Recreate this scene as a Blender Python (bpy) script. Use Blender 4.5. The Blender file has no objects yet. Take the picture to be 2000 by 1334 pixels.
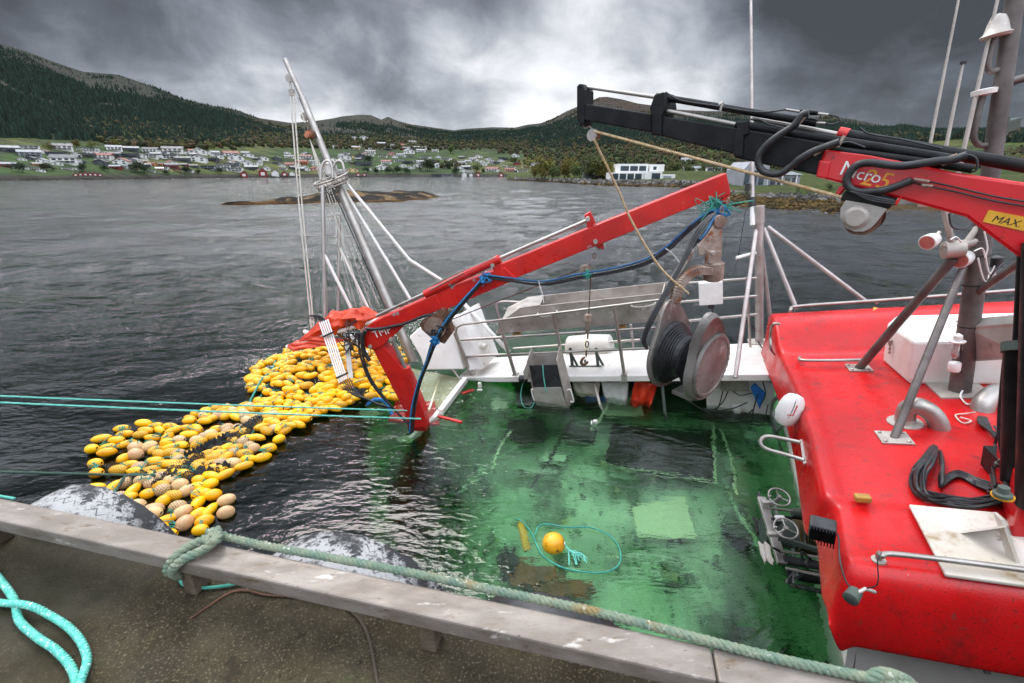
import bpy, bmesh, math, random
import numpy as np
from mathutils import Vector, Matrix

# ---------------------------------------------------------------- camera, sky, sun, exposure
sc = bpy.context.scene
FPX, PITCH, CAMH = 889.0, math.radians(20.2), 4.0
SUN_EL, SUN_AZ = math.radians(52), math.radians(-25)      # azimuth measured from +Y towards +X
col = bpy.data.collections.new('scene'); sc.collection.children.link(col)
cam_d = bpy.data.cameras.new('camera'); cam = bpy.data.objects.new('camera', cam_d); col.objects.link(cam)
cam.location = (0, 0, CAMH); cam.rotation_euler = (math.pi/2 - PITCH, 0, 0)
cam_d.sensor_width = 36; cam_d.lens = FPX*36/2000; cam_d.clip_start = .05; cam_d.clip_end = 12000
cam_d.dof.use_dof = True; cam_d.dof.focus_distance = 7.5; cam_d.dof.aperture_fstop = 4.0
sc.camera = cam
sc.view_settings.view_transform = 'Standard'; sc.view_settings.look = 'None'
sc.view_settings.gamma = 1; sc.view_settings.exposure = 0.55
sc.cycles.use_denoising = True
sc.cycles.max_bounces = 10; sc.cycles.transparent_max_bounces = 16

def ND(nt, typ, ins=None, **at):
    n = nt.nodes.new(typ)
    for k, v in at.items(): setattr(n, k, v)
    for k, v in (ins or {}).items():
        s = n.inputs[k]
        if isinstance(v, bpy.types.NodeSocket): nt.links.new(v, s)
        elif isinstance(v, (tuple, list)) and len(v) == 3 and s.type == 'RGBA': s.default_value = (*v, 1)
        else: s.default_value = v
    return n
def MA(nt, op, a, b=0.0, c=0.0, clamp=False):
    return ND(nt, 'ShaderNodeMath', {0: a, 1: b, 2: c}, operation=op, use_clamp=clamp).outputs[0]
def MR(nt, v, a, b, c=0.0, d=1.0, smooth=True):
    n = ND(nt, 'ShaderNodeMapRange', {0: v, 1: a, 2: b, 3: c, 4: d}, interpolation_type='SMOOTHSTEP' if smooth else 'LINEAR')
    return n.outputs[0]
def MX(nt, f, a, b):
    return ND(nt, 'ShaderNodeMix', {0: f, 6: a, 7: b}, data_type='RGBA').outputs[2]
def NZ(nt, vec, scale, detail=5.0, rough=.55, dist=0.0):
    return ND(nt, 'ShaderNodeTexNoise', {'Vector': vec, 'Scale': scale, 'Detail': detail, 'Roughness': rough, 'Distortion': dist}).outputs[0]

# pixel of the 2000 x 1334 photograph -> direction
CC = np.array([0, 0, CAMH]); FW = np.array([0, math.cos(PITCH), -math.sin(PITCH)])
DN = np.array([0, -math.sin(PITCH), -math.cos(PITCH)]); RT = np.array([1., 0, 0])
def ray(x, y): return FW + RT*((x-1000)/FPX) + DN*((y-667)/FPX)
def at(x, y, d): return CC + ray(x, y)*d
def gz(x, y, z=0.0):
    r = ray(x, y); return CC + r*((z-CAMH)/r[2])
def pl(x, y, P, N):
    r = ray(x, y); return CC + r*(np.dot(P-CC, N)/np.dot(r, N))
def dep(q): return float(np.dot(q-CC, FW))
def pj(q):
    v = np.asarray(q)-CC; d = v@FW; return 1000+FPX*(v@RT)/d, 667+FPX*(v@DN)/d
def nrm(v): v = np.asarray(v, float); return v/np.linalg.norm(v)
def V(*a): return np.array(a, float)

def make_world():
    w = bpy.data.worlds.new("World"); sc.world = w; w.use_nodes = True; nt = w.node_tree; nt.nodes.clear()
    sky = ND(nt, 'ShaderNodeTexSky', sky_type='NISHITA', sun_disc=False, sun_elevation=SUN_EL, sun_rotation=SUN_AZ)
    b1 = ND(nt, 'ShaderNodeBackground', {0: sky.outputs[0], 1: .06})
    tc = ND(nt, 'ShaderNodeTexCoord'); g = tc.outputs['Generated']
    sp = ND(nt, 'ShaderNodeSeparateXYZ', {0: g}); x, y, z = sp.outputs
    zz = MA(nt, 'ADD', MA(nt, 'MAXIMUM', z, 0.0), .48)
    px = MA(nt, 'DIVIDE', x, zz); py = MA(nt, 'DIVIDE', y, zz)
    pv = ND(nt, 'ShaderNodeCombineXYZ', {0: px, 1: py, 2: 0.0}).outputs[0]
    n1 = NZ(nt, pv, 1.5, 7.0, .52, .6); n2 = NZ(nt, pv, 4.6, 7.0, .55, .5); n3 = NZ(nt, g, 9.0, 5.0, .6, .3)
    v = MA(nt, 'ADD', MA(nt, 'MULTIPLY', MA(nt, 'SUBTRACT', n1, .5), 1.15), MA(nt, 'MULTIPLY', MA(nt, 'SUBTRACT', n2, .5), .60))
    v = MA(nt, 'ADD', v, MA(nt, 'MULTIPLY', MA(nt, 'SUBTRACT', n3, .5), .28))
    v = MA(nt, 'ADD', MA(nt, 'ADD', v, .47), MR(nt, z, .40, .02, 0., .12))
    # banks of cloud: (direction, cosine radius, weight)
    banks = [((1220, 115), .955, .27), ((930, 215), .98, .22), ((0, -30), .91, -.46), ((1780, 60), .88, -.56), ((720, 30), .96, -.03), ((300, 120), .975, .10), ((360, 190), .96, .16), ((1250, 300), .96, .10), ((880, 90), .975, -.14), ((1500, 240), .985, .14),
             ((1200, -60), .97, -.05), ((330, 190), .98, .08), ((1960, 230), .97, .12), ((640, 60), .985, -.10), ((600, 170), .985, .12), ((1420, 20), .98, .12), ((1300, 160), .988, .14)]
    for (a, b), cr, wt in banks:
        d = nrm(ray(a, b))
        dt = ND(nt, 'ShaderNodeVectorMath', {0: g, 1: tuple(d)}, operation='DOT_PRODUCT').outputs['Value']
        v = MA(nt, 'ADD', v, MA(nt, 'MULTIPLY', MR(nt, dt, cr, 1.0), wt))
    cr = ND(nt, 'ShaderNodeValToRGB', {0: v})
    el = cr.color_ramp.elements
    el[0].position = 0.0; el[0].color = (.045, .048, .055, 1); el[1].position = 1.0; el[1].color = (.80, .82, .86, 1)
    for p_, c_ in ((.22, (.09, .10, .118)), (.42, (.19, .207, .24)), (.62, (.36, .385, .425)), (.8, (.60, .61, .64))):
        e = el.new(p_); e.color = (*c_, 1)
    # the overcast is far brighter overhead and behind than in the dark bank over the fjord
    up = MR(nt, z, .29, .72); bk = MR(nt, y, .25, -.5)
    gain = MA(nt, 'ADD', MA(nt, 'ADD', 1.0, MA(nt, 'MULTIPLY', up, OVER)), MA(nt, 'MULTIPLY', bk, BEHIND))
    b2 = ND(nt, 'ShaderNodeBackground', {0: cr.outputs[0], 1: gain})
    mx = ND(nt, 'ShaderNodeMixShader', {0: .96, 1: b1.outputs[0], 2: b2.outputs[0]})
    nt.links.new(mx.outputs[0], ND(nt, 'ShaderNodeOutputWorld').inputs[0])
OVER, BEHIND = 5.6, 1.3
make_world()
sun_d = bpy.data.lights.new('sun', 'SUN'); sun_d.energy = 1.5; sun_d.angle = math.radians(22); sun_d.color = (1, .96, .9)
sun = bpy.data.objects.new('sun', sun_d); col.objects.link(sun); sun.location = (0, 0, 60)
sdir = V(math.cos(SUN_EL)*math.sin(SUN_AZ), math.cos(SUN_EL)*math.cos(SUN_AZ), math.sin(SUN_EL))
sun.rotation_euler = Vector(sdir).to_track_quat('Z', 'Y').to_euler()

# ---------------------------------------------------------------- materials
MATS = {}
def pm(name, c1, c2=None, scale=3., detail=6., rough=.5, metal=0., bump=0., bscale=25., spots=(), lo=.35, hi=.65, stretch=None, rr=.12, coat=0., rnd=0., spec=.5):
    m = bpy.data.materials.new(name); m.use_nodes = True; nt = m.node_tree; MATS[name] = m
    bs = nt.nodes['Principled BSDF']
    tc = ND(nt, 'ShaderNodeTexCoord'); vec = tc.outputs['Object']
    if stretch: vec = ND(nt, 'ShaderNodeMapping', {'Vector': vec, 'Scale': stretch}).outputs[0]
    n = NZ(nt, vec, scale, detail, .6)
    c = MX(nt, MR(nt, n, lo, hi), c1, c2 or c1)
    for sp in spots:
        cc, s, a, b = sp[:4]
        c = MX(nt, MR(nt, NZ(nt, vec, s, 4., .65), a, b), c, cc)
    if rnd:
        oi = ND(nt, 'ShaderNodeObjectInfo').outputs['Random']
        hsv = ND(nt, 'ShaderNodeHueSaturation', {'Hue': MA(nt, 'ADD', .5, MA(nt, 'MULTIPLY', MA(nt, 'SUBTRACT', oi, .5), rnd*.08)), 'Value': MA(nt, 'ADD', 1-rnd*.5, MA(nt, 'MULTIPLY', oi, rnd)), 'Color': c})
        c = hsv.outputs[0]
    nt.links.new(c, bs.inputs['Base Color'])
    r = MR(nt, NZ(nt, vec, scale*2.3+2, 4.), .3, .7, max(rough-rr, .02), min(rough+rr, 1.), False)
    nt.links.new(r, bs.inputs['Roughness']); bs.inputs['Metallic'].default_value = metal
    bs.inputs['Coat Weight'].default_value = coat; bs.inputs['Specular IOR Level'].default_value = spec
    if bump:
        b = ND(nt, 'ShaderNodeBump', {'Height': NZ(nt, vec, bscale, 4., .6), 'Strength': bump, 'Distance': .02})
        nt.links.new(b.outputs[0], bs.inputs['Normal'])
    return m

pm('roof_red', (.56, .007, .008), (.42, .006, .007), 1.3, spec=.34, rough=.32, bump=.12, bscale=90, coat=.08, spots=(((.26, .012, .012), 2.2, .56, .75), ((.22, .03, .025), 9, .60, .72), ((.16, .012, .012), 70, .575, .66), ((.10, .02, .018), 3.3, .66, .78), ((.75, .40, .38), 5.5, .735, .75)))
pm('crane_red', (.62, .018, .012), (.45, .014, .012), 2., rough=.36, spots=(((.27, .25, .26), 3.1, .655, .675), ((.13, .05, .04), 22, .70, .74), ((.75, .5, .47), 40, .74, .76)))
pm('loader_red', (.60, .008, .012), (.48, .006, .010), 1.2, rough=.28, spots=(((.2, .01, .01), 9, .66, .74),))
pm('loader_black', (.006, .006, .007), (.014, .014, .014), 5, spec=.18, rough=.42, spots=(((.12, .10, .09), 30, .70, .74),))
pm('black_rubber', (.012, .012, .013), (.03, .03, .032), 8, rough=.5)
pm('blue_wrap', (.012, .07, .17), (.016, .12, .26), 14, rough=.6, spots=(((.01, .02, .03), 9, .60, .64),))
pm('white_paint', (.78, .75, .71), (.70, .66, .61), 2., rough=.4, spots=(((.45, .38, .30), 5., .62, .75), ((.12, .10, .09), 60, .76, .79)))
pm('cream_paint', (.66, .62, .48), (.58, .50, .30), 3., rough=.45, spots=(((.30, .24, .12), 4, .62, .72), ((.8, .8, .75), 7, .60, .66)))
pm('steel', (.44, .41, .38), (.34, .31, .28), 3., rough=.42, metal=.75, bump=.05, spots=(((.24, .17, .12), 6, .66, .76),))
pm('steel_dull', (.50, .46, .42), (.36, .32, .28), 2.4, rough=.55, metal=.45, bump=.1, spots=(((.22, .17, .13), 5, .60, .76), ((.62, .60, .57), 3., .62, .7)))
pm('shaded_steel', (.085, .07, .065), (.15, .13, .12), 3., rough=.5, metal=.3)  # steel darkened in its colour for a mast standing against the light
pm('alu_pink', (.48, .43, .41), (.36, .31, .29), 3., rough=.45, metal=.45, spots=(((.34, .17, .14), 4, .62, .75),))
pm('cast', (.23, .215, .195), (.12, .105, .095), 2.2, rough=.5, metal=.3, bump=.2, bscale=40, spots=(((.44, .42, .40), 1.8, .54, .68), ((.10, .07, .06), 14, .66, .72)))
pm('rusty', (.20, .13, .10), (.34, .27, .22), 5., rough=.7, metal=.2, bump=.3, spots=(((.22, .07, .025), 7, .55, .66),))
pm('rust_orange', (.42, .13, .05), (.25, .09, .04), 9., rough=.7)
pm('rust_dark', (.10, .05, .035), (.2, .09, .05), 9., rough=.75, metal=.2, bump=.4)
pm('brass_wood', (.40, .22, .04), (.30, .15, .03), 9., rough=.5)
pm('float_yellow', (.95, .50, .004), (.88, .41, .004), 7., rough=.32, rnd=.2, spots=(((.30, .17, .03), 22, .66, .74), ((.45, .24, .02), 6., .60, .74), ((.08, .06, .02), 40, .72, .76)))
pm('float_pale', (.66, .43, .21), (.56, .34, .15), 9., rough=.45, rnd=.25, spots=(((.28, .17, .08), 17, .66, .72), ((.2, .14, .08), 60, .70, .74)))
pm('buoy_yellow', (.86, .42, .02), (.76, .32, .01), 9., rough=.38, spots=(((.07, .04, .01), 18, .62, .66), ((.8, .6, .2), 30, .72, .76)))
pm('teal', (.03, .22, .17), (.06, .32, .24), 25., rough=.8)
pm('teal_bright', (.05, .38, .30), (.14, .50, .40), 60., rough=.8, spots=(((.55, .75, .68), 90, .58, .64),))
pm('rope_old', (.12, .19, .14), (.22, .25, .17), 14., rough=.9, bump=.5, bscale=150, spots=(((.24, .18, .08), 6, .56, .68), ((.5, .52, .44), 40, .60, .68)))
pm('rope_dark', (.03, .06, .045), (.05, .10, .07), 30., rough=.9)
pm('rope_beige', (.60, .46, .29), (.45, .30, .15), 20., rough=.85)
pm('rope_white', (.62, .59, .53), (.50, .46, .38), 20., rough=.85)
pm('rope_blue', (.012, .13, .34), (.02, .22, .46), 20., rough=.8)
pm('net_black', (.012, .013, .013), (.03, .03, .03), 30., rough=.9, bump=.8, bscale=120)
pm('tarp_orange', (.66, .055, .010), (.50, .035, .010), 3., rough=.42, bump=.25, bscale=18)
pm('oilskin', (.80, .06, .02), (.65, .03, .012), 3., rough=.4, bump=.3, bscale=12)
pm('cloth_cream', (.62, .55, .48), (.48, .42, .36), 4., rough=.8, bump=.3)
pm('cloth_white', (.72, .70, .68), (.60, .58, .55), 5., rough=.7, bump=.3)
pm('plastic_blue', (.015, .06, .20), (.02, .10, .30), 4., rough=.4)
pm('panel_blue', (.02, .12, .45), (.02, .2, .6), 9., rough=.4)
pm('white_plastic', (.80, .78, .75), (.72, .70, .66), 3., rough=.3)
pm('tub_white', (.72, .69, .64), (.60, .55, .48), 2.5, rough=.45, spots=(((.4, .38, .15), 4, .64, .7),))
pm('lamp_glass', (.55, .16, .13), (.45, .12, .10), 8., rough=.2)
pm('letter_white', (.80, .78, .76), rough=.5)
pm('letter_black', (.015, .013, .01), rough=.5)
pm('letter_gold', (.85, .45, .03), (.80, .30, .02), 8., rough=.45)
pm('sign_yellow', (.72, .38, .02), (.62, .30, .02), 9., rough=.45)
pm('beam_steel', (.255, .22, .19), (.17, .14, .115), 4., rough=.55, metal=.25, bump=.15, bscale=60, stretch=(1, 3, 3), spots=(((.5, .47, .43), 6, .60, .72), ((.13, .09, .055), 7, .58, .70), ((.07, .05, .035), 38, .66, .72), ((.62, .6, .57), 50, .70, .74)))
pm('post_wood', (.12, .09, .06), (.07, .05, .03), 8., rough=.9, bump=.5)
pm('quay_wall_mat', (.07, .065, .06), (.04, .04, .035), 3., rough=.9, bump=.5)
pm('sub_pale', (.78, .80, .72), (.50, .55, .48), .9, rough=.8, spots=(((.14, .18, .13), 1.1, .50, .66), ((.10, .13, .10), 3.2, .56, .66), ((.55, .50, .18), 2.3, .62, .72), ((.06, .07, .06), 7., .60, .67), ((.8, .82, .75), 12., .66, .70)))
pm('sub_dark', (.02, .025, .022), (.04, .045, .04), 2., rough=.8)
pm('sub_line', (.8, .8, .62), rough=.8)
pm('sub_orange', (.42, .14, .06), (.22, .10, .05), 6., rough=.8)
pm('sub_yellow', (.75, .45, .03), rough=.8)
pm('hull_dark', (.05, .07, .06), (.09, .11, .09), 2., rough=.7)
pm('wire_brown', (.13, .085, .035), (.06, .045, .02), 14., rough=.6, metal=.4, stretch=(1, 1, 1))
pm('nonskid_red', (.58, .014, .015), (.46, .012, .013), 2., rough=.5, bump=.3, bscale=160, spots=(((.20, .015, .015), 60, .60, .68), ((.28, .02, .02), 5., .64, .76)))
pm('dirty_white', (.62, .58, .52), (.50, .44, .36), 1.6, rough=.5, spots=(((.30, .20, .10), 3., .55, .72), ((.12, .08, .05), 9., .62, .72)))
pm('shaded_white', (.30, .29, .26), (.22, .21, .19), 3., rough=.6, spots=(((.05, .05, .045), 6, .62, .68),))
pm('rock', (.14, .10, .07), (.32, .24, .17), .5, rough=.9, bump=.6, bscale=3, spots=(((.03, .028, .025), .9, .52, .62), ((.30, .17, .04), 1.6, .60, .68)))
pm('rock_shore', (.16, .15, .14), (.34, .32, .30), .5, rough=.9, bump=.8, bscale=2, spots=(((.05, .045, .04), .8, .50, .6),))
pm('seabed', (.015, .02, .016), (.03, .035, .03), 1., rough=.9)
pm('h_white', (.74, .73, .71), (.66, .65, .62), .5, rough=.6)
pm('h_grey', (.30, .31, .33), (.24, .25, .27), .5, rough=.6)
pm('h_dark', (.05, .055, .065), (.08, .085, .09), .5, rough=.6)
pm('h_red', (.26, .025, .022), (.20, .02, .02), .5, rough=.6)
pm('h_yellow', (.66, .50, .26), (.60, .45, .22), .5, rough=.6)
pm('h_orange', (.60, .24, .07), (.52, .20, .06), .5, rough=.6)
pm('h_pink', (.56, .32, .27), (.50, .28, .24), .5, rough=.6)
pm('r_dark', (.05, .052, .06), (.08, .08, .085), .6, rough=.6)
pm('r_grey', (.20, .21, .22), (.15, .155, .165), .6, rough=.6)
pm('r_red', (.20, .05, .035), (.15, .04, .03), .6, rough=.7)
pm('glass_dark', (.03, .045, .055), rough=.1, rr=0)
pm('crown_dark', (.018, .032, .012), (.03, .05, .015), .4, rough=.9, rnd=.6)
pm('crown_green', (.05, .07, .018), (.08, .10, .02), .4, rough=.9, rnd=.5)
pm('crown_autumn', (.13, .115, .018), (.09, .08, .018), .4, rough=.9, rnd=.5)
pm('trunk', (.06, .045, .03), rough=.9)

def attr_mat(name, rough=.9, bump=.5, bscale=.2, mixs=.15):
    m = bpy.data.materials.new(name); m.use_nodes = True; nt = m.node_tree; MATS[name] = m
    bs = nt.nodes['Principled BSDF']; a = ND(nt, 'ShaderNodeAttribute', attribute_name='albedo')
    p = ND(nt, 'ShaderNodeNewGeometry').outputs['Position']
    n = NZ(nt, p, mixs, 6., .7)
    c = MX(nt, MR(nt, n, .40, .58), MX(nt, .65, a.outputs[0], (.010, .011, .007)), a.outputs[0])
    nt.links.new(c, bs.inputs['Base Color']); bs.inputs['Roughness'].default_value = rough; bs.inputs['Specular IOR Level'].default_value = .2
    b = ND(nt, 'ShaderNodeBump', {'Height': NZ(nt, p, bscale, 5., .7), 'Strength': bump, 'Distance': 12. if name == 'terrain' else 3.})
    nt.links.new(b.outputs[0], bs.inputs['Normal'])
attr_mat('terrain', mixs=.035, bscale=.03, bump=1.); attr_mat('leafage', bump=0, mixs=.3); attr_mat('shoreland', bump=.8, bscale=1.5, mixs=.4)

# quay concrete: mossy, pitted, damp
def quay_mat():
    m = bpy.data.materials.new('quay_concrete'); m.use_nodes = True; nt = m.node_tree; MATS['quay_concrete'] = m
    bs = nt.nodes['Principled BSDF']; p = ND(nt, 'ShaderNodeNewGeometry').outputs['Position']
    c = MX(nt, MR(nt, NZ(nt, p, 2.2, 6., .65), .35, .65), (.024, .018, .008), (.062, .048, .026))
    c = MX(nt, MR(nt, NZ(nt, p, 120., 3., .65), .55, .68), c, (.135, .113, .068)); c = MX(nt, MR(nt, NZ(nt, p, 34., 5., .75), .57, .70), c, (.014, .010, .005)); c = MX(nt, MR(nt, NZ(nt, p, 1.1, 4., .6), .50, .68), c, (.022, .019, .008))
    c = MX(nt, MR(nt, NZ(nt, p, 14., 5., .65), .57, .66), c, (.028, .022, .012))
    c = MX(nt, MR(nt, NZ(nt, p, 5., 6., .7), .58, .72), c, (.05, .055, .02))
    c = MX(nt, MR(nt, NZ(nt, p, 8.3, 2., .5), .765, .78), c, (.6, .6, .56))
    nt.links.new(c, bs.inputs['Base Color']); bs.inputs['Specular IOR Level'].default_value = .22; nt.links.new(MR(nt, NZ(nt, p, 3., 5., .6), .42, .6, .38, .85), bs.inputs['Roughness'])
    h = MA(nt, 'ADD', NZ(nt, p, 120., 4., .7), MA(nt, 'MULTIPLY', NZ(nt, p, 16., 4., .6), 2.))
    b = ND(nt, 'ShaderNodeBump', {'Height': h, 'Strength': .9, 'Distance': .006}); nt.links.new(b.outputs[0], bs.inputs['Normal'])
quay_mat()

def water_mat():
    m = bpy.data.materials.new('sea_water'); m.use_nodes = True; nt = m.node_tree; nt.nodes.clear(); MATS['sea_water'] = m
    p = ND(nt, 'ShaderNodeNewGeometry').outputs['Position']
    s = ND(nt, 'ShaderNodeSeparateXYZ', {0: p})
    # sheltered basin between boat and quay is smoother than the open fjord
    dist = ND(nt, 'ShaderNodeVectorMath', {0: p, 1: (0., 0., 0.)}, operation='DISTANCE').outputs['Value']
    pr = ND(nt, 'ShaderNodeMapping', {'Vector': p, 'Rotation': (0, 0, math.radians(22)), 'Scale': (.55, 1.25, 1.)}).outputs[0]
    h1 = NZ(nt, pr, 1.5, 5., .6, .4); h2 = NZ(nt, pr, .35, 4., .55, .3); h3 = NZ(nt, pr, 7., 3., .5, .2); hf = NZ(nt, pr, .09, 5., .62, .2)
    open_ = MR(nt, dist, 7., 20., .0, 1.)
    H = MA(nt, 'ADD', MA(nt, 'MULTIPLY', h1, MA(nt, 'ADD', .075, MA(nt, 'MULTIPLY', open_, 1.7))), MA(nt, 'MULTIPLY', h3, MA(nt, 'ADD', .085, MA(nt, 'MULTIPLY', open_, .16))))
    H = MA(nt, 'ADD', H, MA(nt, 'MULTIPLY', h2, MA(nt, 'ADD', .05, MA(nt, 'MULTIPLY', open_, .40))))
    H = MA(nt, 'ADD', H, MA(nt, 'MULTIPLY', hf, MA(nt, 'MULTIPLY', open_, .4)))
    bp = ND(nt, 'ShaderNodeBump', {'Height': H, 'Strength': 1., 'Distance': .22})
    gl = ND(nt, 'ShaderNodeBsdfGlass', {'Color': (1., 1., 1.), 'Roughness': MR(nt, dist, 10., 60., .02, .06), 'IOR': MR(nt, dist, 9., 40., 1.31, 1.7), 'Normal': bp.outputs[0]})
    va = ND(nt, 'ShaderNodeVolumeAbsorption', {'Color': WCOL, 'Density': WDEN})
    vs = ND(nt, 'ShaderNodeVolumeScatter', {'Color': (.70, .92, .74), 'Density': .035, 'Anisotropy': 0.0})
    ad = ND(nt, 'ShaderNodeAddShader', {0: va.outputs[0], 1: vs.outputs[0]})
    o = ND(nt, 'ShaderNodeOutputMaterial'); nt.links.new(gl.outputs[0], o.inputs[0]); nt.links.new((ad if WSCAT else va).outputs[0], o.inputs[1])
WCOL, WDEN, WSCAT = (.40, .785, .47), .78, True
water_mat()

def netted_mat(name, base):
    m = bpy.data.materials.new(name); m.use_nodes = True; nt = m.node_tree; MATS[name] = m
    bs = nt.nodes['Principled BSDF']; o = ND(nt, 'ShaderNodeTexCoord').outputs['Object']
    s = ND(nt, 'ShaderNodeSeparateXYZ', {0: o})
    ang = MA(nt, 'MULTIPLY', MA(nt, 'ARCTAN2', s.outputs[2], s.outputs[1]), 9/math.tau)
    t = MA(nt, 'MULTIPLY', s.outputs[0], 30.)
    def ln(v): return MR(nt, MA(nt, 'ABSOLUTE', MA(nt, 'SUBTRACT', MA(nt, 'FRACT', v), .5)),   .40, .455)
    k = MA(nt, 'MAXIMUM', ln(MA(nt, 'ADD', ang, t)), ln(MA(nt, 'SUBTRACT', ang, t)))
    c = MX(nt, k, base, (.012, .012, .01)); nt.links.new(c, bs.inputs['Base Color']); bs.inputs['Roughness'].default_value = .5
netted_mat('netted_yellow', (.80, .40, .01)); netted_mat('netted_pale', (.58, .38, .19))

def mesh_net_mat():
    m = bpy.data.materials.new('net_mesh'); m.use_nodes = True; nt = m.node_tree; MATS['net_mesh'] = m
    bs = nt.nodes['Principled BSDF']; bs.inputs['Base Color'].default_value = (.012, .013, .012, 1); bs.inputs['Roughness'].default_value = .9
    p = ND(nt, 'ShaderNodeNewGeometry').outputs['Position']; s = ND(nt, 'ShaderNodeSeparateXYZ', {0: p})
    a = MA(nt, 'MULTIPLY', MA(nt, 'ADD', s.outputs[0], s.outputs[1]), 26.); b = MA(nt, 'MULTIPLY', MA(nt, 'SUBTRACT', s.outputs[0], s.outputs[1]), 26.)
    def ln(v): return MA(nt, 'GREATER_THAN', MA(nt, 'ABSOLUTE', MA(nt, 'SUBTRACT', MA(nt, 'FRACT', v), .5)), .33)
    k = MA(nt, 'MAXIMUM', MA(nt, 'MAXIMUM', ln(a), ln(b)), MA(nt, 'GREATER_THAN', NZ(nt, p, 5., 4.), .56))
    nt.links.new(k, bs.inputs['Alpha'])
mesh_net_mat()

def tyre_mat():
    m = bpy.data.materials.new('salted_tyre'); m.use_nodes = True; nt = m.node_tree; MATS['salted_tyre'] = m
    bs = nt.nodes['Principled BSDF']; o = ND(nt, 'ShaderNodeTexCoord').outputs['Object']; s = ND(nt, 'ShaderNodeSeparateXYZ', {0: o})
    ang = MA(nt, 'MULTIPLY', MA(nt, 'ARCTAN2', s.outputs[2], s.outputs[0]), 5.2)
    zig = MA(nt, 'ABSOLUTE', MA(nt, 'SUBTRACT', MA(nt, 'FRACT', MA(nt, 'MULTIPLY', ang, 1.6)), .5))
    v = MA(nt, 'ADD', MA(nt, 'MULTIPLY', s.outputs[1], 13.), MA(nt, 'MULTIPLY', zig, .8))
    g = MR(nt, MA(nt, 'ABSOLUTE', MA(nt, 'SUBTRACT', MA(nt, 'FRACT', v), .5)), .455, .475)
    n = NZ(nt, o, 4.5, 7., .75)
    salt = MR(nt, MA(nt, 'SUBTRACT', n, MA(nt, 'ABSOLUTE', MA(nt, 'MULTIPLY', s.outputs[1], SALTK))), .44, .49)
    c = MX(nt, salt, (.018, .018, .02), (.33, .325, .32)); c = MX(nt, MR(nt, NZ(nt, o, 18., 6., .8), .52, .62), c, (.07, .07, .07)); c = MX(nt, MA(nt, 'MULTIPLY', g, MR(nt, NZ(nt, o, 7., 4.), .42, .56)), c, (.05, .05, .05))
    nt.links.new(c, bs.inputs['Base Color']); bs.inputs['Roughness'].default_value = .75
    b = ND(nt, 'ShaderNodeBump', {'Height': MA(nt, 'SUBTRACT', NZ(nt, o, 40., 5.), MA(nt, 'MULTIPLY', g, 2.)), 'Strength': .6, 'Distance': .01}); nt.links.new(b.outputs[0], bs.inputs['Normal'])
SALTK = .35
tyre_mat()

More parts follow.
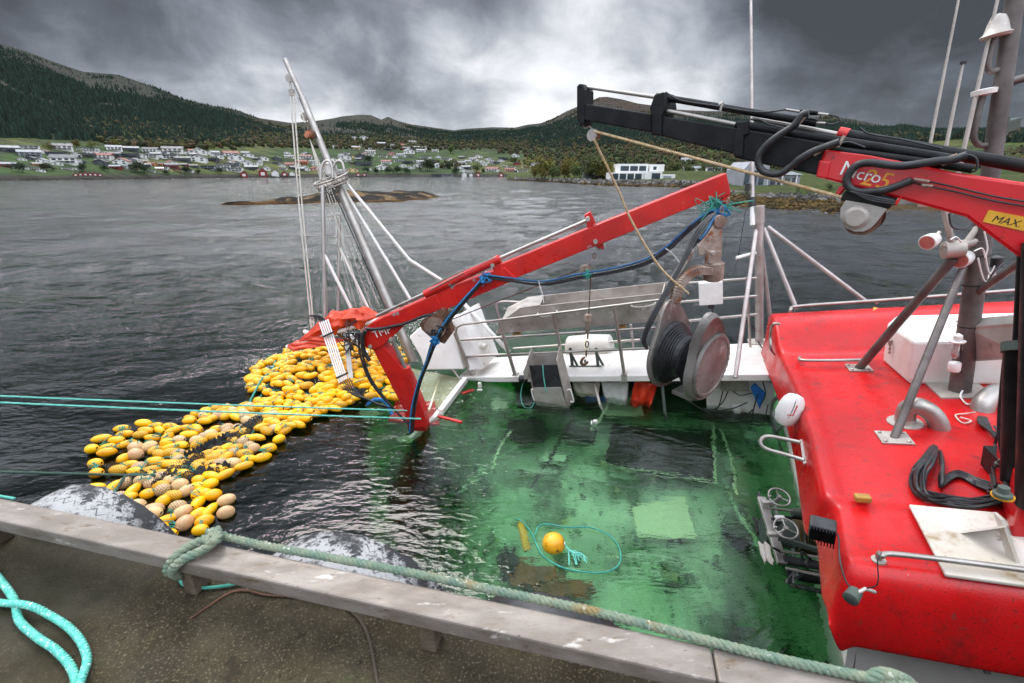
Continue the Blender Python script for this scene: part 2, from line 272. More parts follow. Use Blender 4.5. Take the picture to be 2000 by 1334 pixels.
# ---------------------------------------------------------------- mesh builder
class MB:
    def __init__(s): s.v = []; s.f = []; s.m = []
    def add(s, vs, fs, mi=0):
        o = len(s.v); s.v.extend([tuple(map(float, a)) for a in vs]); s.f.extend([tuple(o+i for i in f) for f in fs]); s.m.extend([mi]*len(fs)); return s
    def tube(s, pts, r, n=8, mi=0, cap=True):
        P = [np.asarray(p, float) for p in pts]; k = len(P)
        rs = [r]*k if not hasattr(r, '__len__') else list(r)
        T = [nrm(P[min(i+1, k-1)]-P[max(i-1, 0)]) for i in range(k)]
        a = V(0, 0, 1) if abs(T[0][2]) < .9 else V(1, 0, 0); u = nrm(np.cross(T[0], a)); vs = []
        for i in range(k):
            u = nrm(u-T[i]*np.dot(u, T[i])); w = np.cross(T[i], u)
            for j in range(n):
                t = math.tau*j/n; vs.append(P[i]+(u*math.cos(t)+w*math.sin(t))*rs[i])
        fs = [(i*n+j, i*n+(j+1) % n, (i+1)*n+(j+1) % n, (i+1)*n+j) for i in range(k-1) for j in range(n)]
        if cap: fs += [tuple(range(n))[::-1], tuple((k-1)*n+j for j in range(n))]
        return s.add(vs, fs, mi)
    def box(s, c, ax, hs, mi=0):
        c = np.asarray(c, float); a = [np.asarray(x, float)*h for x, h in zip(ax, hs)]
        vs = [c+a[0]*i+a[1]*j+a[2]*k for k in (-1, 1) for j in (-1, 1) for i in (-1, 1)]
        return s.add(vs, [(0, 2, 3, 1), (4, 5, 7, 6), (0, 1, 5, 4), (2, 6, 7, 3), (0, 4, 6, 2), (1, 3, 7, 5)], mi)
    def beam(s, p0, p1, w, h, up=(0, 0, 1), mi=0):
        p0, p1 = np.asarray(p0, float), np.asarray(p1, float); x = nrm(p1-p0); y = nrm(np.cross(up, x)); z = np.cross(x, y)
        return s.box((p0+p1)/2, (x, y, z), (np.linalg.norm(p1-p0)/2, w/2, h/2), mi)
    def prism(s, poly, off, mi=0):
        n = len(poly); P = [np.asarray(p, float) for p in poly]; off = np.asarray(off, float)
        fs = [tuple(range(n))[::-1], tuple(range(n, 2*n))]+[(i, (i+1) % n, n+(i+1) % n, n+i) for i in range(n)]
        return s.add(P+[p+off for p in P], fs, mi)
    def lathe(s, o, ax, prof, n=24, mi=0, ref=(0, 0, 1)):
        o = np.asarray(o, float); ax = nrm(ax); ref = V(*ref)
        if abs(np.dot(ref, ax)) > .95: ref = V(1, 0, 0)
        u = nrm(np.cross(ax, ref)); w = np.cross(ax, u); vs = []
        for t, r in prof:
            for j in range(n):
                a = math.tau*j/n; vs.append(o+ax*t+(u*math.cos(a)+w*math.sin(a))*max(r, 1e-4))
        k = len(prof); fs = [(i*n+j, i*n+(j+1) % n, (i+1)*n+(j+1) % n, (i+1)*n+j) for i in range(k-1) for j in range(n)]
        fs += [tuple(range(n))[::-1], tuple((k-1)*n+j for j in range(n))]
        return s.add(vs, fs, mi)
    def rope(s, pts, r, n=3, turns=9., mi=0, seg=None):
        P = [np.asarray(p, float) for p in pts]; L = sum(np.linalg.norm(P[i+1]-P[i]) for i in range(len(P)-1))
        seg = seg or max(8, int(L*turns*7)); P = resample(P, seg)
        k = len(P); T = [nrm(P[min(i+1, k-1)]-P[max(i-1, 0)]) for i in range(k)]
        u = nrm(np.cross(T[0], V(.1, .2, 1))); fr = []
        for i in range(k): u = nrm(u-T[i]*np.dot(u, T[i])); fr.append((u, np.cross(T[i], u)))
        for q in range(n):
            pp = []
            for i in range(k):
                t = math.tau*(q/n+L*turns*i/k); pp.append(P[i]+(fr[i][0]*math.cos(t)+fr[i][1]*math.sin(t))*r*.52)
            s.tube(pp, r*.56, 6, mi)
        return s
    def mesh(s, name, mats, smooth=None, origin=V(0, 0, 0)):
        me = bpy.data.meshes.new(name); me.from_pydata([tuple(np.array(a)-origin) for a in s.v], [], s.f)
        for m in (mats if isinstance(mats, (list, tuple)) else [mats]): me.materials.append(MATS[m])
        me.polygons.foreach_set('material_index', s.m); me.update()
        bm = bmesh.new(); bm.from_mesh(me); bmesh.ops.recalc_face_normals(bm, faces=bm.faces); bm.to_mesh(me); bm.free()
        if smooth is not None:
            me.polygons.foreach_set('use_smooth', [True]*len(me.polygons))
            if smooth < 180: me.set_sharp_from_angle(angle=math.radians(smooth))
        return me
    def build(s, name, mats, parent=None, smooth=None, bevel=0, label=None, cat=None, group=None, kind=None, seg=2):
        a = np.array(s.v)
        org = worg(parent) if parent else V((a[:, 0].min()+a[:, 0].max())/2, (a[:, 1].min()+a[:, 1].max())/2, a[:, 2].min())
        me = s.mesh(name, mats, smooth, org); o = bpy.data.objects.new(name, me); col.objects.link(o)
        if parent: o.parent = parent
        else: o.location = org; WORG[o.name] = org
        if bevel:
            b = o.modifiers.new('bevel', 'BEVEL'); b.width = bevel; b.segments = seg; b.limit_method = 'ANGLE'
        tag(o, label, cat, group, kind); return o
WORG = {}
def worg(o):
    while o.parent: o = o.parent
    return WORG[o.name]
def tag(o, label=None, cat=None, group=None, kind=None):
    if label: o['label'] = label
    if cat: o['category'] = cat
    if group: o['group'] = group
    if kind: o['kind'] = kind
def thing(name, label, cat, loc, group=None):
    o = bpy.data.objects.new(name, None); o.empty_display_size = .2; col.objects.link(o); o.location = loc; WORG[o.name] = np.asarray(loc, float)
    tag(o, label, cat, group); return o
def resample(P, n):
    P = np.array(P); P2 = crom(P, 12) if len(P) > 2 else P
    d = np.r_[0, np.cumsum(np.linalg.norm(np.diff(P2, axis=0), axis=1))]; t = np.linspace(0, d[-1], n)
    return [np.array([np.interp(q, d, P2[:, k]) for k in range(3)]) for q in t]
def crom(P, m=6):
    P = np.array(P, float); out = []; Q = np.vstack([2*P[0]-P[1], P, 2*P[-1]-P[-2]])
    for i in range(1, len(Q)-2):
        for j in range(m):
            t = j/m; a, b, c, d = Q[i-1], Q[i], Q[i+1], Q[i+2]
            out.append(.5*((2*b)+(-a+c)*t+(2*a-5*b+4*c-d)*t*t+(-a+3*b-3*c+d)*t**3))
    out.append(P[-1]); return np.array(out)
def curve(pts, n=6): return list(crom(np.array(pts), n))
def text_mb(body, org, xdir, ydir, size, mb, mi=0, ext=.002, shear=0.):
    cu = bpy.data.curves.new('t', 'FONT'); cu.body = body; cu.size = 1; cu.shear = shear; cu.resolution_u = 3
    o = bpy.data.objects.new('t', cu); col.objects.link(o); dg = bpy.context.evaluated_depsgraph_get(); dg.update()
    me = bpy.data.meshes.new_from_object(o.evaluated_get(dg)); nn = np.cross(xdir, ydir)
    mb.add([org+xdir*v.co.x*size+ydir*v.co.y*size+nn*ext for v in me.vertices], [tuple(p.vertices) for p in me.polygons], mi)
    bpy.data.objects.remove(o); bpy.data.curves.remove(cu); bpy.data.meshes.remove(me)

# boat frame (trimmed down by the left end)
E3 = nrm((-.159, .051, .986)); hd = math.radians(-20.6)
E1 = V(math.cos(hd), math.sin(hd), 0); E1 = nrm(E1-E3*np.dot(E1, E3)); E2 = np.cross(E3, E1)
PW = gz(1520, 733, 1.0); PR = gz(1640, 1000, 1.35)
def W(x, y, h=0.): return pl(x, y, PW+E3*h, E3)
def R(x, y, h=0.): return pl(x, y, PR+E3*h, E3)
def FP(x, y, k=0.): return pl(x, y, PW+E2*k, E2)
def up(P, y, ax=None):
    ax = E3 if ax is None else ax; lo_, hi_ = 0., 12.
    for _ in range(50):
        m_ = (lo_+hi_)/2
        if pj(P+ax*m_)[1] > y: lo_ = m_
        else: hi_ = m_
    return P+ax*lo_
def pxr(w, P): return w/2/FPX*dep(P)
# ---------------------------------------------------------------- water and sea floor
rng = np.random.default_rng(7); random.seed(5)
def npmesh(name, v, f, mat, smooth=True, kind=None, attr=None, label=None, cat=None):
    me = bpy.data.meshes.new(name); v = np.asarray(v, np.float32); f = np.asarray(f, np.int32); k = f.shape[1]
    me.vertices.add(len(v)); me.vertices.foreach_set('co', v.ravel()); me.loops.add(f.size); me.loops.foreach_set('vertex_index', f.ravel())
    me.polygons.add(len(f)); me.polygons.foreach_set('loop_start', np.arange(0, f.size, k, dtype=np.int32)); me.update(calc_edges=True)
    me.polygons.foreach_set('use_smooth', [smooth]*len(f)); me.materials.append(MATS[mat])
    if attr is not None:
        a = me.color_attributes.new('albedo', 'FLOAT_COLOR', 'POINT'); c = np.ones((len(v), 4), np.float32); c[:, :3] = attr; a.data.foreach_set('color', c.ravel())
    me.validate(); o = bpy.data.objects.new(name, me); col.objects.link(o); tag(o, label, cat, None, kind); return o
def grid_faces(nr, nc):
    i = np.arange(nr-1)[:, None]*nc+np.arange(nc-1)[None]; return np.stack([i, i+1, i+nc+1, i+nc], -1).reshape(-1, 4)

def fnoise(x, y, seed, oct=5, base=1.):
    r = np.random.default_rng(seed); out = 0; amp = 1.; tot = 0
    for o in range(oct):
        s = 0
        for k in range(5):
            a = r.uniform(0, math.tau); fr = base*2**o*r.uniform(.7, 1.4); s = s+np.sin((x*math.cos(a)+y*math.sin(a))*fr+r.uniform(0, 6.3)+1.3*np.sin((x*math.sin(a)-y*math.cos(a))*fr*.6+k))
        out = out+amp*s/5; tot += amp; amp *= .55
    return out/tot*1.6

def make_water():
    az = np.radians(np.linspace(-82, 82, 560)); r = np.geomspace(.9, 3200, 620); A, Rr = np.meshgrid(az, r)
    X = np.sin(A)*Rr; Y = np.cos(A)*Rr; Z = np.zeros_like(X); dr = Rr*(r[1]/r[0]-1)
    rg = np.random.default_rng(3); op = np.clip((Rr-7)/16, 0, 1)
    for k in range(34):
        lam = .45*1.13**k*rg.uniform(.9, 1.1); th = math.radians(-68+rg.normal()*26); kk = math.tau/lam
        fade = np.clip((lam/dr-2.5)/3, 0, 1)
        Z += (.0105 if lam < 6 else .008)*lam**.85*np.sin(kk*(X*math.cos(th)+Y*math.sin(th))+rg.uniform(0, 6.3)+.8*np.sin(X/lam*.35+k)+.8*np.sin(Y/lam*.4+2*k))*fade*(.14+.86*op)*(1 if lam < 7 else 7/lam)
    return npmesh('water', np.stack([X, Y, Z], -1).reshape(-1, 3), grid_faces(620, 560), 'sea_water', True, 'structure')
make_water()
MB().add([(-4000, -60, -9), (4000, -60, -9), (4000, 9000, -9), (-4000, 9000, -9)], [(0, 1, 2, 3)]).build('sea_floor', 'seabed', kind='structure')

# ---------------------------------------------------------------- hills across the fjord
SKY = [(-500, -60), (-200, 10), (0, 80), (50, 95), (110, 118), (160, 135), (230, 141), (300, 165), (360, 190), (400, 200), (460, 211), (505, 227), (568, 237), (616, 233), (646, 229), (670, 224), (706, 221), (724, 222), (745, 231), (757, 225), (772, 232), (802, 240), (850, 247), (886, 252), (910, 249), (961, 246), (1005, 247), (1029, 241), (1056, 238), (1080, 229), (1110, 213), (1146, 198), (1170, 187), (1185, 186), (1215, 191), (1245, 199), (1275, 203), (1320, 211), (1380, 214), (1450, 214), (1505, 217), (1598, 226), (1634, 225), (1670, 230), (1715, 240), (1745, 243), (1760, 239), (1784, 243), (1814, 254), (1832, 258), (1880, 263), (1910, 264), (2000, 279), (2200, 290), (2600, 300)]
def azel(x, y):
    d = ray(x, y); return math.atan2(d[0], d[1]), math.atan2(d[2], math.hypot(d[0], d[1]))
SA = np.array([azel(*q) for q in SKY])
SH0 = [(-500, 300), (0, 430), (250, 520), (500, 640), (1000, 720), (1300, 760), (1600, 700), (2100, 560), (2600, 500)]
SHA = np.array([(azel(a, 345)[0], b) for a, b in SH0])
SH1 = [(-500, 1000), (0, 1250), (450, 1400), (600, 1900), (1000, 2600), (1150, 2000), (1400, 1900), (1700, 1500), (2600, 1300)]
S1A = np.array([(azel(a, 345)[0], b) for a, b in SH1])
def el_of(s, E, x, y):
    e0 = math.radians(3.1); ss = np.clip(s, 0, 1)
    low = e0*np.clip(ss/.25, 0, 1)**.85*.98; t = np.clip((ss-.25)/.75, 0, 1)
    hi = (E-e0)*(t**.8)
    bump = fnoise(x/330, y/330, 11, 4)*math.radians(.55)*np.clip(ss*3, 0, 1)*(1-ss**6)*1.0
    return low+hi+bump
def terr(az, r):
    r0 = np.interp(az, SHA[:, 0], SHA[:, 1]); r1 = np.interp(az, S1A[:, 0], S1A[:, 1]); E = np.interp(az, SA[:, 0], SA[:, 1])
    s = (r-r0)/(r1-r0); x, y = r*np.sin(az), r*np.cos(az); e = el_of(s, E, x, y)
    h = np.tan(e)*r+np.where(s > 0, 1.2, -3)
    back = np.clip(s-1, 0, 9); h = np.where(s > 1, np.tan(E)*r1*(1-back*1.2)+4, h)
    return np.where(s < 0, np.maximum(-4, s*200), h), s
def hit(px, py):
    az, el = azel(px, py); r = np.arange(300, 2700, 3.); h, s = terr(np.full_like(r, az), r)
    k = np.argmax((h >= CAMH+np.tan(el)*r) & (s > 0)); return V(r[k]*math.sin(az), r[k]*math.cos(az), h[k])
def landcolor(x, y, z, s, E, pxv):
    n1 = fnoise(x/210, y/210, 21, 5); n2 = fnoise(x/70, y/70, 22, 4); n3 = fnoise(x/420, y/420, 23, 3)
    green = np.array([.032, .062, .011]); mead = np.array([.075, .085, .02]); heath = np.array([.024, .022, .010]); dark = np.array([.012, .015, .008]); rock = np.array([.12, .11, .10]); rust = np.array([.036, .018, .009])
    def mixc(c, d, k): k = np.clip(k, 0, 1)[..., None]; return c*(1-k)+d*k
    c = np.zeros(x.shape+(3,))+heath; c = mixc(c, dark, (n1+.15)*2.2); c = mixc(c, rust, (n3-.15)*2.*(s > .3))
    n4 = fnoise(x/22, y/22, 24, 4); c = mixc(c, dark, (s-.55)*2.2*(pxv < 520)); c = mixc(c, rock, (n4-.55)*3*(s > .55)); c = mixc(c, dark, (n4*.6+n2*.5-.05)*1.5); c = mixc(c, np.zeros(3)+green, (.30-s)*9); c = mixc(c, mead, (n2-.05)*3*(s < .28))  # upper left slope also darkened in the colour to offset its strong light
    c = mixc(c, dark*.9, (n1-.35)*4*(s < .28)); c = mixc(c, mead*.9, np.exp(-(((pxv-800)/70)**2+((s-.40)/.05)**2))*2*(n2 > -.4))
    c = mixc(c, np.array([.03, .026, .02]), (.016-s)*150)
    return c
def make_hills():
    az = np.linspace(azel(-450, 345)[0], azel(2500, 345)[0], 640); q = np.r_[np.linspace(-.03, .28, 90), np.linspace(.285, 1.0, 130), np.linspace(1.02, 1.5, 10)]
    A, Q = np.meshgrid(az, q); r0 = np.interp(A, SHA[:, 0], SHA[:, 1]); r1 = np.interp(A, S1A[:, 0], S1A[:, 1]); Rr = r0+Q*(r1-r0)
    Z, s = terr(A, Rr); X, Y = Rr*np.sin(A), Rr*np.cos(A); E = np.interp(A, SA[:, 0], SA[:, 1])
    pxv = 1000+np.tan(A)*FPX*1.06
    C = landcolor(X, Y, Z, s, E, pxv)
    npmesh('hills', np.stack([X, Y, Z], -1).reshape(-1, 3), grid_faces(*A.shape), 'terrain', True, 'structure', C.reshape(-1, 3))
make_hills()

# far-off woods: spruce plantations and autumn birch woods, each one mass
def forest(name, n, kind_, label, seed):
    r_ = np.random.default_rng(seed); px = r_.uniform(-250, 2250, n); az = np.array([azel(p, 345)[0] for p in px]); q = r_.uniform(.015, 1.0, n)
    r0 = np.interp(az, SHA[:, 0], SHA[:, 1]); r1 = np.interp(az, S1A[:, 0], S1A[:, 1]); rr = r0+q*(r1-r0); z, s = terr(az, rr); x, y = rr*np.sin(az), rr*np.cos(az)
    n1 = fnoise(x/260, y/260, 31, 4); n2 = fnoise(x/60, y/60, 32, 3); px0 = px; px = px+90*n1+40*n2+r_.normal(size=n)*14
    left = px < 470; mid = (px >= 470) & (px < 1060); right = px >= 1060
    if kind_ == 'spruce':
        keep = (left & (s > .24) & (s < .34+.40*np.clip((px-100)/250, 0, 1)+n1*.10)) | (left & (px > 300) & (s > .3)) | (left & (s > .30) & (s < .97) & (n2+n1*.6 > -.4)) | (mid & (s > .42) & (s < .86) & (n1+n2*.3 > -.12)) | (right & (s > .25) & (s < .74+.1*n1) & (n1*.5+n2*.4 > -.55)) | (mid & (s > .22) & (s < .5) & (n1+n2*.4 > .55)) | ((px > 1700) & (s > .2) & (s < .99) & (n2 > -.5)) | (right & (s > .7) & (n2+n1 > 1.1))
        keep = keep | ((s > .3) & (s < .985) & (r_.uniform(size=n) < .10))
    else:
        keep = (mid & (s > .23) & (s < .50) & (n1+n2*.5 > -.65)) | (left & (s > .2) & (s < .30+.08*n1) & (n2 > -.2)) | (left & (px > 360) & (s > .22) & (s < .42)) | (right & (s > .04) & (s < .36+.1*n2) & (n2+n1 > -.8)) | ((s < .24) & (n2+n1*.4 > .62)) | (left & (s > .3) & (s < .98) & (n1+n2*.5 > .25)) | (mid & (s > .3) & (s < .9) & (n2 > .35)) | (right & (s > .3) & (s < .97) & (n2 > .55))
    x, y, z, s, px = x[keep], y[keep], z[keep], s[keep], px[keep]; m = len(x); rr = np.hypot(x, y)
    if kind_ == 'spruce':
        h = r_.uniform(5, 11, m)*np.where(s > .85, .5, 1); w = h*r_.uniform(.17, .25, m); k = 5; ang = np.arange(k)*math.tau/k
        base = np.stack([x[:, None]+w[:, None]*np.cos(ang+1.)*r_.uniform(.7, 1.3, (m, k)), y[:, None]+w[:, None]*np.sin(ang+1.)*r_.uniform(.7, 1.3, (m, k)), (z-1)[:, None]+r_.uniform(0, 1.2, (m, k))], -1)
        tip = np.stack([x, y, z+h], -1)[:, None]; v = np.concatenate([base, tip], 1).reshape(-1, 3); o = (np.arange(m)*(k+1))[:, None]
        f = np.concatenate([np.stack([o[:, 0]+i, o[:, 0]+(i+1) % k, o[:, 0]+k], -1) for i in range(k)])
        c = np.array([.016, .034, .024])*r_.uniform(.5, 1.7, (m, 1))*np.array([1, 1, 1]); c = np.repeat(c, k+1, 0)
        return npmesh(name, v, f, 'leafage', False, 'stuff', c, label, None)
    bm = bmesh.new(); bmesh.ops.create_icosphere(bm, subdivisions=1, radius=1); bv = np.array([v.co[:] for v in bm.verts]); bf = np.array([[v.index for v in f.verts] for f in bm.faces]); bm.free(); nv = len(bv)
    h = r_.uniform(2.2, 4.8, m); j = 1+r_.normal(size=(m, nv, 1))*.2
    v = bv[None]*j*np.stack([h*.8, h*.8, h], -1)[:, None]+np.stack([x, y, z+h*.55], -1)[:, None]
    f = (bf[None]+(np.arange(m)*nv)[:, None, None]).reshape(-1, 3)
    pal = np.array([[.040, .052, .016], [.070, .072, .020], [.075, .052, .022], [.028, .040, .015], [.055, .040, .020]]); c = pal[r_.integers(0, 5, m)]*r_.uniform(.6, 1.3, (m, 1)); c = np.repeat(c, nv, 0)
    return npmesh(name, v.reshape(-1, 3), f, 'leafage', False, 'stuff', c, label, None)
forest('spruce_forest', 110000, 'spruce', 'dark green spruce forest covering the hillsides across the fjord', 41)
forest('birch_wood', 42000, 'birch', 'brown and olive autumn broadleaf wood above the waterfront village', 42)

# ---------------------------------------------------------------- headland with boulder shore, skerry
HD = [(975, 330), (990, 314), (1050, 285), (1150, 190), (1250, 168), (1400, 160), (1425, 74), (1500, 68), (1640, 62), (1700, 72), (1850, 76), (2000, 95), (2500, 120)]
HDA = np.array([(azel(a, 345)[0], b) for a, b in HD]); HE = azel(985, 345)[0]
def head(az, r):
    r0 = np.interp(az, HDA[:, 0], HDA[:, 1]); d = r-r0; x, y = r*np.sin(az), r*np.cos(az)
    nz = fnoise(x/6, y/6, 51, 4); near = np.clip((az-azel(1410, 345)[0])/.02, 0, 1); top = 1.5*(1-near)+1.15*near
    h = np.where(d < 0, d*.25, top*np.clip(d/9, 0, 1)**.7+np.clip(d-20, 0, 400)*.010)+nz*.45*np.clip(1.3-np.abs(d-6)/14, 0, 1)
    rg_ = np.clip((d-40)/60, 0, 1)*np.clip((az-HE)/.05, 0, 1)*(1-near)*3
    edge = np.clip((az-HE)/.012, 0, 1)
    # the near point ends at a little bay: land dips under water between it and the shore behind
    gap = near*np.clip((d-16)/8, 0, 1)*np.clip((60-d)/14, 0, 1)*np.clip((az-azel(1560, 345)[0])/.02, 0, 1)
    return (h+rg_)*edge-(1-edge)*2-gap*4, d
def make_head():
    az = np.linspace(azel(975, 345)[0], azel(2400, 345)[0], 420); q = np.r_[np.linspace(-8, 30, 70), np.geomspace(31, 330, 60)]
    A, Q = np.meshgrid(az, q); Rr = np.interp(A, HDA[:, 0], HDA[:, 1])+Q; Z, d = head(A, Rr); X, Y = Rr*np.sin(A), Rr*np.cos(A)
    n1 = fnoise(X/9, Y/9, 52, 5)[..., None]; n2 = fnoise(X/3, Y/3, 53, 4)[..., None]; d = d[..., None]
    rock = np.array([.20, .18, .16])*(1+.5*n2); weed = np.array([.14, .085, .03]); grass = np.array([.085, .11, .022]); straw = np.array([.22, .16, .06])
    c = np.where(Z[..., None] < .45, weed*(1+.4*n2), rock); c = np.where((d > 11+4*n1) & (n1 > -.1), np.where(n2 > .1, straw, grass), c); c = np.where(d > 26, grass*(1+.3*n1), c)
    npmesh('headland', np.stack([X, Y, Z], -1).reshape(-1, 3), grid_faces(*A.shape), 'shoreland', True, 'structure', np.clip(c, .01, .6).reshape(-1, 3))
make_head()
def hhit(px, py):
    az, el = azel(px, py); r = np.arange(50, 620, .5); h, d = head(np.full_like(r, az), r)
    k = np.argmax((h >= CAMH+np.tan(el)*r) & (d > 0)); return V(r[k]*math.sin(az), r[k]*math.cos(az), h[k])
def boulders():
    bm = bmesh.new(); bmesh.ops.create_icosphere(bm, subdivisions=1, radius=1); bv = np.array([v.co[:] for v in bm.verts]); bf = np.array([[v.index for v in f.verts] for f in bm.faces]); bm.free(); nv = len(bv)
    n = 3400; px = rng.uniform(985, 1700, n); az = np.array([azel(p, 345)[0] for p in px]); d = rng.uniform(-1, 9, n)**1.0; r = np.interp(az, HDA[:, 0], HDA[:, 1])+d; z, _ = head(az, r)
    s = rng.uniform(.25, .9, n)*np.where(px > 1415, .5, 1); j = 1+rng.normal(size=(n, nv, 1))*.22
    v = bv[None]*j*s[:, None, None]*rng.uniform(.6, 1.3, (n, 1, 3))+np.stack([r*np.sin(az), r*np.cos(az), z], -1)[:, None]
    c = np.array([.20, .185, .17])*rng.uniform(.35, 1.7, (n, 1)); c = np.where(((z < .35) | ((px > 1415) & (z < .9)))[:, None], np.array([.13, .085, .028])*rng.uniform(.4, 1.9, (n, 1)), c)
    npmesh('shore_rocks', v.reshape(-1, 3), (bf[None]+(np.arange(n)*nv)[:, None, None]).reshape(-1, 3), 'shoreland', False, 'stuff', np.repeat(c, nv, 0), 'grey boulders heaped along the shore of the headland', None)
boulders()
def skerry():
    L, Rr_ = gz(428, 400), gz(862, 383); e = Rr_-L; ln = np.linalg.norm(e); e = e/ln; pn = V(-e[1], e[0], 0)
    u = np.linspace(0, 1, 150); w = np.linspace(-1, 1, 60); U, Wd = np.meshgrid(u, w)
    shape = np.interp(u, [0, .08, .2, .3, .42, .55, .7, .85, 1], [.01, .10, .22, .45, .85, 1., .9, .55, .02])[None]
    X = L[0]+e[0]*U*ln+pn[0]*(Wd*9*shape-1.5*np.sin(U*3)); Y = L[1]+e[1]*U*ln+pn[1]*(Wd*9*shape-1.5*np.sin(U*3))
    nz = fnoise(X/2.2, Y/2.2, 61, 5); Z = (1-np.abs(Wd)**2.4)*1.4*np.interp(u, [0, .1, .25, .4, .5, .7, .9, 1], [.12, .4, .55, .95, 1.05, .9, .6, .1])[None]+nz*.30*(1-Wd**4)+fnoise(X/.7, Y/.7, 63, 4)*.22*(1-Wd**4)-.12
    n2 = fnoise(X/1.2, Y/1.2, 62, 5)
    c = np.zeros(X.shape+(3,))+np.array([.035, .028, .024]); k = np.clip((n2-.0)*3, 0, 1)[..., None]*(Wd < .1)[..., None]; c = c*(1-k)+np.array([.30, .19, .09])*k
    c = np.where((Z < .24)[..., None], np.array([.13, .065, .018])*(1+.6*n2[..., None]), c); c = np.clip(c, .012, .6)
    npmesh('skerry', np.stack([X, Y, Z], -1).reshape(-1, 3), grid_faces(*X.shape), 'shoreland', True, 'structure', c.reshape(-1, 3))
skerry()

# ---------------------------------------------------------------- village
HM = {'white': 'h_white', 'grey': 'h_grey', 'dark': 'h_dark', 'red': 'h_red', 'yellow': 'h_yellow', 'orange': 'h_orange', 'pink': 'h_pink'}
RM = {'dark': 'r_dark', 'grey': 'r_grey', 'red': 'r_red', 'white': 'h_white'}
HC = {}
def house_meshes(wc, rc, style):
    k = (wc, rc, style)
    if k in HC: return HC[k]
    w = MB(); r = MB(); hw, hd_, hh = .5, .36, (.30 if style == 'flat' else .34)
    if style == 'hut': hw, hd_, hh = .36, .5, .36
    w.box((0, 0, hh/2-.08), (V(1, 0, 0), V(0, 1, 0), V(0, 0, 1)), (hw, hd_, hh/2+.08))
    if style in ('long', 'flat'):
        for x in (-.34, -.12, .12, .34):
            w.box((x, -hd_, hh*.72), (V(1, 0, 0), V(0, 1, 0), V(0, 0, 1)), (.07 if style == 'long' else .1, .012, .055), 1)
            w.box((x, -hd_, hh*.28), (V(1, 0, 0), V(0, 1, 0), V(0, 0, 1)), (.06, .012, .05), 1)
        w.box((.05, -hd_-.09, hh*.46), (V(1, 0, 0), V(0, 1, 0), V(0, 0, 1)), (.3, .09, .012), 0)
    elif style == 'gable':
        w.add([(-hw, -hd_, hh), (hw, -hd_, hh), (0, -hd_, hh+.26), (-hw, hd_, hh), (hw, hd_, hh), (0, hd_, hh+.26)], [(0, 1, 2), (4, 3, 5), (0, 2, 5, 3), (1, 4, 5, 2)])
        for x in (-.25, .25):
            for z in (.12, .28): w.box((x, -hd_, z), (V(1, 0, 0), V(0, 1, 0), V(0, 0, 1)), (.08, .012, .05), 1)
        w.box((0, -hd_, .45), (V(1, 0, 0), V(0, 1, 0), V(0, 0, 1)), (.07, .012, .05), 1)
    else:
        w.add([(-hw, -hd_, hh), (hw, -hd_, hh), (0, -hd_, hh+.3), (-hw, hd_, hh), (hw, hd_, hh), (0, hd_, hh+.3)], [(0, 1, 2), (4, 3, 5), (0, 2, 5, 3), (1, 4, 5, 2)])
        w.box((0, -hd_, .15), (V(1, 0, 0), V(0, 1, 0), V(0, 0, 1)), (.16, .012, .15), 2)
    if style == 'flat': r.box((0, 0, hh+.02), (V(1, 0, 0), V(0, 1, 0), V(0, 0, 1)), (hw+.03, hd_+.04, .018))
    elif style == 'long':
        r.prism([(-hw-.05, -hd_-.05, hh-.01), (-hw-.05, 0, hh+.20), (-hw-.05, hd_+.05, hh-.01)], V(2*hw+.1, 0, 0)); r.box((.2, .02, hh+.2), (V(1, 0, 0), V(0, 1, 0), V(0, 0, 1)), (.03, .03, .07))
    else:
        g = .27 if style == 'gable' else .31
        for sg in (-1, 1):
            a = V(sg*(hw+.05), -hd_-.06, hh-.03); b = V(0, -hd_-.06, hh+g+.01); r.prism([a, b, b+V(0, 0, .03), a+V(0, 0, .03)], V(0, 2*hd_+.12, 0))
    HC[k] = (w.mesh('wall', [HM[wc], 'glass_dark', 'h_white']), r.mesh('roof', RM[rc])); return HC[k]
seen = {}
def house(px, py, wpx, wc, rc, style, hfn=hit, place='on the far hillside', name='house', cat='house', yaw=None):
    P = hfn(px, py); D = math.hypot(P[0], P[1]); s = wpx/FPX*dep(P)
    wm, rm = house_meshes(wc, rc, style)
    kind = {'flat': 'flat-roofed', 'long': 'long low', 'gable': 'gable-fronted', 'hut': 'narrow gabled'}[style]
    near = LM[min(range(len(LM)), key=lambda i: abs(LM[i][0]-px)+2.2*abs(LM[i][1]-py))]
    base = f"{kind} {wc} {name.replace('_', ' ')}, {rc} roof, {near[2]}"
    seen[base] = seen.get(base, 0)+1; n = seen[base]
    lab = base if n == 1 else base+(', ', ', farther right', ', third', ', fourth', ', fifth', ', sixth', ', last')[min(n-1, 6)]
    t = thing(name, lab, cat, P+V(0, 0, -.2), 'houses of the village across the fjord' if name == 'house' else 'boathouses on the far shore')
    t.rotation_euler = (0, 0, -math.atan2(P[0], P[1])+(random.uniform(-.5, .5) if yaw is None else yaw)); t.scale = (s*.92, s*.8, s*random.uniform(.56, .72)*(1.25 if style == 'hut' else 1))
    for m_, nm in ((wm, 'wall'), (rm, 'roof')):
        o = bpy.data.objects.new(nm, m_); col.objects.link(o); o.parent = t
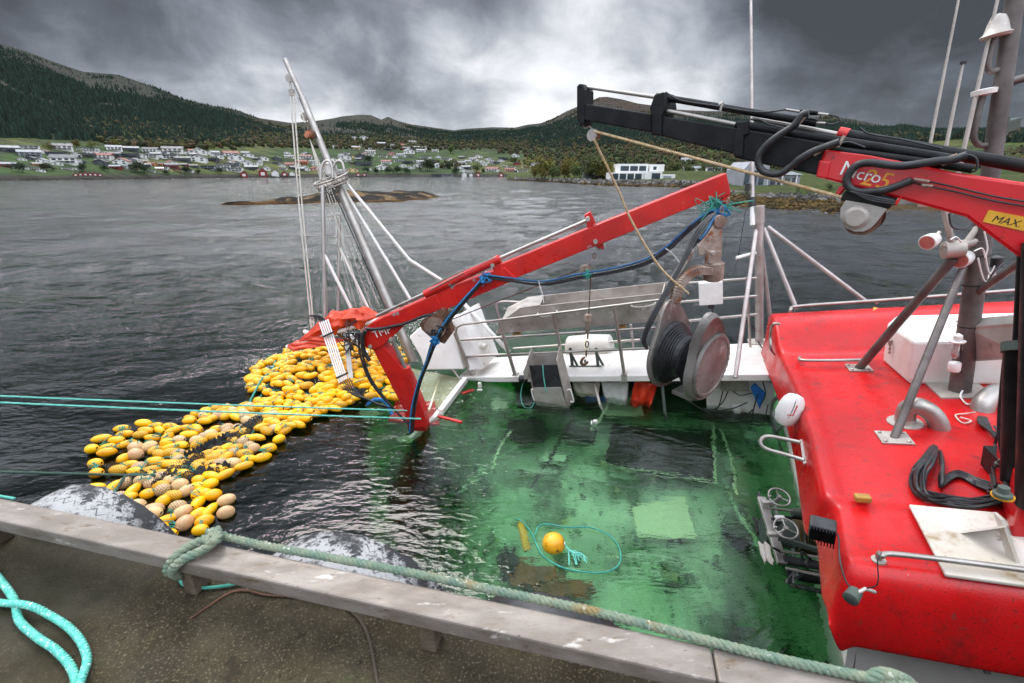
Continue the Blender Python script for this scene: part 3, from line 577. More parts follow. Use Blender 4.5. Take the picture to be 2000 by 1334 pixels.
LM = [(40, 300, 'high at far left'), (60, 322, 'by the far-left field'), (130, 300, 'up beside the dark wood at left'), (150, 320, 'above the six red boathouses'), (225, 300, 'on the upper row left of the mast'), (235, 322, 'behind the big shore bush'), (320, 302, 'in the upper row of the left village'), (320, 326, 'just above the left shore road'), (400, 306, 'on the slope under the tall birch wood'), (400, 326, 'near the shore below the birch wood'), (470, 305, 'upper row beside the birch wood'), (470, 326, 'lower row beside the birch wood'), (540, 308, 'upper row, left of the mast'), (530, 330, 'waterside, left of the mast'), (595, 310, 'directly behind the steel mast'), (610, 332, 'behind the steel mast close to the shore'), (690, 272, 'alone high in the wood'), (680, 308, 'right of the mast below the wood'), (700, 335, 'right of the mast beside the water'), (745, 292, 'on the upper slope in mid picture'), (750, 320, 'on the green slope in mid picture'), (800, 285, 'under the yellow-green hill field'), (800, 303, 'below the hill field, second row'), (800, 322, 'on the broad meadow'), (860, 312, 'on the road above the meadow'), (870, 340, 'on the water right of the meadow'), (910, 320, 'left of the small valley'), (950, 316, 'high in the small valley'), (960, 336, 'low in the small valley'), (1030, 328, 'beside the wooded headland'), (1350, 325, 'behind the headland building')]
HS = [(20, 296, 30, 'dark', 'grey', 'long'), (57, 291, 34, 'white', 'grey', 'flat'), (60, 306, 36, 'grey', 'grey', 'long'), (17, 326, 26, 'red', 'grey', 'long'), (74, 323, 18, 'orange', 'grey', 'long'), (84, 318, 18, 'white', 'grey', 'gable'), (122, 293, 34, 'white', 'dark', 'long'), (112, 305, 32, 'dark', 'dark', 'flat'), (131, 320, 44, 'white', 'dark', 'long'), (152, 324, 18, 'red', 'dark', 'long'), (160, 294, 16, 'white', 'white', 'flat'), (179, 295, 24, 'white', 'dark', 'flat'), (148, 303, 14, 'white', 'grey', 'gable'), (168, 306, 30, 'dark', 'dark', 'flat'), (204, 311, 30, 'white', 'red', 'long'), (199, 323, 24, 'dark', 'dark', 'gable'), (222, 306, 28, 'dark', 'dark', 'long'), (224, 294, 26, 'white', 'grey', 'long'), (257, 295, 26, 'dark', 'grey', 'long'), (255, 307, 30, 'dark', 'grey', 'flat'), (240, 322, 28, 'white', 'red', 'gable'), (264, 318, 24, 'white', 'grey', 'gable'), (227, 330, 20, 'red', 'grey', 'long'), (297, 299, 28, 'white', 'dark', 'long'), (291, 309, 30, 'white', 'dark', 'flat'), (327, 309, 30, 'white', 'dark', 'flat'), (339, 298, 36, 'white', 'dark', 'long'), (358, 315, 28, 'dark', 'dark', 'long'), (389, 301, 26, 'white', 'grey', 'gable'), (389, 316, 30, 'white', 'dark', 'gable'), (414, 314, 24, 'dark', 'dark', 'flat'), (298, 323, 14, 'orange', 'red', 'long'), (313, 323, 14, 'orange', 'dark', 'long'), (337, 328, 24, 'red', 'dark', 'long'), (312, 332, 14, 'pink', 'white', 'long'), (379, 327, 16, 'dark', 'dark', 'long'), (411, 330, 30, 'grey', 'dark', 'flat'), (452, 306, 28, 'white', 'red', 'long'), (460, 313, 30, 'white', 'dark', 'gable'), (454, 324, 26, 'grey', 'dark', 'flat'), (485, 306, 20, 'white', 'grey', 'gable'), (482, 323, 22, 'white', 'grey', 'gable'), (437, 328, 26, 'white', 'grey', 'flat'), (456, 334, 30, 'white', 'grey', 'flat'), (492, 331, 24, 'dark', 'grey', 'long'), (505, 322, 16, 'white', 'dark', 'gable'), (514, 313, 20, 'white', 'dark', 'gable'), (500, 312, 14, 'dark', 'dark', 'long'), (520, 333, 16, 'white', 'grey', 'gable'), (541, 313, 18, 'dark', 'dark', 'gable'), (565, 309, 18, 'white', 'dark', 'long'), (566, 325, 18, 'pink', 'red', 'long'), (595, 310, 26, 'white', 'red', 'long'), (589, 321, 22, 'orange', 'red', 'long'), (612, 318, 16, 'white', 'dark', 'long'), (576, 331, 20, 'dark', 'dark', 'long'), (617, 333, 18, 'pink', 'red', 'gable'), (598, 333, 16, 'white', 'dark', 'gable'), (640, 322, 16, 'white', 'dark', 'long'), (688, 336, 22, 'yellow', 'dark', 'gable'), (668, 338, 20, 'white', 'dark', 'long'), (673, 311, 24, 'white', 'grey', 'gable'), (705, 309, 22, 'dark', 'dark', 'gable'), (724, 300, 20, 'white', 'dark', 'long'), (693, 272, 14, 'white', 'grey', 'gable'), (711, 273, 18, 'white', 'grey', 'gable'), (745, 284, 16, 'dark', 'grey', 'long'), (764, 303, 14, 'pink', 'red', 'gable'), (748, 307, 18, 'white', 'dark', 'flat'), (784, 306, 18, 'white', 'dark', 'long'), (799, 300, 20, 'white', 'grey', 'gable'), (785, 286, 16, 'pink', 'red', 'long'), (805, 281, 16, 'white', 'dark', 'long'), (793, 293, 16, 'red', 'dark', 'long'), (814, 290, 14, 'dark', 'grey', 'long'), (822, 297, 18, 'white', 'grey', 'long'), (710, 323, 32, 'dark', 'dark', 'flat'), (748, 331, 24, 'white', 'grey', 'gable'), (755, 320, 20, 'white', 'red', 'long'), (779, 316, 20, 'white', 'grey', 'flat'), (796, 320, 20, 'dark', 'dark', 'flat'), (787, 327, 14, 'white', 'grey', 'gable'), (815, 316, 16, 'white', 'dark', 'flat'), (817, 326, 18, 'white', 'dark', 'gable'), (832, 310, 20, 'white', 'dark', 'flat'), (844, 315, 16, 'dark', 'grey', 'flat'), (856, 327, 20, 'white', 'grey', 'gable'), (872, 313, 20, 'white', 'grey', 'flat'), (882, 320, 14, 'dark', 'grey', 'flat'), (902, 321, 18, 'white', 'dark', 'long'), (910, 330, 20, 'dark', 'grey', 'long'), (925, 314, 18, 'white', 'dark', 'long'), (945, 323, 14, 'white', 'grey', 'gable'), (954, 313, 14, 'white', 'dark', 'gable'), (967, 320, 18, 'grey', 'dark', 'flat'), (983, 312, 20, 'dark', 'dark', 'flat'), (985, 326, 12, 'white', 'white', 'flat'), (962, 335, 26, 'white', 'red', 'long'), (995, 335, 20, 'pink', 'red', 'long'), (1020, 336, 22, 'white', 'dark', 'flat'), (1010, 322, 14, 'red', 'dark', 'gable'), (1044, 325, 22, 'white', 'dark', 'gable')]
rh = random.Random(14)
for _ in range(190):
    q = rh.random(); x = rh.uniform(30, 440) if q < .3 else rh.uniform(440, 1035); y = rh.uniform(296, 336) if x < 640 else (rh.uniform(286, 336) if x < 880 else rh.uniform(306, 338))
    if min(abs(x-h_[0])+2.5*abs(y-h_[1]) for h_ in HS) < 11: continue
    HS.append((x, y, rh.uniform(11, 17)*(1.2 if x < 440 else 1), rh.choice(['white']*9+['grey', 'dark', 'red', 'yellow']), rh.choice(['dark', 'dark', 'grey', 'grey', 'dark', 'red']), rh.choice(['long', 'gable', 'gable', 'flat'])))
for a in sorted(HS, key=lambda q: q[0]): house(*a)
for a in [(148, 343, 11), (158, 343, 11), (167.5, 343, 11), (177, 343, 11), (186.5, 343, 11), (196, 343, 11)]: house(*a, 'red', 'dark', 'hut', name='boathouse', cat='boathouse', yaw=0)
for a in [(477, 344, 18, 'red'), (514, 343, 22, 'red'), (538, 343, 19, 'white'), (556, 343, 15, 'red'), (571, 343, 14, 'white'), (583, 343, 10, 'red'), (700, 343, 12, 'red'), (712, 343, 10, 'red'), (907, 345, 14, 'white'), (920, 345, 10, 'white'), (934, 345, 12, 'red'), (979, 345, 14, 'red')]: house(a[0], a[1], a[2], a[3], 'dark', 'hut', name='boathouse', cat='boathouse', yaw=0)
house(853, 344, 22, 'dark', 'dark', 'flat', name='boathouse', cat='boathouse', yaw=0); house(874, 344, 22, 'grey', 'grey', 'flat', name='boathouse', cat='boathouse', yaw=0)

# single trees and bushes near the far shore
def crown_mesh(seed, mat, n=900):
    r_ = np.random.default_rng(seed); m = MB(); cl = r_.normal(size=(9, 3))*V(.3, .3, .22)+V(0, 0, .62)
    for _ in range(n):
        c = cl[r_.integers(9)]+r_.normal(size=3)*.15; a, b = nrm(r_.normal(size=3))*.055, nrm(r_.normal(size=3))*.055; m.add([c-a, c+b, c+a, c-b], [(0, 1, 2, 3)])
    return m.mesh('crown', mat)
TR = {k: [crown_mesh(s, k) for s in (i, i+1)] for i, k in enumerate(('crown_dark', 'crown_green', 'crown_autumn'))}
tk = MB().tube([(0, 0, -.1), (.02, 0, .3), (0, .02, .7)], [.05, .035, .012], 6).mesh('trunk', 'trunk')
tcount = {}
def tree(px, py, hpx, kind_, where, hfn=hit):
    P = hfn(px, py); s = .78*hpx/FPX*dep(P); nm = {'crown_dark': 'dark green', 'crown_green': 'light green', 'crown_autumn': 'yellowing autumn'}[kind_]
    b = f'{nm} round tree {where}'; tcount[b] = tcount.get(b, 0)+1; n = tcount[b]
    t = thing('broadleaf_tree', b if n == 1 else b+', number %d from the left' % n, 'tree', P, 'single trees near the far shore')
    t.scale = (s, s, s); t.rotation_euler = (0, 0, random.uniform(0, 6))
    for m_, q in ((random.choice(TR[kind_]), 'crown'), (tk, 'trunk')):
        o = bpy.data.objects.new(q, m_); col.objects.link(o); o.parent = t
for a in [(45, 337, 22), (92, 334, 18), (270, 338, 26), (283, 338, 22), (161, 335, 18)]: tree(*a, 'crown_dark', 'by the six boathouses')
for a in [(362, 340, 16), (205, 334, 14), (432, 340, 14), (388, 340, 10), (325, 341, 10)]: tree(*a, 'crown_dark', 'on the middle of the left shore')
for a in [(835, 334, 26), (760, 340, 16), (775, 340, 17), (795, 340, 15), (735, 340, 13), (718, 338, 14), (720, 318, 18), (890, 340, 16), (876, 330, 14)]: tree(*a, 'crown_dark', 'on the meadow across the water')
for a in [(930, 336, 16), (1005, 322, 18), (880, 300, 16), (640, 330, 14)]: tree(*a, 'crown_green', 'between the far houses')
for a in [(100, 292, 14), (150, 290, 16), (300, 290, 14), (180, 288, 13), (230, 288, 15), (360, 290, 14)]: tree(*a, 'crown_autumn', 'above the top row of houses')
for i in range(16):
    tree(1045+i*11+random.uniform(-4, 4), 349+random.uniform(0, 1), random.uniform(20, 44), random.choice(['crown_autumn', 'crown_autumn', 'crown_green']), 'in the headland grove', hhit)
for a in [(1262, 349, 30), (1280, 350, 26), (1310, 350, 34), (1345, 350, 30), (1375, 350, 32), (1400, 352, 28), (1420, 352, 36), (1230, 349, 34)]: tree(*a, 'crown_green', 'behind the modern building', lambda x, y: hhit(x, y)*V(1.5, 1.5, 1))
for a in [(1620, 372, 14), (1560, 372, 12)]: tree(*a, 'crown_green', 'beside the glass building', hhit)

# modern buildings on the headland
def bld(px0, px1, pyb, depth_, hfn=hhit, k=1.):
    A, B = hfn(px0, pyb), hfn(px1, pyb); A = A*V(k, k, 1); D = dep((A+B)/2); A = at(px0, pyb, D); B = at(px1, pyb, D); A[2] = B[2] = min(A[2], B[2]); X = nrm(B-A); Y = V(-X[1], X[0], 0); return A-V(0, 0, .4), X, Y, np.linalg.norm(B-A), D
Zv = V(0, 0, 1)
def block(m, A, X, Y, x0, x1, y0, y1, z0, z1, mi=0): m.box(A+X*(x0+x1)/2+Y*(y0+y1)/2+Zv*(z0+z1)/2, (X, Y, Zv), ((x1-x0)/2, (y1-y0)/2, (z1-z0)/2), mi)
A, X, Y, L, D = bld(1192, 1318, 351, 12); u = D/FPX
t = thing('modern_building', 'white cubic two-storey building with big windows on the headland', 'building', A)
m = MB(); block(m, A, X, Y, 0, L*.52, 0, 10, 0, 15*u); block(m, A, X, Y, L*.13, L*.60, 3, 12, 15*u+.01, 31*u); block(m, A, X, Y, L*.52+.02, L*.78, -1.5, 10, 0, 17*u); block(m, A, X, Y, L*.62, L*.84, 2, 9, 17*u+.01, 30*u); block(m, A, X, Y, L*.78+.02, L, 0, 7, 0, 12*u); m.build('wall', 'h_white', t)
for (a0, a1, z0, z1, yy) in ((.03, .12, 2, 13, 0), (.14, .24, 2, 13, 0), (.26, .36, 2, 13, 0), (.38, .48, 2, 13, 0), (.62, .75, 3, 14, -1.5), (.17, .3, 18, 27, 3), (.32, .44, 18, 27, 3), (.46, .57, 18, 27, 3), (.67, .72, 20, 26, 2)):
    m = MB(); block(m, A, X, Y, L*a0, L*a1, yy-.08, yy+.05, z0*u, z1*u); m.build('window', 'glass_dark', t)
m = MB(); block(m, A, X, Y, L*.82, L*.94, -.08, .05, 0, 9*u); m.build('door', 'h_grey', t)
A, X, Y, L, D = bld(1145, 1192, 350, 12); u = D/FPX
t = thing('dark_timber_building', 'dark timber building with open balcony left of the white one', 'building', A)
m = MB(); block(m, A, X, Y, 0, L, 4, 12, 0, 24*u); block(m, A, X, Y, L*.25, L, 0, 4, 10*u, 12*u); m.build('wall', 'h_dark', t)
m = MB(); block(m, A, X, Y, L*.3, L*.95, 3.9, 4.1, 1*u, 9*u); m.build('window', 'glass_dark', t)
house(1349, 332, 34, 'white', 'grey', 'long', hfn=lambda x, y: hhit(x, y+17)*V(1.6, 1.6, 1)+V(0, 0, 3), yaw=.1); house(1343, 318, 26, 'white', 'grey', 'long', yaw=.1)
house(1405, 338, 60, 'white', 'dark', 'flat', hfn=lambda x, y: hhit(x, y+14)*V(1.5, 1.5, 1)+V(0, 0, 2), yaw=.05)
A, X, Y, L, D = bld(1448, 1565, 362, 12); A = A+V(0, 0, .3); u = D/FPX
t = thing('glass_waterfront_building', 'angular glazed waterfront building with white fins behind the antenna', 'building', A)
m = MB(); m.prism([A, A+X*L*.42, A+X*L*.42+Zv*36*u, A+X*L*.1+Zv*44*u, A+Zv*30*u], Y*9); block(m, A, X, Y, L*.42+.02, L, 1, 8, 0, 20*u); m.build('wall', 'h_grey', t)
for k in range(8):
    m = MB(); x0 = .03+k*.12; hh_ = 28 if k < 3 else 15; yy = 0 if k < 3 else 1
    block(m, A, X, Y, L*x0, L*(x0+.085), yy-.08, yy+.04, 2*u, hh_*u); m.build('window', 'glass_dark', t)
m = MB(); m.prism([A+X*L*.5+Zv*20.2*u+Y*.5, A+X*L*1.03+Zv*20.2*u+Y*.5, A+X*L*.98+Zv*26*u+Y*4, A+X*L*.6+Zv*28*u+Y*4], Y*4); m.build('roof', 'r_grey', t)
m = MB(); 
for k in (.44, .68, .92): block(m, A, X, Y, L*k, L*k+.25, .6, .98, 0, 20*u)
m.build('white_fin', 'h_white', t)
for i, (a, b) in enumerate(((1345, 357), (1365, 357))):
    pass
# thin stake standing in the fjord at far left
P = gz(15, 366); MB().tube([P-V(0, 0, 1), P+V(-.5, 0, 1.1)], .06, 6).build('channel_stake', 'black_rubber', label='thin dark stake leaning out of the fjord at far left', cat='stake')
# ================================================================ the half-sunk fishing boat
boat = thing('fishing_boat', 'half-sunk fishing boat with red wheelhouse roof, white gangway and deck awash', 'boat', gz(1300, 900, 0))
def P_(mb, name, mat, parent=boat, smooth=None, bevel=0, label=None): return mb.build(name, mat, parent, smooth, bevel, label)
def pipe(name, pts, wpx, mat='steel', parent=boat, n=10, sm=True):
    pts = [np.asarray(p, float) for p in pts]; r = [pxr(wpx, p) for p in pts]; r = [sum(r)/len(r)]*len(pts)
    q = curve(pts, 6) if (len(pts) > 2 and sm) else pts
    return P_(MB().tube(q, r[0], n), name, mat, parent, 60)

# --- gangway deck
th = .115
L0, R0_ = W(893, 737), W(1526, 731)
bk = E2*1.15
m = MB(); m.prism([L0, R0_, R0_+bk*1.35, L0+bk*.95], -E3*th); gang = P_(m, 'gangway_deck', 'white_paint', bevel=.012)
m = MB()
for x in (921, 1006, 1219):
    q = W(x, 733); m.box(q-E3*.05+E2*.03, (E1, E2, E3), (.05, .06, .075))
P_(m, 'rail_foot', 'steel_dull', gang)
# bulwark posts and white block at the left end
D0 = 9.3
m = MB(); m.prism([at(x, y, D0) for x, y in ((798, 658), (818, 640), (880, 628), (906, 722), (828, 723), (822, 700))], E2*.75-E3*.02); P_(m, 'bulwark_box', 'white_paint', bevel=.03)
m = MB(); m.prism([at(x, y, 9.25) for x, y in ((884, 622), (900, 613), (942, 722), (915, 724))], E2*.9); P_(m, 'bulwark', 'white_paint', bevel=.02)
# sloping cream hull plate running into the sea with its white edge bar
m = MB(); a = [W(788, 728, -.02), W(905, 741, -.06), gz(866, 800, -.03), gz(845, 850, -.35), gz(800, 846, -.35)]; m.prism(a, (0, 0, -.05)); P_(m, 'hull_plate', 'cream_paint')
m = MB(); 
for (x0, y0, x1, y1) in ((860, 738, 838, 802), (820, 735, 822, 800)): m.beam(W(x0, y0, -.02)+V(0, 0, .03), gz(x1, y1, .03), .03, .05)
P_(m, 'hull_rib', 'cream_paint')
m = MB(); m.beam(W(909, 742, .0), gz(860, 806, .02), .10, .14); m.beam(gz(860, 806, .02), gz(806, 880, -.5), .10, .14); P_(m, 'gunwale_bar', 'white_paint', bevel=.01)
P_(MB().beam(gz(848, 812, -.02), gz(902, 826, .0), .05, .05), 'red_rail', 'crane_red'); P_(MB().beam(gz(830, 800, .02), gz(768, 806, -.04), .05, .05), 'red_rail', 'crane_red'); P_(MB().beam(gz(902, 770, .0), gz(925, 765, -.03), .07, .06), 'red_rail', 'crane_red')

# --- guard rail along the near edge
rl = [FP(890, 652), FP(893, 640), FP(903, 634), FP(1090, 611), FP(1287, 586)]
P_(MB().tube(crom(rl[:3], 5).tolist()+[rl[3], rl[4]], .022, 10), 'top_rail', 'steel', smooth=60)
for y0, y1 in (((900, 664), (1280, 640)), ((909, 696), (1268, 680))): pipe('rail', [FP(*y0, .01), FP(*y1, .01)], 5.5, n=8)
for a, b in (((888, 650), (921, 731)), ((975, 628), (1006, 732)), ((1081, 613), (1097, 694)), ((1200, 601), (1219, 730))): pipe('rail_post', [FP(*b), FP(*a)], 7, n=8)
pipe('rail_post', [FP(890, 640)+E2*.02, at(862, 600, 9.1)], 6, n=8); pipe('rail', [FP(853, 678, -.03), W(898, 741)], 5, n=8)
# far side rail
FB = 1.35
for a, b in (((1300, 556), (1478, 543)), ((1300, 592), (1478, 578)), ((1290, 632), (1478, 614)), ((1003, 681), (1250, 664))): pipe('rail', [FP(*a, FB), FP(*b, FB)], 5, n=8)
for a, b in (((1458, 541), (1466, 690)), ((1232, 634), (1238, 690)),): pipe('rail_post', [FP(*b, FB), FP(*a, FB)], 5, n=8)
pipe('rail_end', [FP(1015, 590, .9), FP(975, 590, .9), FP(970, 600, .9), FP(978, 626, .9), FP(990, 640, .9)], 4.5)
P_(MB().lathe(at(920, 676, 9.6), nrm(E1-E3*.05), [(0, .02), (.0, .085), (.26, .09), (.27, .07), (.36, .05)], 16), 'fender_roll', 'tub_white', smooth=40)
pipe('stay_pole', [at(905, 592, 9.6), at(995, 688, 9.5)], 8, 'white_paint')

# --- stainless sorting trough on the far side of the rail
m = MB(); k0, k1 = .10, .85
f = [FP(x, y, k0) for x, y in ((979, 628), (1014, 603), (1054, 597), (1292, 573), (1283, 628), (969, 652))]; m.prism(f, E2*.02)
b = [FP(x, y, k1) for x, y in ((1000, 600), (1063, 577), (1305, 551), (1298, 604), (1000, 640))]; m.prism(b, E2*.02)
m.prism([f[5]+E3*.03, f[4]+E3*.03, f[4]+E2*(k1-k0)+E3*.03, f[5]+E2*(k1-k0)+E3*.03], E3*.015)
m.prism([f[3], f[3]+E2*(k1-k0), f[4]+E2*(k1-k0), f[4]], E1*.02); 
trough = m.build('sorting_trough', 'steel_dull', label='long open stainless trough lying along the gangway guard rail', cat='trough', bevel=.004)
WORG[trough.name] = np.array(trough.location)
m = MB(); m.prism([FP(1014, 603, k0), FP(1055, 597, k0), FP(1063, 577, k1), FP(1030, 581, k1)], E3*.012); m.build('lid', 'steel', trough)
m = MB(); m.prism([FP(979, 628, k0-.005), FP(1014, 603, k0-.005), FP(1030, 581, k1), FP(992, 600, k1)], -E3*.012); m.build('chute', 'steel_dull', trough)
for (x0, y0, x1, y1) in ((1051, 611, 1087, 606), (1235, 592, 1278, 587)):
    a, b = FP(x0, y0, k0-.01), FP(x1, y1, k0-.01); MB().tube(curve([a, a-E3*.05-E2*.04, (a+b)/2-E3*.075-E2*.05, b-E3*.05-E2*.04, b], 5), .014, 8).build('handle', 'white_paint', trough, 60)
for x, y in ((1009, 654), (1214, 640)): MB().box(FP(x, y, .22), (E1, E2, E3), (.07, .09, .035)).build('wood_block', 'brass_wood', trough, bevel=.008)
# --- white tub behind the rail
m = MB(); q = W(1143, 700)+E2*.55; m.lathe(q, E1, [(-.52, .12), (-.50, .26), (-.46, .30), (0, .32), (.42, .30), (.46, .24), (.5, .1)], 28); 
tub = m.build('float_tank', 'tub_white', label='big rounded white plastic tank lying on the gangway under the trough', cat='tank', smooth=40)
WORG[tub.name] = np.array(tub.location); MB().lathe(q-E1*.05, E1, [(-.02, .325), (-.02, .332), (.02, .332), (.02, .325)], 28).build('strap', 'sub_line', tub)
# stand on the deck
m = MB()
for x in (1118, 1168):
    a = W(x, 714); m.beam(a, up(a, 680), .06, .05); m.beam(a+E1*.1, up(a, 690), .03, .04)
m.beam(W(1112, 716), W(1174, 716), .05, .03); m.build('cradle_stand', 'hull_dark', label='dark steel cradle stand bolted on the gangway behind the hook', cat='stand')

# --- steel hopper hung outside the rail
K = -.38
m = MB(); Fq = [FP(x, y, K) for x, y in ((1028, 706), (1086, 704), (1109, 801), (1048, 800))]; T_ = .014
sx = E1*.0+nrm(FP(1123, 795, -.05)-FP(1109, 801, K))
m.prism([Fq[0], Fq[3], Fq[3]+E2*.36, Fq[0]+E2*.36+E3*.15], E1*T_); m.prism([Fq[1], Fq[2], Fq[2]+E2*.34+E1*.04, Fq[1]+E2*.36+E3*.18], E1*T_)
m.prism([Fq[3], Fq[2], Fq[2]+E2*.34+E1*.04, Fq[3]+E2*.36], E3*T_); m.prism([Fq[0]+E2*.36, Fq[1]+E2*.36, Fq[2]+E2*.34, Fq[3]+E2*.34], E2*T_)
g = lambda x, y: FP(x, y, K); m.prism([g(1041, 757), g(1096, 756), Fq[2], Fq[3]], -E2*T_); m.prism([g(1022, 726), g(1030, 706), g(1033, 740), g(1024, 742)], E2*.2)
hop = m.build('steel_hopper', 'steel_dull', label='stainless steel hopper box hanging outside the gangway rail with open dark chute', cat='hopper', bevel=.003); WORG[hop.name] = np.array(hop.location)
m = MB(); m.prism([g(1032, 716)+E2*.05, g(1087, 715)+E2*.05, g(1096, 756)+E2*.01, g(1042, 756)+E2*.01], E2*.01); m.build('chute_shade', 'black_rubber', hop)  # black sheet put in for the shaded inside of the chute
for x, s in ((1044, -1), (1108, 1)):
    a, b = g(x, 762), g(x+6, 784); MB().tube(curve([a, a+E1*s*.06, b+E1*s*.06, b], 5), .014, 8).build('handle', 'white_paint', hop, 60)
MB().rope(curve([g(1061, 712)-E2*.03, g(1063, 735)-E2*.04, g(1068, 764)-E2*.04]), .012, turns=20).build('cord', 'teal_bright', hop, 60)
MB().tube(curve([FP(1022, 745, -.2), gz(1017, 770, .12), gz(1022, 793, .02), gz(1036, 797, .02), gz(1044, 785, .1)]), .008, 6).build('cord', 'teal', smooth=60, label='loose teal cord looping into the water beside the steel hopper', cat='cord')
m = MB(); m.lathe(FP(1022, 740, -.25), E1, [(-.08, .04), (-.07, .07), (.07, .07), (.08, .04)], 14); m.build('rubber_roller', 'black_rubber', label='small black rubber roller at the left side of the steel hopper', cat='roller', smooth=40)

# --- things showing below the gangway
def sheet(name, pts, mat, label, cat, nx=10, ny=10, amp=.02, off=V(0, .01, 0), parent=None, th_=.008):
    p = [np.asarray(a, float) for a in pts]; vs = []; 
    for j in range(ny+1):
        for i in range(nx+1):
            a, b = i/nx, j/ny; q = (p[0]*(1-a)+p[1]*a)*(1-b)+(p[3]*(1-a)+p[2]*a)*b; d = amp*(math.sin(a*9+b*3+p[0][0]*5)+.6*math.sin(a*17-b*7)); vs.append(q+nrm(off)*d+V(0, 0, .3*amp*math.sin(a*6+b*9)))
    mb = MB(); mb.add(vs, [(j*(nx+1)+i, j*(nx+1)+i+1, (j+1)*(nx+1)+i+1, (j+1)*(nx+1)+i) for j in range(ny) for i in range(nx)])
    o = mb.build(name, mat, parent, 180, label=label, cat=cat); md = o.modifiers.new('solid', 'SOLIDIFY'); md.thickness = th_; return o
g2 = lambda x, y: FP(x, y, .25)
sheet('cloth_sheet', [g2(1118, 746), g2(1172, 746), g2(1168, 783), g2(1124, 780)], 'cloth_cream', 'cream cloth hanging under the gangway right of the hopper', 'cloth', off=E2)
sheet('cloth_sheet', [g2(1174, 746), g2(1228, 746), g2(1222, 806), g2(1186, 800)], 'cloth_white', 'pale grey sheet hanging under the gangway beside the orange oilskin', 'cloth', off=E2)
sheet('plastic_bag', [g2(1138, 781), g2(1185, 778), g2(1184, 800), g2(1142, 802)], 'plastic_blue', 'blue plastic bag awash below the cream cloth', 'bag', off=E2, amp=.03)
sheet('oilskin', [g2(1240, 745), g2(1288, 744), g2(1268, 800), g2(1226, 806)], 'oilskin', 'bright orange oilskin clothing hanging under the gangway', 'oilskin', off=E2, amp=.05)
pipe('stanchion', [g2(1163, 746)-E2*.1, gz(1176, 806, -.1)], 6, 'steel_dull'); pipe('stanchion', [g2(1294, 746)-E2*.1, gz(1301, 832, -.2)], 6, 'hull_dark')
m = MB(); m.prism([FP(x, y, .55) for x, y in ((1380, 738), (1512, 738), (1512, 812), (1380, 806))], E2*.05); pan = P_(m, 'house_front', 'white_paint')
m = MB(); m.box(FP(1435, 752, .48), (E1, E2, E3), (.22, .05, .10)); P_(m, 'switch_box', 'steel_dull', pan, bevel=.01)
m = MB(); m.prism([FP(x, y, .30) for x, y in ((1466, 758), (1474, 748), (1496, 768), (1484, 800))], E2*.03); P_(m, 'socket_panel', 'panel_blue', pan, bevel=.01)
m = MB()
for pts in (((1412, 764), (1405, 790), (1398, 803)), ((1422, 764), (1412, 785), (1396, 800)), ((1432, 764), (1445, 772), (1470, 768)), ((1460, 786), (1430, 798), (1395, 802), (1375, 798)), ((1470, 800), (1445, 822), (1400, 815), (1330, 775)), ((1480, 770), (1470, 810), (1472, 845), (1490, 830), (1500, 790)), ((1490, 745), (1495, 770), (1486, 790))):
    m.tube(curve([FP(x, y, .28) for x, y in pts]), .010, 6)
P_(m, 'cable', 'black_rubber', pan, 60)
m = MB(); m.lathe(gz(1438, 800, .03), E3, [(-.1, .07), (.14, .09), (.15, .085), (.13, .075), (-.08, .06)], 16); m.build('white_bucket', 'white_plastic', label='small white bucket half under water beside the blue socket panel', cat='bucket', smooth=40)
m = MB(); m.box(gz(1163, 826, .0), (E1, E2, E3), (.035, .03, .05)); m.lathe(gz(1156, 827, .02), E1, [(-.01, .05), (.01, .05)], 12); m.build('handle_grip', 'white_plastic', label='small white plastic grip floating in the green water below the cloths', cat='grip', bevel=.008)
P_(MB().box(at(937, 752, 8.9), (E1, E2, E3), (.03, .03, .05)).box(at(937, 762, 8.9), (E1, E2, E3), (.05, .03, .02)), 'cleat', 'white_paint', bevel=.008)

# --- steel pole with four legs (right of the net hauler)
f0 = W(1483, 668); t0 = up(f0, 436); t1 = up(f0, 402)
pole = P_(MB().tube([f0, t0], pxr(15, f0), 16).tube([t0, t1], pxr(19, t0), 16), 'mast_pole', 'alu_pink', smooth=40)
P_(MB().box(f0+E3*.008, (E1, E2, E3), (.19, .16, .008)), 'foot_plate', 'steel_dull', pole)
lt = up(f0, 447); DT = dep(lt)
for (tx, ty), q in (((1477, 450), W(1436, 738)), ((1484, 452), W(1508, 655, .1)), ((1492, 446), R(1556, 604, .35)), ((1499, 443), R(1690, 588, .35))): P_(MB().tube([at(tx, ty, DT), q], pxr(8, lt), 10), 'leg', 'alu_pink', pole, 60)
an = thing('whip_antenna', 'long white whip antenna clamped to the steel pole between crane arm and hauler', 'antenna', at(1468, 470, DT))
aD = lambda x, y: at(x, y, DT-.05)
MB().tube([aD(1470, 402), aD(1466, -60)], [.033, .022], 12).build('rod', 'alu_pink', an, 60); MB().tube([aD(1470, 404), aD(1470, 386)], .05, 12).build('collar', 'black_rubber', an, 60)
MB().tube([aD(1470, 440), aD(1470, 404)], .042, 12).build('socket', 'white_plastic', an, 60); MB().box(aD(1460, 366), (V(1, 0, 0), V(0, 1, 0), Zv), (.035, .03, .07)).build('relay_box', 'black_rubber', an, bevel=.01)
MB().tube(curve([aD(1461, 374), aD(1462, 396), aD(1455, 420), aD(1442, 500), aD(1438, 515), aD(1428, 535), aD(1412, 540)]), .008, 6).build('cable', 'black_rubber', an, 60)
MB().tube([aD(1438, 504), aD(1476, 494)], .03, 10).build('insulator', 'white_plastic', an, 60)
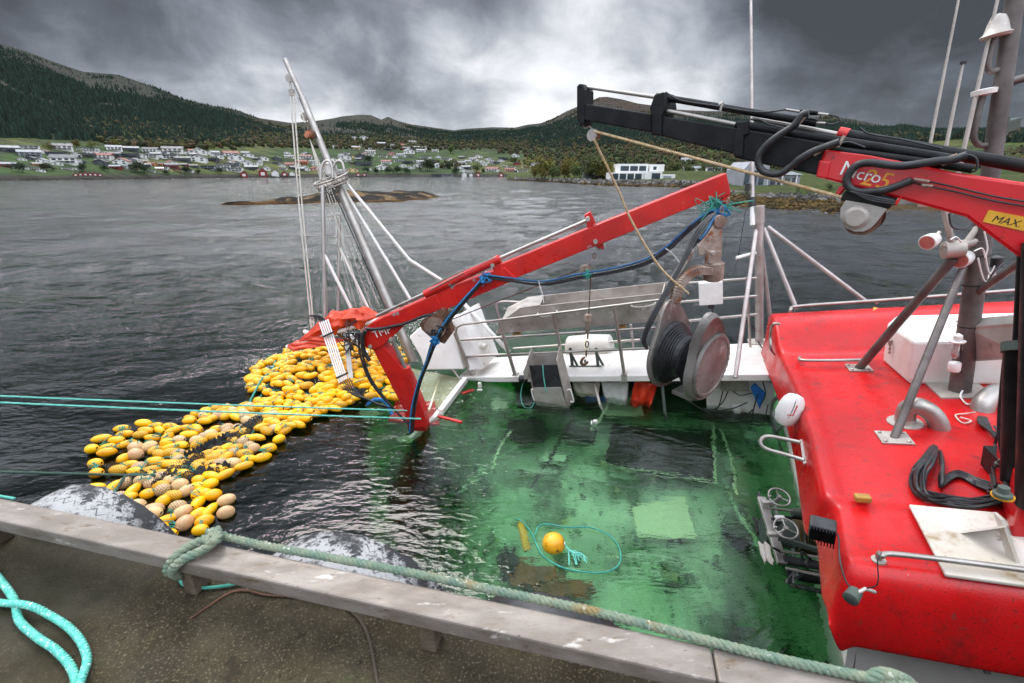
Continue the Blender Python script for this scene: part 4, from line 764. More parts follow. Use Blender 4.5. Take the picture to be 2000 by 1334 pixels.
# deck box on far rail
dbx = thing('junction_box', 'white plastic junction box fixed to the far rail behind the net hauler', 'box', FP(1388, 596, 1.25)); dq = FP(1388, 572, 1.2)
MB().box(dq, (E1, E2, E3), (.20, .07, .21)).build('case', 'white_plastic', dbx, bevel=.015); MB().box(dq-E3*.25, (E1, E2, E3), (.05, .04, .035)).build('cable_gland', 'black_rubber', dbx)
MB().tube(curve([dq-E3*.28, dq-E3*.36+E1*.03, FP(1400, 630, 1.2)]), .012, 6).build('cable', 'black_rubber', dbx, 60)
m = MB(); m.tube(curve([W(1455, 625, .5), W(1472, 640, .3), W(1478, 660, .05), W(1490, 680, .05), W(1500, 668, .05), W(1497, 650, .2)]), .012, 6); P_(m, 'cable', 'black_rubber', smooth=60)
m = MB().lathe(W(1502, 705), E3, [(0, .09), (.03, .09), (.03, .05), (.09, .05), (.10, .03)], 16); P_(m, 'deck_vent', 'steel_dull', smooth=40)

# --- wheelhouse roof, one moulded shell
def uv(P): d = P-PR; return d@E1, d@E2
def RP(u_, v_, h=0.): return PR+E1*u_+E2*v_+E3*h
LB = [uv(R(x, y)) for x, y in ((1526, 687), (1563, 768), (1586, 840), (1612, 968), (1640, 984), (1655, 1084), (1664, 1100))][::-1]
v0 = uv(R(1673, 1104))[1]; vc = uv(R(1528, 690))[1]; vtop = vc+1.05
LBv = np.array([b[1] for b in LB]); LBu = np.array([b[0] for b in LB])
def uleft(v_): return np.interp(v_, LBv, LBu)
vh = [(v0-.16, -.62), (v0-.14, -.40), (v0-.09, -.16), (v0-.04, -.06), (v0+.02, -.005), (v0+.09, 0), (v0+.15, -.012), (v0+.3, -.02), (.05, -.02), (.12, -.015), (.17, .012), (.22, .02), (.35, .02)]
vh += [(v_, .02) for v_ in np.linspace(.6, vc-.25, 9)]+[(vc-.12, .025), (vc-.02, .05), (vc+.08, .11), (vc+.2, .20), (vc+.35, .30), (vc+.5, .365), (vc+.7, .40), (vc+.9, .39), (vc+1.02, .33), (vc+1.1, .2), (vc+1.12, -.1), (vc+1.13, -.4)]
us = [(-.10, 'b'), (-.085, 'm'), (-.05, 't'), (0, 0), (.04, 0), (.09, 0), (.14, -.012), (.22, -.018), (.4, -.018), (.7, -.018), (1.1, -.018), (1.6, -.018), (2.2, -.018), (3., -.018), (4., -.018), (5.2, -.018)]
vs = []
for v_, h_ in vh:
    for k_, hh_ in us:
        edge = h_ < -.03
        if hh_ == 'b': h2 = -.44; kk = k_-.06
        elif hh_ == 'm': h2 = min(h_, 0)-.2 if not edge else h_-.1; kk = k_
        elif hh_ == 't': h2 = h_-.045; kk = k_
        else: h2 = h_+(hh_ if (v0+.2 < v_ < vc) else 0); kk = k_
        if h2 < -.44 and v_ > v0: h2 = -.44
        vs.append(RP(uleft(min(v_, vc))+kk+(.0 if v_ < vc else -.02), v_, h2))
nu = len(us); m = MB(); m.add(vs, [(j*nu+i, j*nu+i+1, (j+1)*nu+i+1, (j+1)*nu+i) for j in range(len(vh)-1) for i in range(nu-1)])
roof = P_(m, 'wheelhouse_roof', 'roof_red', smooth=180); sm = roof.modifiers.new('solid', 'SOLIDIFY'); sm.thickness = .02; sm.offset = -1; sb = roof.modifiers.new('sub', 'SUBSURF'); sb.levels = sb.render_levels = 2
# white side walls below the roof
m = MB(); qa = [RP(uleft(v0+.3)+.12, v0+.3, -.3), RP(uleft(vc)+.10, vc+.2, -.3), RP(uleft(vc)+.05, vc+.2, -2.2), RP(uleft(v0+.3)+.02, v0+.3, -2.2)]; m.prism(qa, E1*.06)
m.prism([RP(.1, v0+.3, -.3), RP(5, v0+.3, -.3), RP(5, v0+.3, -2.6), RP(.1, v0+.3, -2.6)], E2*.06); wall = P_(m, 'wheelhouse_wall', 'white_paint')
m = MB(); m.box(RP(uleft(1.)+.06, .45, -.75), (E1, E2, E3), (.02, .17, .14)); P_(m, 'window', 'glass_dark', wall, bevel=.01)
pb = lambda x, y: pl(x, y, RP(0, v0-.02, 0), E2)
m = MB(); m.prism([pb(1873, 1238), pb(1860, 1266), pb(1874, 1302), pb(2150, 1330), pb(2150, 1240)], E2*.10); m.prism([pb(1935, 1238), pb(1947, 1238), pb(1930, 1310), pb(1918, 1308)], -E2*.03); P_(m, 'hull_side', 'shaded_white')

# roof fittings
def rail_(pts, wpx, name='grab_rail', mat='steel'): return pipe(name, pts, wpx, mat)
a, b = R(1562, 706), R(1690, 706); rail_([a, up(a, 698), R(1572, 704, .09), R(1680, 703, .09), up(b, 699), b], 6)
H1 = lambda x, y: R(x, y, .42)
rail_([R(1542, 614, .33), H1(1545, 604), H1(1560, 598), H1(1700, 588), H1(1850, 577), H1(2050, 562)], 6.5)
pipe('grab_rail_post', [R(1712, 594, .36), H1(1712, 587)], 5); pipe('grab_rail_post', [R(1850, 585, .36), H1(1850, 577)], 5)
kl = lambda x, y, k: pl(x, y, RP(uleft(2.)-.12-k, 2., 0), E1)
rail_([kl(1522, 633, 0), kl(1510, 634, .08), kl(1505, 655, .08), kl(1506, 680, .08), kl(1513, 692, 0)], 5.5)
kl2 = lambda x, y: R(x, y, -.16)
rail_([kl2(1563, 864), kl2(1530, 857), kl2(1500, 852), kl2(1487, 858), kl2(1487, 869), kl2(1500, 878), kl2(1535, 888), kl2(1571, 899)], 7.5)
m = MB(); m.prism([kl2(1562, 858), kl2(1567, 858), kl2(1575, 904), kl2(1569, 906)], E1*.01-E3*.02); P_(m, 'rail_flange', 'steel')
a = R(1716, 1094); rail_([a, a+E3*.06, R(1722, 1086, .085), R(1742, 1082, .09), R(1860, 1095, .09), R(2060, 1121, .09)], 11.5)
P_(MB().lathe(a, E3, [(-.01, .045), (.008, .045), (.012, .02)], 16), 'rail_flange', 'steel_dull', smooth=40)
for pts, wv in ((((1523, 741), (1506, 746), (1500, 758), (1506, 790), (1505, 840), (1503, 900)), 8), (((1532, 772), (1516, 778), (1508, 795), (1510, 850), (1507, 905)), 7), (((1532, 830), (1520, 840), (1512, 845)), 5), (((1528, 898), (1505, 897)), 5)):
    pipe('side_rail', [pl(x, y, RP(uleft(2.)-.02, 2., 0), E1) for x, y in pts], wv)
# white box on the roof
B = [R(1724, 706), R(1775, 751), R(2140, 755), R(2140, 690), R(1742, 688)]; hb = np.linalg.norm(up(B[1], 668)-B[1])
top = [p+E3*hb for p in B]; c0 = sum(B)/5
top = [t+(c0-b_)*.015 for t, b_ in zip(top, B)]
m = MB(); m.add(list(B)+top, [(0, 4, 3, 2, 1), (5, 6, 7, 8, 9)]+[(i, (i+1) % 5, 5+(i+1) % 5, 5+i) for i in range(5)]); box = P_(m, 'roof_locker', 'white_paint', bevel=.035)
m = MB(); q = pl(1741, 672, B[0], np.cross(B[1]-B[0], E3))+(-E2-E1)*.02
for i in range(5): m.lathe(q-E3*.028*i, nrm((E1*(i % 2)+E2*(1-i % 2))), [(-.006, .016), (.006, .016)], 10)
m.box(q+E3*.03, (E1, E2, E3), (.02, .01, .03)); P_(m, 'latch', 'steel', box)
# main mast on the roof
mf = R(1874, 765); mt = at(1984, -60, dep(up(mf, 8)))
mt = up(mf, -60); mast = P_(MB().tube([mf, mf+(mt-mf)*.42, mf+(mt-mf)*.421, mt], [.10, .088, .078, .066], 20), 'roof_mast', 'shaded_steel', smooth=40)
MDl = lambda x, y: at(x, y, dep(up(mf, y)))
P_(MB().box(mf+E3*.01, (E1, E2, E3), (.24, .2, .012)), 'foot_plate', 'steel_dull', mast)
m = MB()
for y in (636, 555, 498, 745): q = MDl(1484, y); q = up(mf, y); m.tube([q-E3*.006, q+E3*.006], .098, 16)
P_(m, 'strap', 'black_rubber', mast)
def strut(foot, topp, wpx):
    a = R(*foot); return P_(MB().tube([a, topp], [pxr(wpx, a), pxr(wpx, a)*.93], 12), 'strut', 'shaded_steel', mast, 60), P_(MB().box(a+E3*.012, (E1, E2, E3), (.13, .12, .008)), 'foot_plate', 'steel_dull', mast), [P_(MB().lathe(a+E1*i*.095+E2*j*.085+E3*.02, E3, [(0, .017), (.014, .017), (.018, .008)], 8), 'bolt', 'steel', mast) for i in (-1, 1) for j in (-1, 1)]
strut((1677, 720), MDl(1862, 505), 15); strut((1746, 857), MDl(1882, 520), 15)
P_(MB().tube([MDl(1900, 578), at(2010, 500, 4.2)], .035, 10), 'strut', 'shaded_steel', mast, 60)
m = MB(); m.prism([MDl(1888, 641), at(2010, 632, 4.4), at(2010, 700, 4.4), MDl(1892, 706)], E2*.02); m.prism([MDl(1888, 641), at(2010, 632, 4.4), at(2010, 632, 4.4)+E2*.25, MDl(1888, 641)+E2*.25], E3*.015); P_(m, 'mast_bracket', 'steel_dull', mast)
m = MB(); m.tube([MDl(1843, 487), MDl(1910, 470)], .045, 10); m.tube([MDl(1838, 380), MDl(1860, 480)], .03, 10); m.tube([MDl(1870, 497), MDl(1912, 440)], .03, 10); m.lathe(MDl(1862, 487), E1, [(-.1, .04), (-.08, .09), (.08, .09), (.1, .04)], 14); P_(m, 'lamp_yoke', 'steel_dull', mast, 40)
def lamp(x, y, tx, ty, r):
    c = MDl(x, y); ax = nrm(at(tx, ty, dep(c)-.06)-c); t = thing('deck_floodlight', None, 'lamp', c, 'white deck floodlights on the roof mast')
    MB().lathe(c, ax, [(-r*1.1, r*.45), (-r*.9, r*.8), (-r*.2, r), (r*.8, r*1.05), (r*.86, r*.98)], 20).build('housing', 'white_plastic', t, 40); MB().lathe(c, ax, [(r*.84, r*.95), (r*.88, r*.9)], 20).build('lens', 'lamp_glass', t)
    MB().tube([c-ax*r*.8, c-ax*r*1.6+V(0, 0, .05)], .02, 8).build('bracket', 'steel_dull', t, 60); return t
lamp(1818, 470, 1790, 484, .075)['label'] = 'white round floodlight on the roof mast, upper left one of the pair'; lamp(1882, 505, 1855, 517, .082)['label'] = 'white round floodlight on the roof mast, lower right one of the pair'
for pts in (((1910, 450), (1916, 480), (1913, 500), (1920, 530), (1930, 515)), ((1898, 500), (1905, 530), (1912, 545), (1925, 542), (1932, 530)), ((1845, 465), (1856, 460), (1866, 470)), ((1890, 487), (1906, 482), (1912, 500))): P_(MB().tube(curve([MDl(x, y)-E2*.12 for x, y in pts]), .007, 6), 'cable', 'white_plastic', mast, 60)

for pts in (((1842, 415), (1848, 440), (1870, 445), (1886, 435)), ((1915, 560), (1918, 545), (1930, 525), (1948, 510)), ((1868, 652), (1865, 690), (1868, 720))): P_(MB().tube(curve([MDl(x, y)-E2*.12 for x, y in pts]), .009, 6), 'cable', 'black_rubber', mast, 40)
P_(MB().lathe(MDl(1947, 512), E3, [(-.06, .03), (-.05, .05), (.05, .05), (.06, .03)], 12), 'cable_clamp', 'black_rubber', mast, 40)
pipe('stub_arm', [MDl(1905, 535), MDl(1925, 545), MDl(1940, 530), MDl(1948, 500)], 9, parent=mast)
# small anchor light and horn on the mast foot
mb_ = MB().lathe(MDl(1858, 657)-E2*.14, E3, [(-.02, .065), (-.005, .07), (0, .03), (.03, .042), (.06, .036), (.08, .01)], 16); P_(mb_, 'anchor_light', 'white_plastic', mast, 40)
pipe('lamp_arm', [MDl(1858, 660)-E2*.14, MDl(1851, 680)-E2*.14, MDl(1856, 688)-E2*.12, MDl(1878, 672)], 9, 'alu_pink', mast)
P_(MB().lathe(MDl(1853, 706)-E2*.13, E3, [(-.06, .05), (-.05, .055), (.03, .055), (.04, .05)], 16), 'ship_horn', 'white_plastic', mast, 40)
P_(MB().tube([MDl(1925, 665)-E2*.2, MDl(1990, 690)-E2*.5], .014, 8).lathe(MDl(1919, 660)-E2*.18, nrm(E1-E3*.3), [(-.08, .04), (-.06, .05), (.06, .045), (.07, .02)], 14), 'grease_fitting', 'steel', mast, 40)
# mast top fittings
q = MDl(1946, 68); P_(MB().lathe(q, E3, [(-.02, .10), (.0, .115), (.02, .09), (.10, .07), (.15, .05), (.17, .01)], 18), 'gps_dome', 'steel_dull', mast, 40)
pipe('dome_bracket', [q, MDl(1937, 95), MDl(1930, 125), MDl(1936, 140), MDl(1960, 132)], 11, 'shaded_steel', mast)
q = MDl(1922, 180); P_(MB().lathe(q, E3, [(-.03, .03), (-.02, .09), (.02, .095), (.03, .06)], 18), 'gps_dome', 'white_plastic', mast, 40)
pipe('dome_bracket', [q, MDl(1913, 210), MDl(1903, 255), MDl(1903, 272), MDl(1912, 283), MDl(1925, 284)], 11, 'shaded_steel', mast)
pipe('cross_arm', [MDl(1960, 165), MDl(1985, 155), MDl(2060, 135)], 12, 'shaded_steel', mast); 
P_(MB().tube(curve([MDl(1958, 200), MDl(1966, 180), MDl(1980, 165), MDl(2020, 152)]), .012, 6), 'cable', 'black_rubber', mast, 60)
P_(MB().box(MDl(1953, 248), (E1, E2, E3), (.05, .05, .09)).box(MDl(1970, 246), (nrm(E1+E3*.2), E2, E3), (.055, .08, .055)), 'work_light', 'hull_dark', mast, bevel=.01)
pipe('cross_arm', [MDl(1795, 400), MDl(1960, 400)], 8, 'alu_pink', mast)
def whip(x0, y0, x1, y1, wpx, label, tip=False):
    a, b = MDl(x1, y1), MDl(x0, y0); a2 = a+(a-b)*((400-y1)/(y1-y0)); t = thing('whip_antenna', label, 'antenna', a2); r = pxr(wpx, a)
    MB().tube([a2, a, b], [r*1.1, r*.95, r*.6], 10).build('rod', 'steel_dull', t, 60)
    if tip: MB().tube([b, b+(b-a)*.03], r*1.4, 10).build('tip', 'black_rubber', t, 60)
    else: MB().tube([a2, a2+(b-a)*.05], r*1.7, 10).build('socket', 'black_rubber', t, 60)
whip(1884, -60, 1817, 280, 6, 'tall thin whip antenna above the black boom, leftmost of the three'); whip(1881, 125, 1848, 285, 7, 'short whip antenna with black tip above the black boom', True); whip(1962, -60, 1884, 285, 8, 'tall whip antenna above the black boom right beside the mast')

# gooseneck vents and cable bundle
def goose(pts, wpx, base, name='gooseneck_vent'):
    P = [np.asarray(p) for p in pts]; r = pxr(wpx, P[len(P)//2]); o = P_(MB().tube(curve(P, 8), r, 20, cap=False), name, 'steel', smooth=60)
    s = o.modifiers.new('solid', 'SOLIDIFY'); s.thickness = .006
    if base is not None: P_(MB().lathe(base, E3, [(0, r*1.75), (.015, r*1.75), (.02, r*1.05), (.06, r*1.05)], 20), 'vent_collar', 'steel_dull', o, 40)
    m_ = MB()
    for k in (len(P)-2,): pass
    return o
bs = R(1767, 826); goose([bs, bs+E3*.10, up(bs, 797)+E1*.02, at(1794, 793, dep(bs)-.12), at(1820, 808, dep(bs)-.16), at(1834, 832, dep(bs)-.17), at(1835, 858, dep(bs)-.15)], 33, bs)
bs2 = R(1985, 760); gD = dep(R(1935, 790)); goose([at(1990, 772, gD+.25), at(1972, 764, gD+.1), at(1945, 768, gD), at(1924, 785, gD-.05), at(1917, 808, gD-.05)], 36, None)
m = MB(); r_ = np.random.default_rng(8)
for k in range(9):
    dx, dy = r_.normal()*4, r_.normal()*4; e = r_.uniform(0, 30); st = at(1830+k*1.6, 858, dep(bs)-.15)
    m.tube(curve([st, R(1808+e*.5+dx, 895+dy, .10), R(1780+e+dx, 925+dy, .03+.01*k), R(1785+e+dx*.5, 958+e*.3+dy, .02+.012*k), R(1830+e+dx, 978-e*.2+dy, .03), R(1900+dx, 990-e*.5+dy, .03), R(1960, 985-e*.8, .05)], 8), .0125, 6)
for k in range(5):
    e = k*7; m.tube(curve([at(1832, 862, dep(bs)-.15), R(1842, 905+e, .12), R(1836, 935+e*.6, .03), R(1870, 920+e*.4, .03), R(1910, 935+e*.5, .03), R(1960, 950+e*.6, .08)], 8), .0115, 6)
P_(m, 'cable_bundle', 'black_rubber', smooth=60)
m = MB()
for k in range(6): m.tube(curve([at(1915+k*1.5, 808, gD-.05), R(1912+k*4, 825+k, .05), R(1945, 845+k*2, .04), R(1962, 830, .1)], 8), .012, 6)
P_(m, 'cable_bundle', 'black_rubber', smooth=60)
MB().tube(curve([R(1905, 805, .06), R(1885, 808, .02), R(1866, 811, .02), R(1880, 826, .02), R(1897, 822, .02), R(1875, 815, .03)]), .007, 6).build('cord', 'rope_white', smooth=60, label='thin white cord curled on the red roof under the steel vent pipe', cat='cord')
MB().tube(curve([R(1880, 762, .06), R(1876, 775, .02), R(1890, 790, .02), R(1903, 782, .02)]), .009, 6).build('cord', 'white_plastic', smooth=60, label='short white cable hanging out of the mast foot', cat='cable')

# white radar lamp on the skirt, wooden block, horn, floodlight
cD = dep(R(1563, 790)); c = at(1543, 799, cD-.05); ax = nrm(at(1556, 772, cD-.05)-at(1530, 826, cD+.02)); tm = thing('search_light', 'white teardrop plastic search light on the left edge of the red roof', 'lamp', at(1543, 828, cD))
m = MB().lathe(V(0, 0, 0), V(0, 0, 1), [(-.26, .01), (-.25, .08), (-.2, .125), (-.08, .16), (.06, .155), (.16, .13), (.22, .09), (.24, .01)], 24); side = nrm(np.cross(ax, FW)); fr = np.cross(side, ax)
m.v = [tuple(c+ax*p[2]*.82+side*p[0]*.95+fr*p[1]*.62) for p in m.v]; m.build('housing', 'white_plastic', tm, 40)
m = MB().lathe(V(0, 0, 0), V(0, 0, 1), [(-.002, .0), (-.002, 1.), (.002, 1.)], 24); m.v = [tuple(c+ax*p[1]*.2+side*(.03+p[2])*1+fr*p[0]*.105) for p in m.v]; m.build('seam', 'hull_dark', tm)
m = MB(); m.tube([c-ax*.05-fr*.101, c+ax*.08-fr*.099], .006, 6); m.tube([c-ax*.05-fr*.1, c-ax*.06-fr*.098+side*.06], .005, 6); m.build('stripe', 'roof_red', tm)
m = MB(); a, b = R(1669, 972, .045), R(1701, 974, .045); m.beam(a, b, .07, .055, E3); m.build('wood_wedge', 'brass_wood', label='small brown wooden wedge lying on the near edge of the red roof', cat='wedge', bevel=.012)
fl = thing('floodlight', 'black finned floodlight hanging at the lower left roof corner', 'lamp', at(1607, 1060, 3.55)); c = at(1606, 1034, 3.45)
xa, ya, za = nrm(V(.8, -.5, .1)), nrm(V(.5, .8, .2)), None; za = np.cross(xa, ya)
MB().box(c, (xa, ya, za), (.085, .06, .075)).build('body', 'black_rubber', fl, bevel=.015)
m = MB()
for k in range(9): m.box(c+xa*(-.075+.019*k)-ya*.07, (xa, ya, za), (.003, .02, .078))
m.build('fin', 'loader_black', fl)
MB().tube(curve([c+xa*.08, at(1638, 1050, 3.3), at(1640, 1090, 3.15), at(1650, 1130, 3.05), at(1662, 1150, 3.)]), .006, 6).build('cable', 'black_rubber', fl, 60)
ho = thing('camera_lamp', 'small grey lamp on a bracket at the bottom corner of the red roof skirt', 'lamp', at(1665, 1180, 2.98)); c = at(1666, 1163, 2.93)
MB().lathe(c, nrm(V(-.7, -.5, -.1)), [(-.05, .02), (-.04, .04), (.04, .045), (.045, .038)], 16).build('housing', 'hull_dark', ho, 40); MB().tube([c, at(1690, 1150, 2.9), at(1708, 1156, 2.95)], .012, 8).build('bracket', 'steel_dull', ho, 60)
MB().tube(curve([at(1690, 1150, 2.9), at(1714, 1140, 2.85), at(1714, 1095, 2.85), at(1722, 1080, 2.86)]), .004, 6).build('cable', 'black_rubber', ho, 60)
sheet('ratchet_strap', [R(1706, 600, .40), R(1706, 606, .40), R(1810, 620, .20), R(1810, 614, .20)], 'letter_gold', 'orange ratchet strap lying over the red roof rim', 'strap', 10, 1, .004, E3)

# valve bank and fittings beside the crane foot
m = MB(); m.box(R(1962, 905, .12), (E1, E2, E3), (.10, .12, .10)); vb = P_(m, 'valve_bank', 'loader_black', bevel=.01)
for k in range(6):
    P_(MB().lathe(R(1945+k*7, 912-k*2, .22), nrm(E3-E2*.3), [(0, .012), (.02, .018), (.05, .018), (.055, .01), (.09, .008)], 10), 'valve_lever', 'steel_dull' if k % 2 else 'hull_dark', vb, 40)
P_(MB().lathe(R(1958, 968, .46), E3, [(0, .05), (.02, .05), (.03, .035), (.07, .03), (.075, .01)], 16), 'filler_cap', 'hull_dark', vb, 40); P_(MB().lathe(R(1958, 970, .44), E3, [(0, .06), (.012, .06)], 18), 'cap_ring', 'sign_yellow', vb)
r_ = np.random.default_rng(6)
for k in range(10):
    x, y = r_.uniform(1935, 1985), r_.uniform(800, 930); P_(MB().tube(curve([R(x, y, .1), R(x+r_.uniform(-14, 10), y+r_.uniform(10, 40), .25), R(x+r_.uniform(-6, 20), y+r_.uniform(20, 70), .12), R(1965, 950, .3)], 6), .011, 6), 'hydraulic_line', 'black_rubber', vb, 60)
# crane foot and white pad
B4 = [R(1775, 984, .03), R(1948, 1000, .03), R(2150, 1160, .03), R(2000, 1142, .03), R(1846, 1121, .03)]; P_(MB().prism(B4, -E3*.03), 'crane_pad', 'dirty_white', bevel=.01)

# --- loader crane over the roof
ld = P_(MB().prism([R(1938, 925, .02), R(2100, 930, .02), R(2100, 1060, .02), R(1975, 1050, .02)], E3*.42), 'loader_crane', 'loader_red', bevel=.02, label='black and red telescopic loader crane standing on the wheelhouse roof')
m = MB(); m.prism([R(1875, 1042, .03), R(1965, 1030, .03), R(1965, 1030, .30)], E1*.02+E2*.03); m.prism([R(1965, 1085, .03), R(1985, 1100, .03), R(1955, 1015, .32), R(1940, 1000, .25)], E1*.02); P_(m, 'gusset', 'dirty_white', ld)
LP1 = at(1130, 210, 5.0); LP2 = at(2000, 340, 3.0); LN = nrm(np.cross(LP2-LP1, V(0, 0, 1))); LN = LN if LN@FW > 0 else -LN
def lp(x, y, k=0.): return pl(x, y, LP1+LN*k, LN)
def lpr(name, poly, mat, wd, k=0., bevel=.012, label=None): return P_(MB().prism([lp(x, y, k-wd/2) for x, y in poly], LN*wd), name, mat, ld, bevel=bevel, label=label)
lpr('boom_extension', [(1143, 202), (1272, 222), (1272, 259), (1140, 235)], 'loader_black', .16)
lpr('boom_extension', [(1276, 224), (1442, 250), (1442, 303), (1280, 263)], 'loader_black', .20)
lpr('boom_extension', [(1436, 249), (1640, 283), (1640, 352), (1434, 308)], 'loader_black', .24)
lpr('boom_tip', [(1126, 168), (1131, 163), (1138, 164), (1143, 176), (1143, 201), (1140, 243), (1132, 247), (1126, 231)], 'loader_black', .17)
lpr('boom_collar', [(1268, 212), (1278, 184), (1297, 179), (1301, 208), (1292, 228), (1291, 266), (1272, 263), (1272, 226)], 'loader_black', .25)
lpr('boom_collar', [(1437, 258), (1439, 238), (1460, 236), (1462, 262), (1452, 265), (1450, 308), (1432, 304), (1434, 262)], 'loader_black', .29)
lpr('main_boom', [(1611, 289), (1700, 300), (1868, 337), (2080, 368), (2080, 560), (1994, 506), (1886, 424), (1763, 390), (1593, 346)], 'loader_red', .30, bevel=.02)
lpr('boom_pad', [(1600, 312), (1622, 316), (1615, 350), (1593, 346)], 'loader_red', .33)
def lt_(name, a, b, wpx, mat, k=0.): A_, B_ = lp(*a, k), lp(*b, k); r = pxr(wpx, (A_+B_)/2); return P_(MB().tube([A_, B_], r, 14), name, mat, ld, 60)
lt_('piston_rod', (1137, 169), (1282, 190), 7, 'steel', -.0); lt_('cylinder', (1282, 188), (1596, 241), 13, 'loader_black', -.03)
lt_('piston_rod', (1284, 213), (1442, 244), 8, 'steel', -.06); lt_('cylinder', (1438, 243), (1860, 312), 18, 'loader_black', -.07)
lt_('piston_rod', (1470, 231), (1640, 263), 9, 'steel', .03); lt_('cylinder', (1655, 264), (2060, 335), 23, 'loader_black', .02); lt_('cylinder_ring', (1637, 260), (1656, 264), 24, 'crane_red', .02); lt_('cylinder', (1600, 288), (1900, 330), 15, 'loader_black', -.12)
lpr('valve_block', [(1560, 213), (1597, 216), (1596, 224), (1566, 224)], 'loader_black', .08, -.05)
for a, b in (((1535, 214), (1562, 218)), ((1596, 222), (1618, 224)), ((1595, 240), (1612, 241))): lt_('hose_fitting', a, b, 5, 'steel', -.05)
def hose(pts, r, k=-.2, name='hose', mat='black_rubber', wrap=False):
    q = curve([lp(x, y, k) for x, y in pts], 8); rr = r if not wrap else [r*(1+.09*(i % 2)) for i in range(len(q)*2)]
    if wrap: q = resample(q, len(q)*2)
    return P_(MB().tube(q, rr, 10), name, mat, ld, 60)
hose([(1580, 221), (1568, 224), (1550, 246), (1522, 264), (1499, 282), (1483, 303), (1482, 322), (1493, 336), (1520, 340), (1545, 325), (1560, 312), (1586, 297), (1612, 287), (1640, 277)], .027, wrap=True)
hose([(1889, 303), (1860, 312), (1829, 315), (1760, 324), (1700, 318), (1672, 324), (1655, 345), (1656, 362), (1675, 374), (1715, 373), (1745, 366), (1781, 352)], .027, wrap=True)
for dy in (0, 9): hose([(1781, 350+dy*.4), (1800, 352+dy), (1860, 364+dy), (1950, 385+dy), (2060, 402+dy)], .006, -.17)
for pts in (((1300, 180), (1330, 196), (1400, 207), (1480, 219), (1535, 214)), ((1618, 224), (1636, 228), (1640, 238), (1625, 243), (1612, 241)), ((1466, 233), (1485, 234), (1500, 242), (1540, 252)), ((1680, 250), (1700, 262), (1760, 272), (1840, 290)), ((1880, 300), (1905, 308), (1908, 330), (1892, 336), (1885, 322)), ((1690, 288), (1660, 278), (1640, 281), (1600, 297))): hose(pts, .007, -.12)
for a, b in (((1568, 222), (1552, 240)), ((1576, 224), (1560, 242)), ((1586, 298), (1612, 284)), ((1590, 303), (1616, 288)), ((1829, 316), (1870, 302)), ((1840, 322), (1880, 308)), ((1785, 350), (1815, 355)), ((1800, 362), (1822, 364)), ((1636, 287), (1650, 265))): lt_('hose_fitting', a, b, 6, 'rusty', -.2)
m = MB(); m.tube([lp(1411, 203, -.12), lp(1407, 216, -.12)], .012, 8); m.tube([lp(1405, 205, -.1), lp(1413, 200, -.1)], .015, 8); P_(m, 'hose_clip', 'steel', ld)
m = MB(); XD = nrm(lp(1730, 350, -.155)-lp(1640, 332, -.155)); YD = nrm(np.cross(-LN, XD)); YD = YD if YD[2] > 0 else -YD
text_mb('M', lp(1637, 340, -.156), XD, YD, .145, m, 0, .0); text_mb('icro', lp(1662, 347, -.156), XD, YD, .115, m, 0, .0); P_(m, 'lettering', 'letter_white', ld)
m = MB(); text_mb('2', lp(1677, 359, -.1545), XD, YD, .165, m, 0, .0, .15); P_(m, 'lettering', 'letter_gold', ld); m = MB(); text_mb('5', lp(1677, 359, -.1545)+XD*.098, XD, YD, .165, m, 0, .0, .15); P_(m, 'lettering', 'letter_gold', ld)
sgp = [lp(1931, 410, -.153), lp(2070, 437, -.153), lp(2064, 466, -.153), lp(1919, 433, -.153)]; sgn = P_(MB().prism(sgp, -LN*.003), 'load_sign', 'sign_yellow', ld)
m = MB(); XS = nrm(sgp[1]-sgp[0]); YS = np.cross(-LN, XS); YS = YS if YS[2] > 0 else -YS; text_mb('MAX. 990 kg', sgp[3]+XS*.035+YS*.012-LN*.005, XS, YS, .062, m, 0, 0, .2); P_(m, 'lettering', 'letter_black', ld)
# crane column and lifting cylinder
ca, cb = R(2030, 990, .3), at(2050, 470, 2.85); P_(MB().tube([ca, cb], .12, 20), 'column', 'loader_black', ld, 60)
a_, b_ = R(1985, 930, .1), lp(1990, 690, -.05); lo_ = at(1982, 940, 3.45); mi_ = at(1990, 676, 3.2); hi_ = at(2000, 500, 3.0)
P_(MB().tube([lo_, mi_], pxr(44, mi_), 18), 'lift_cylinder', 'loader_black', ld, 60); P_(MB().tube([mi_, hi_], pxr(20, hi_), 16), 'piston_rod', 'loader_black', ld, 60); P_(MB().tube([at(1990, 688, 3.19), at(1990, 670, 3.2)], pxr(50, mi_), 18), 'cylinder_ring', 'hull_dark', ld, 60)
m = MB()
for e in (0, 6, 12): m.tube(curve([at(1962+e, 690, 3.3), at(1955+e*.5, 760, 3.4), at(1950+e, 830, 3.5), at(1955+e, 880, 3.55), at(1966+e, 920, 3.5)]), .010, 6)
P_(m, 'hose', 'black_rubber', ld, 60)
P_(MB().lathe(R(1957, 960, .12), nrm(-E2*.9+E3*.2), [(-.03, .035), (.02, .035), (.03, .02)], 14), 'bolt', 'steel_dull', ld, 40)
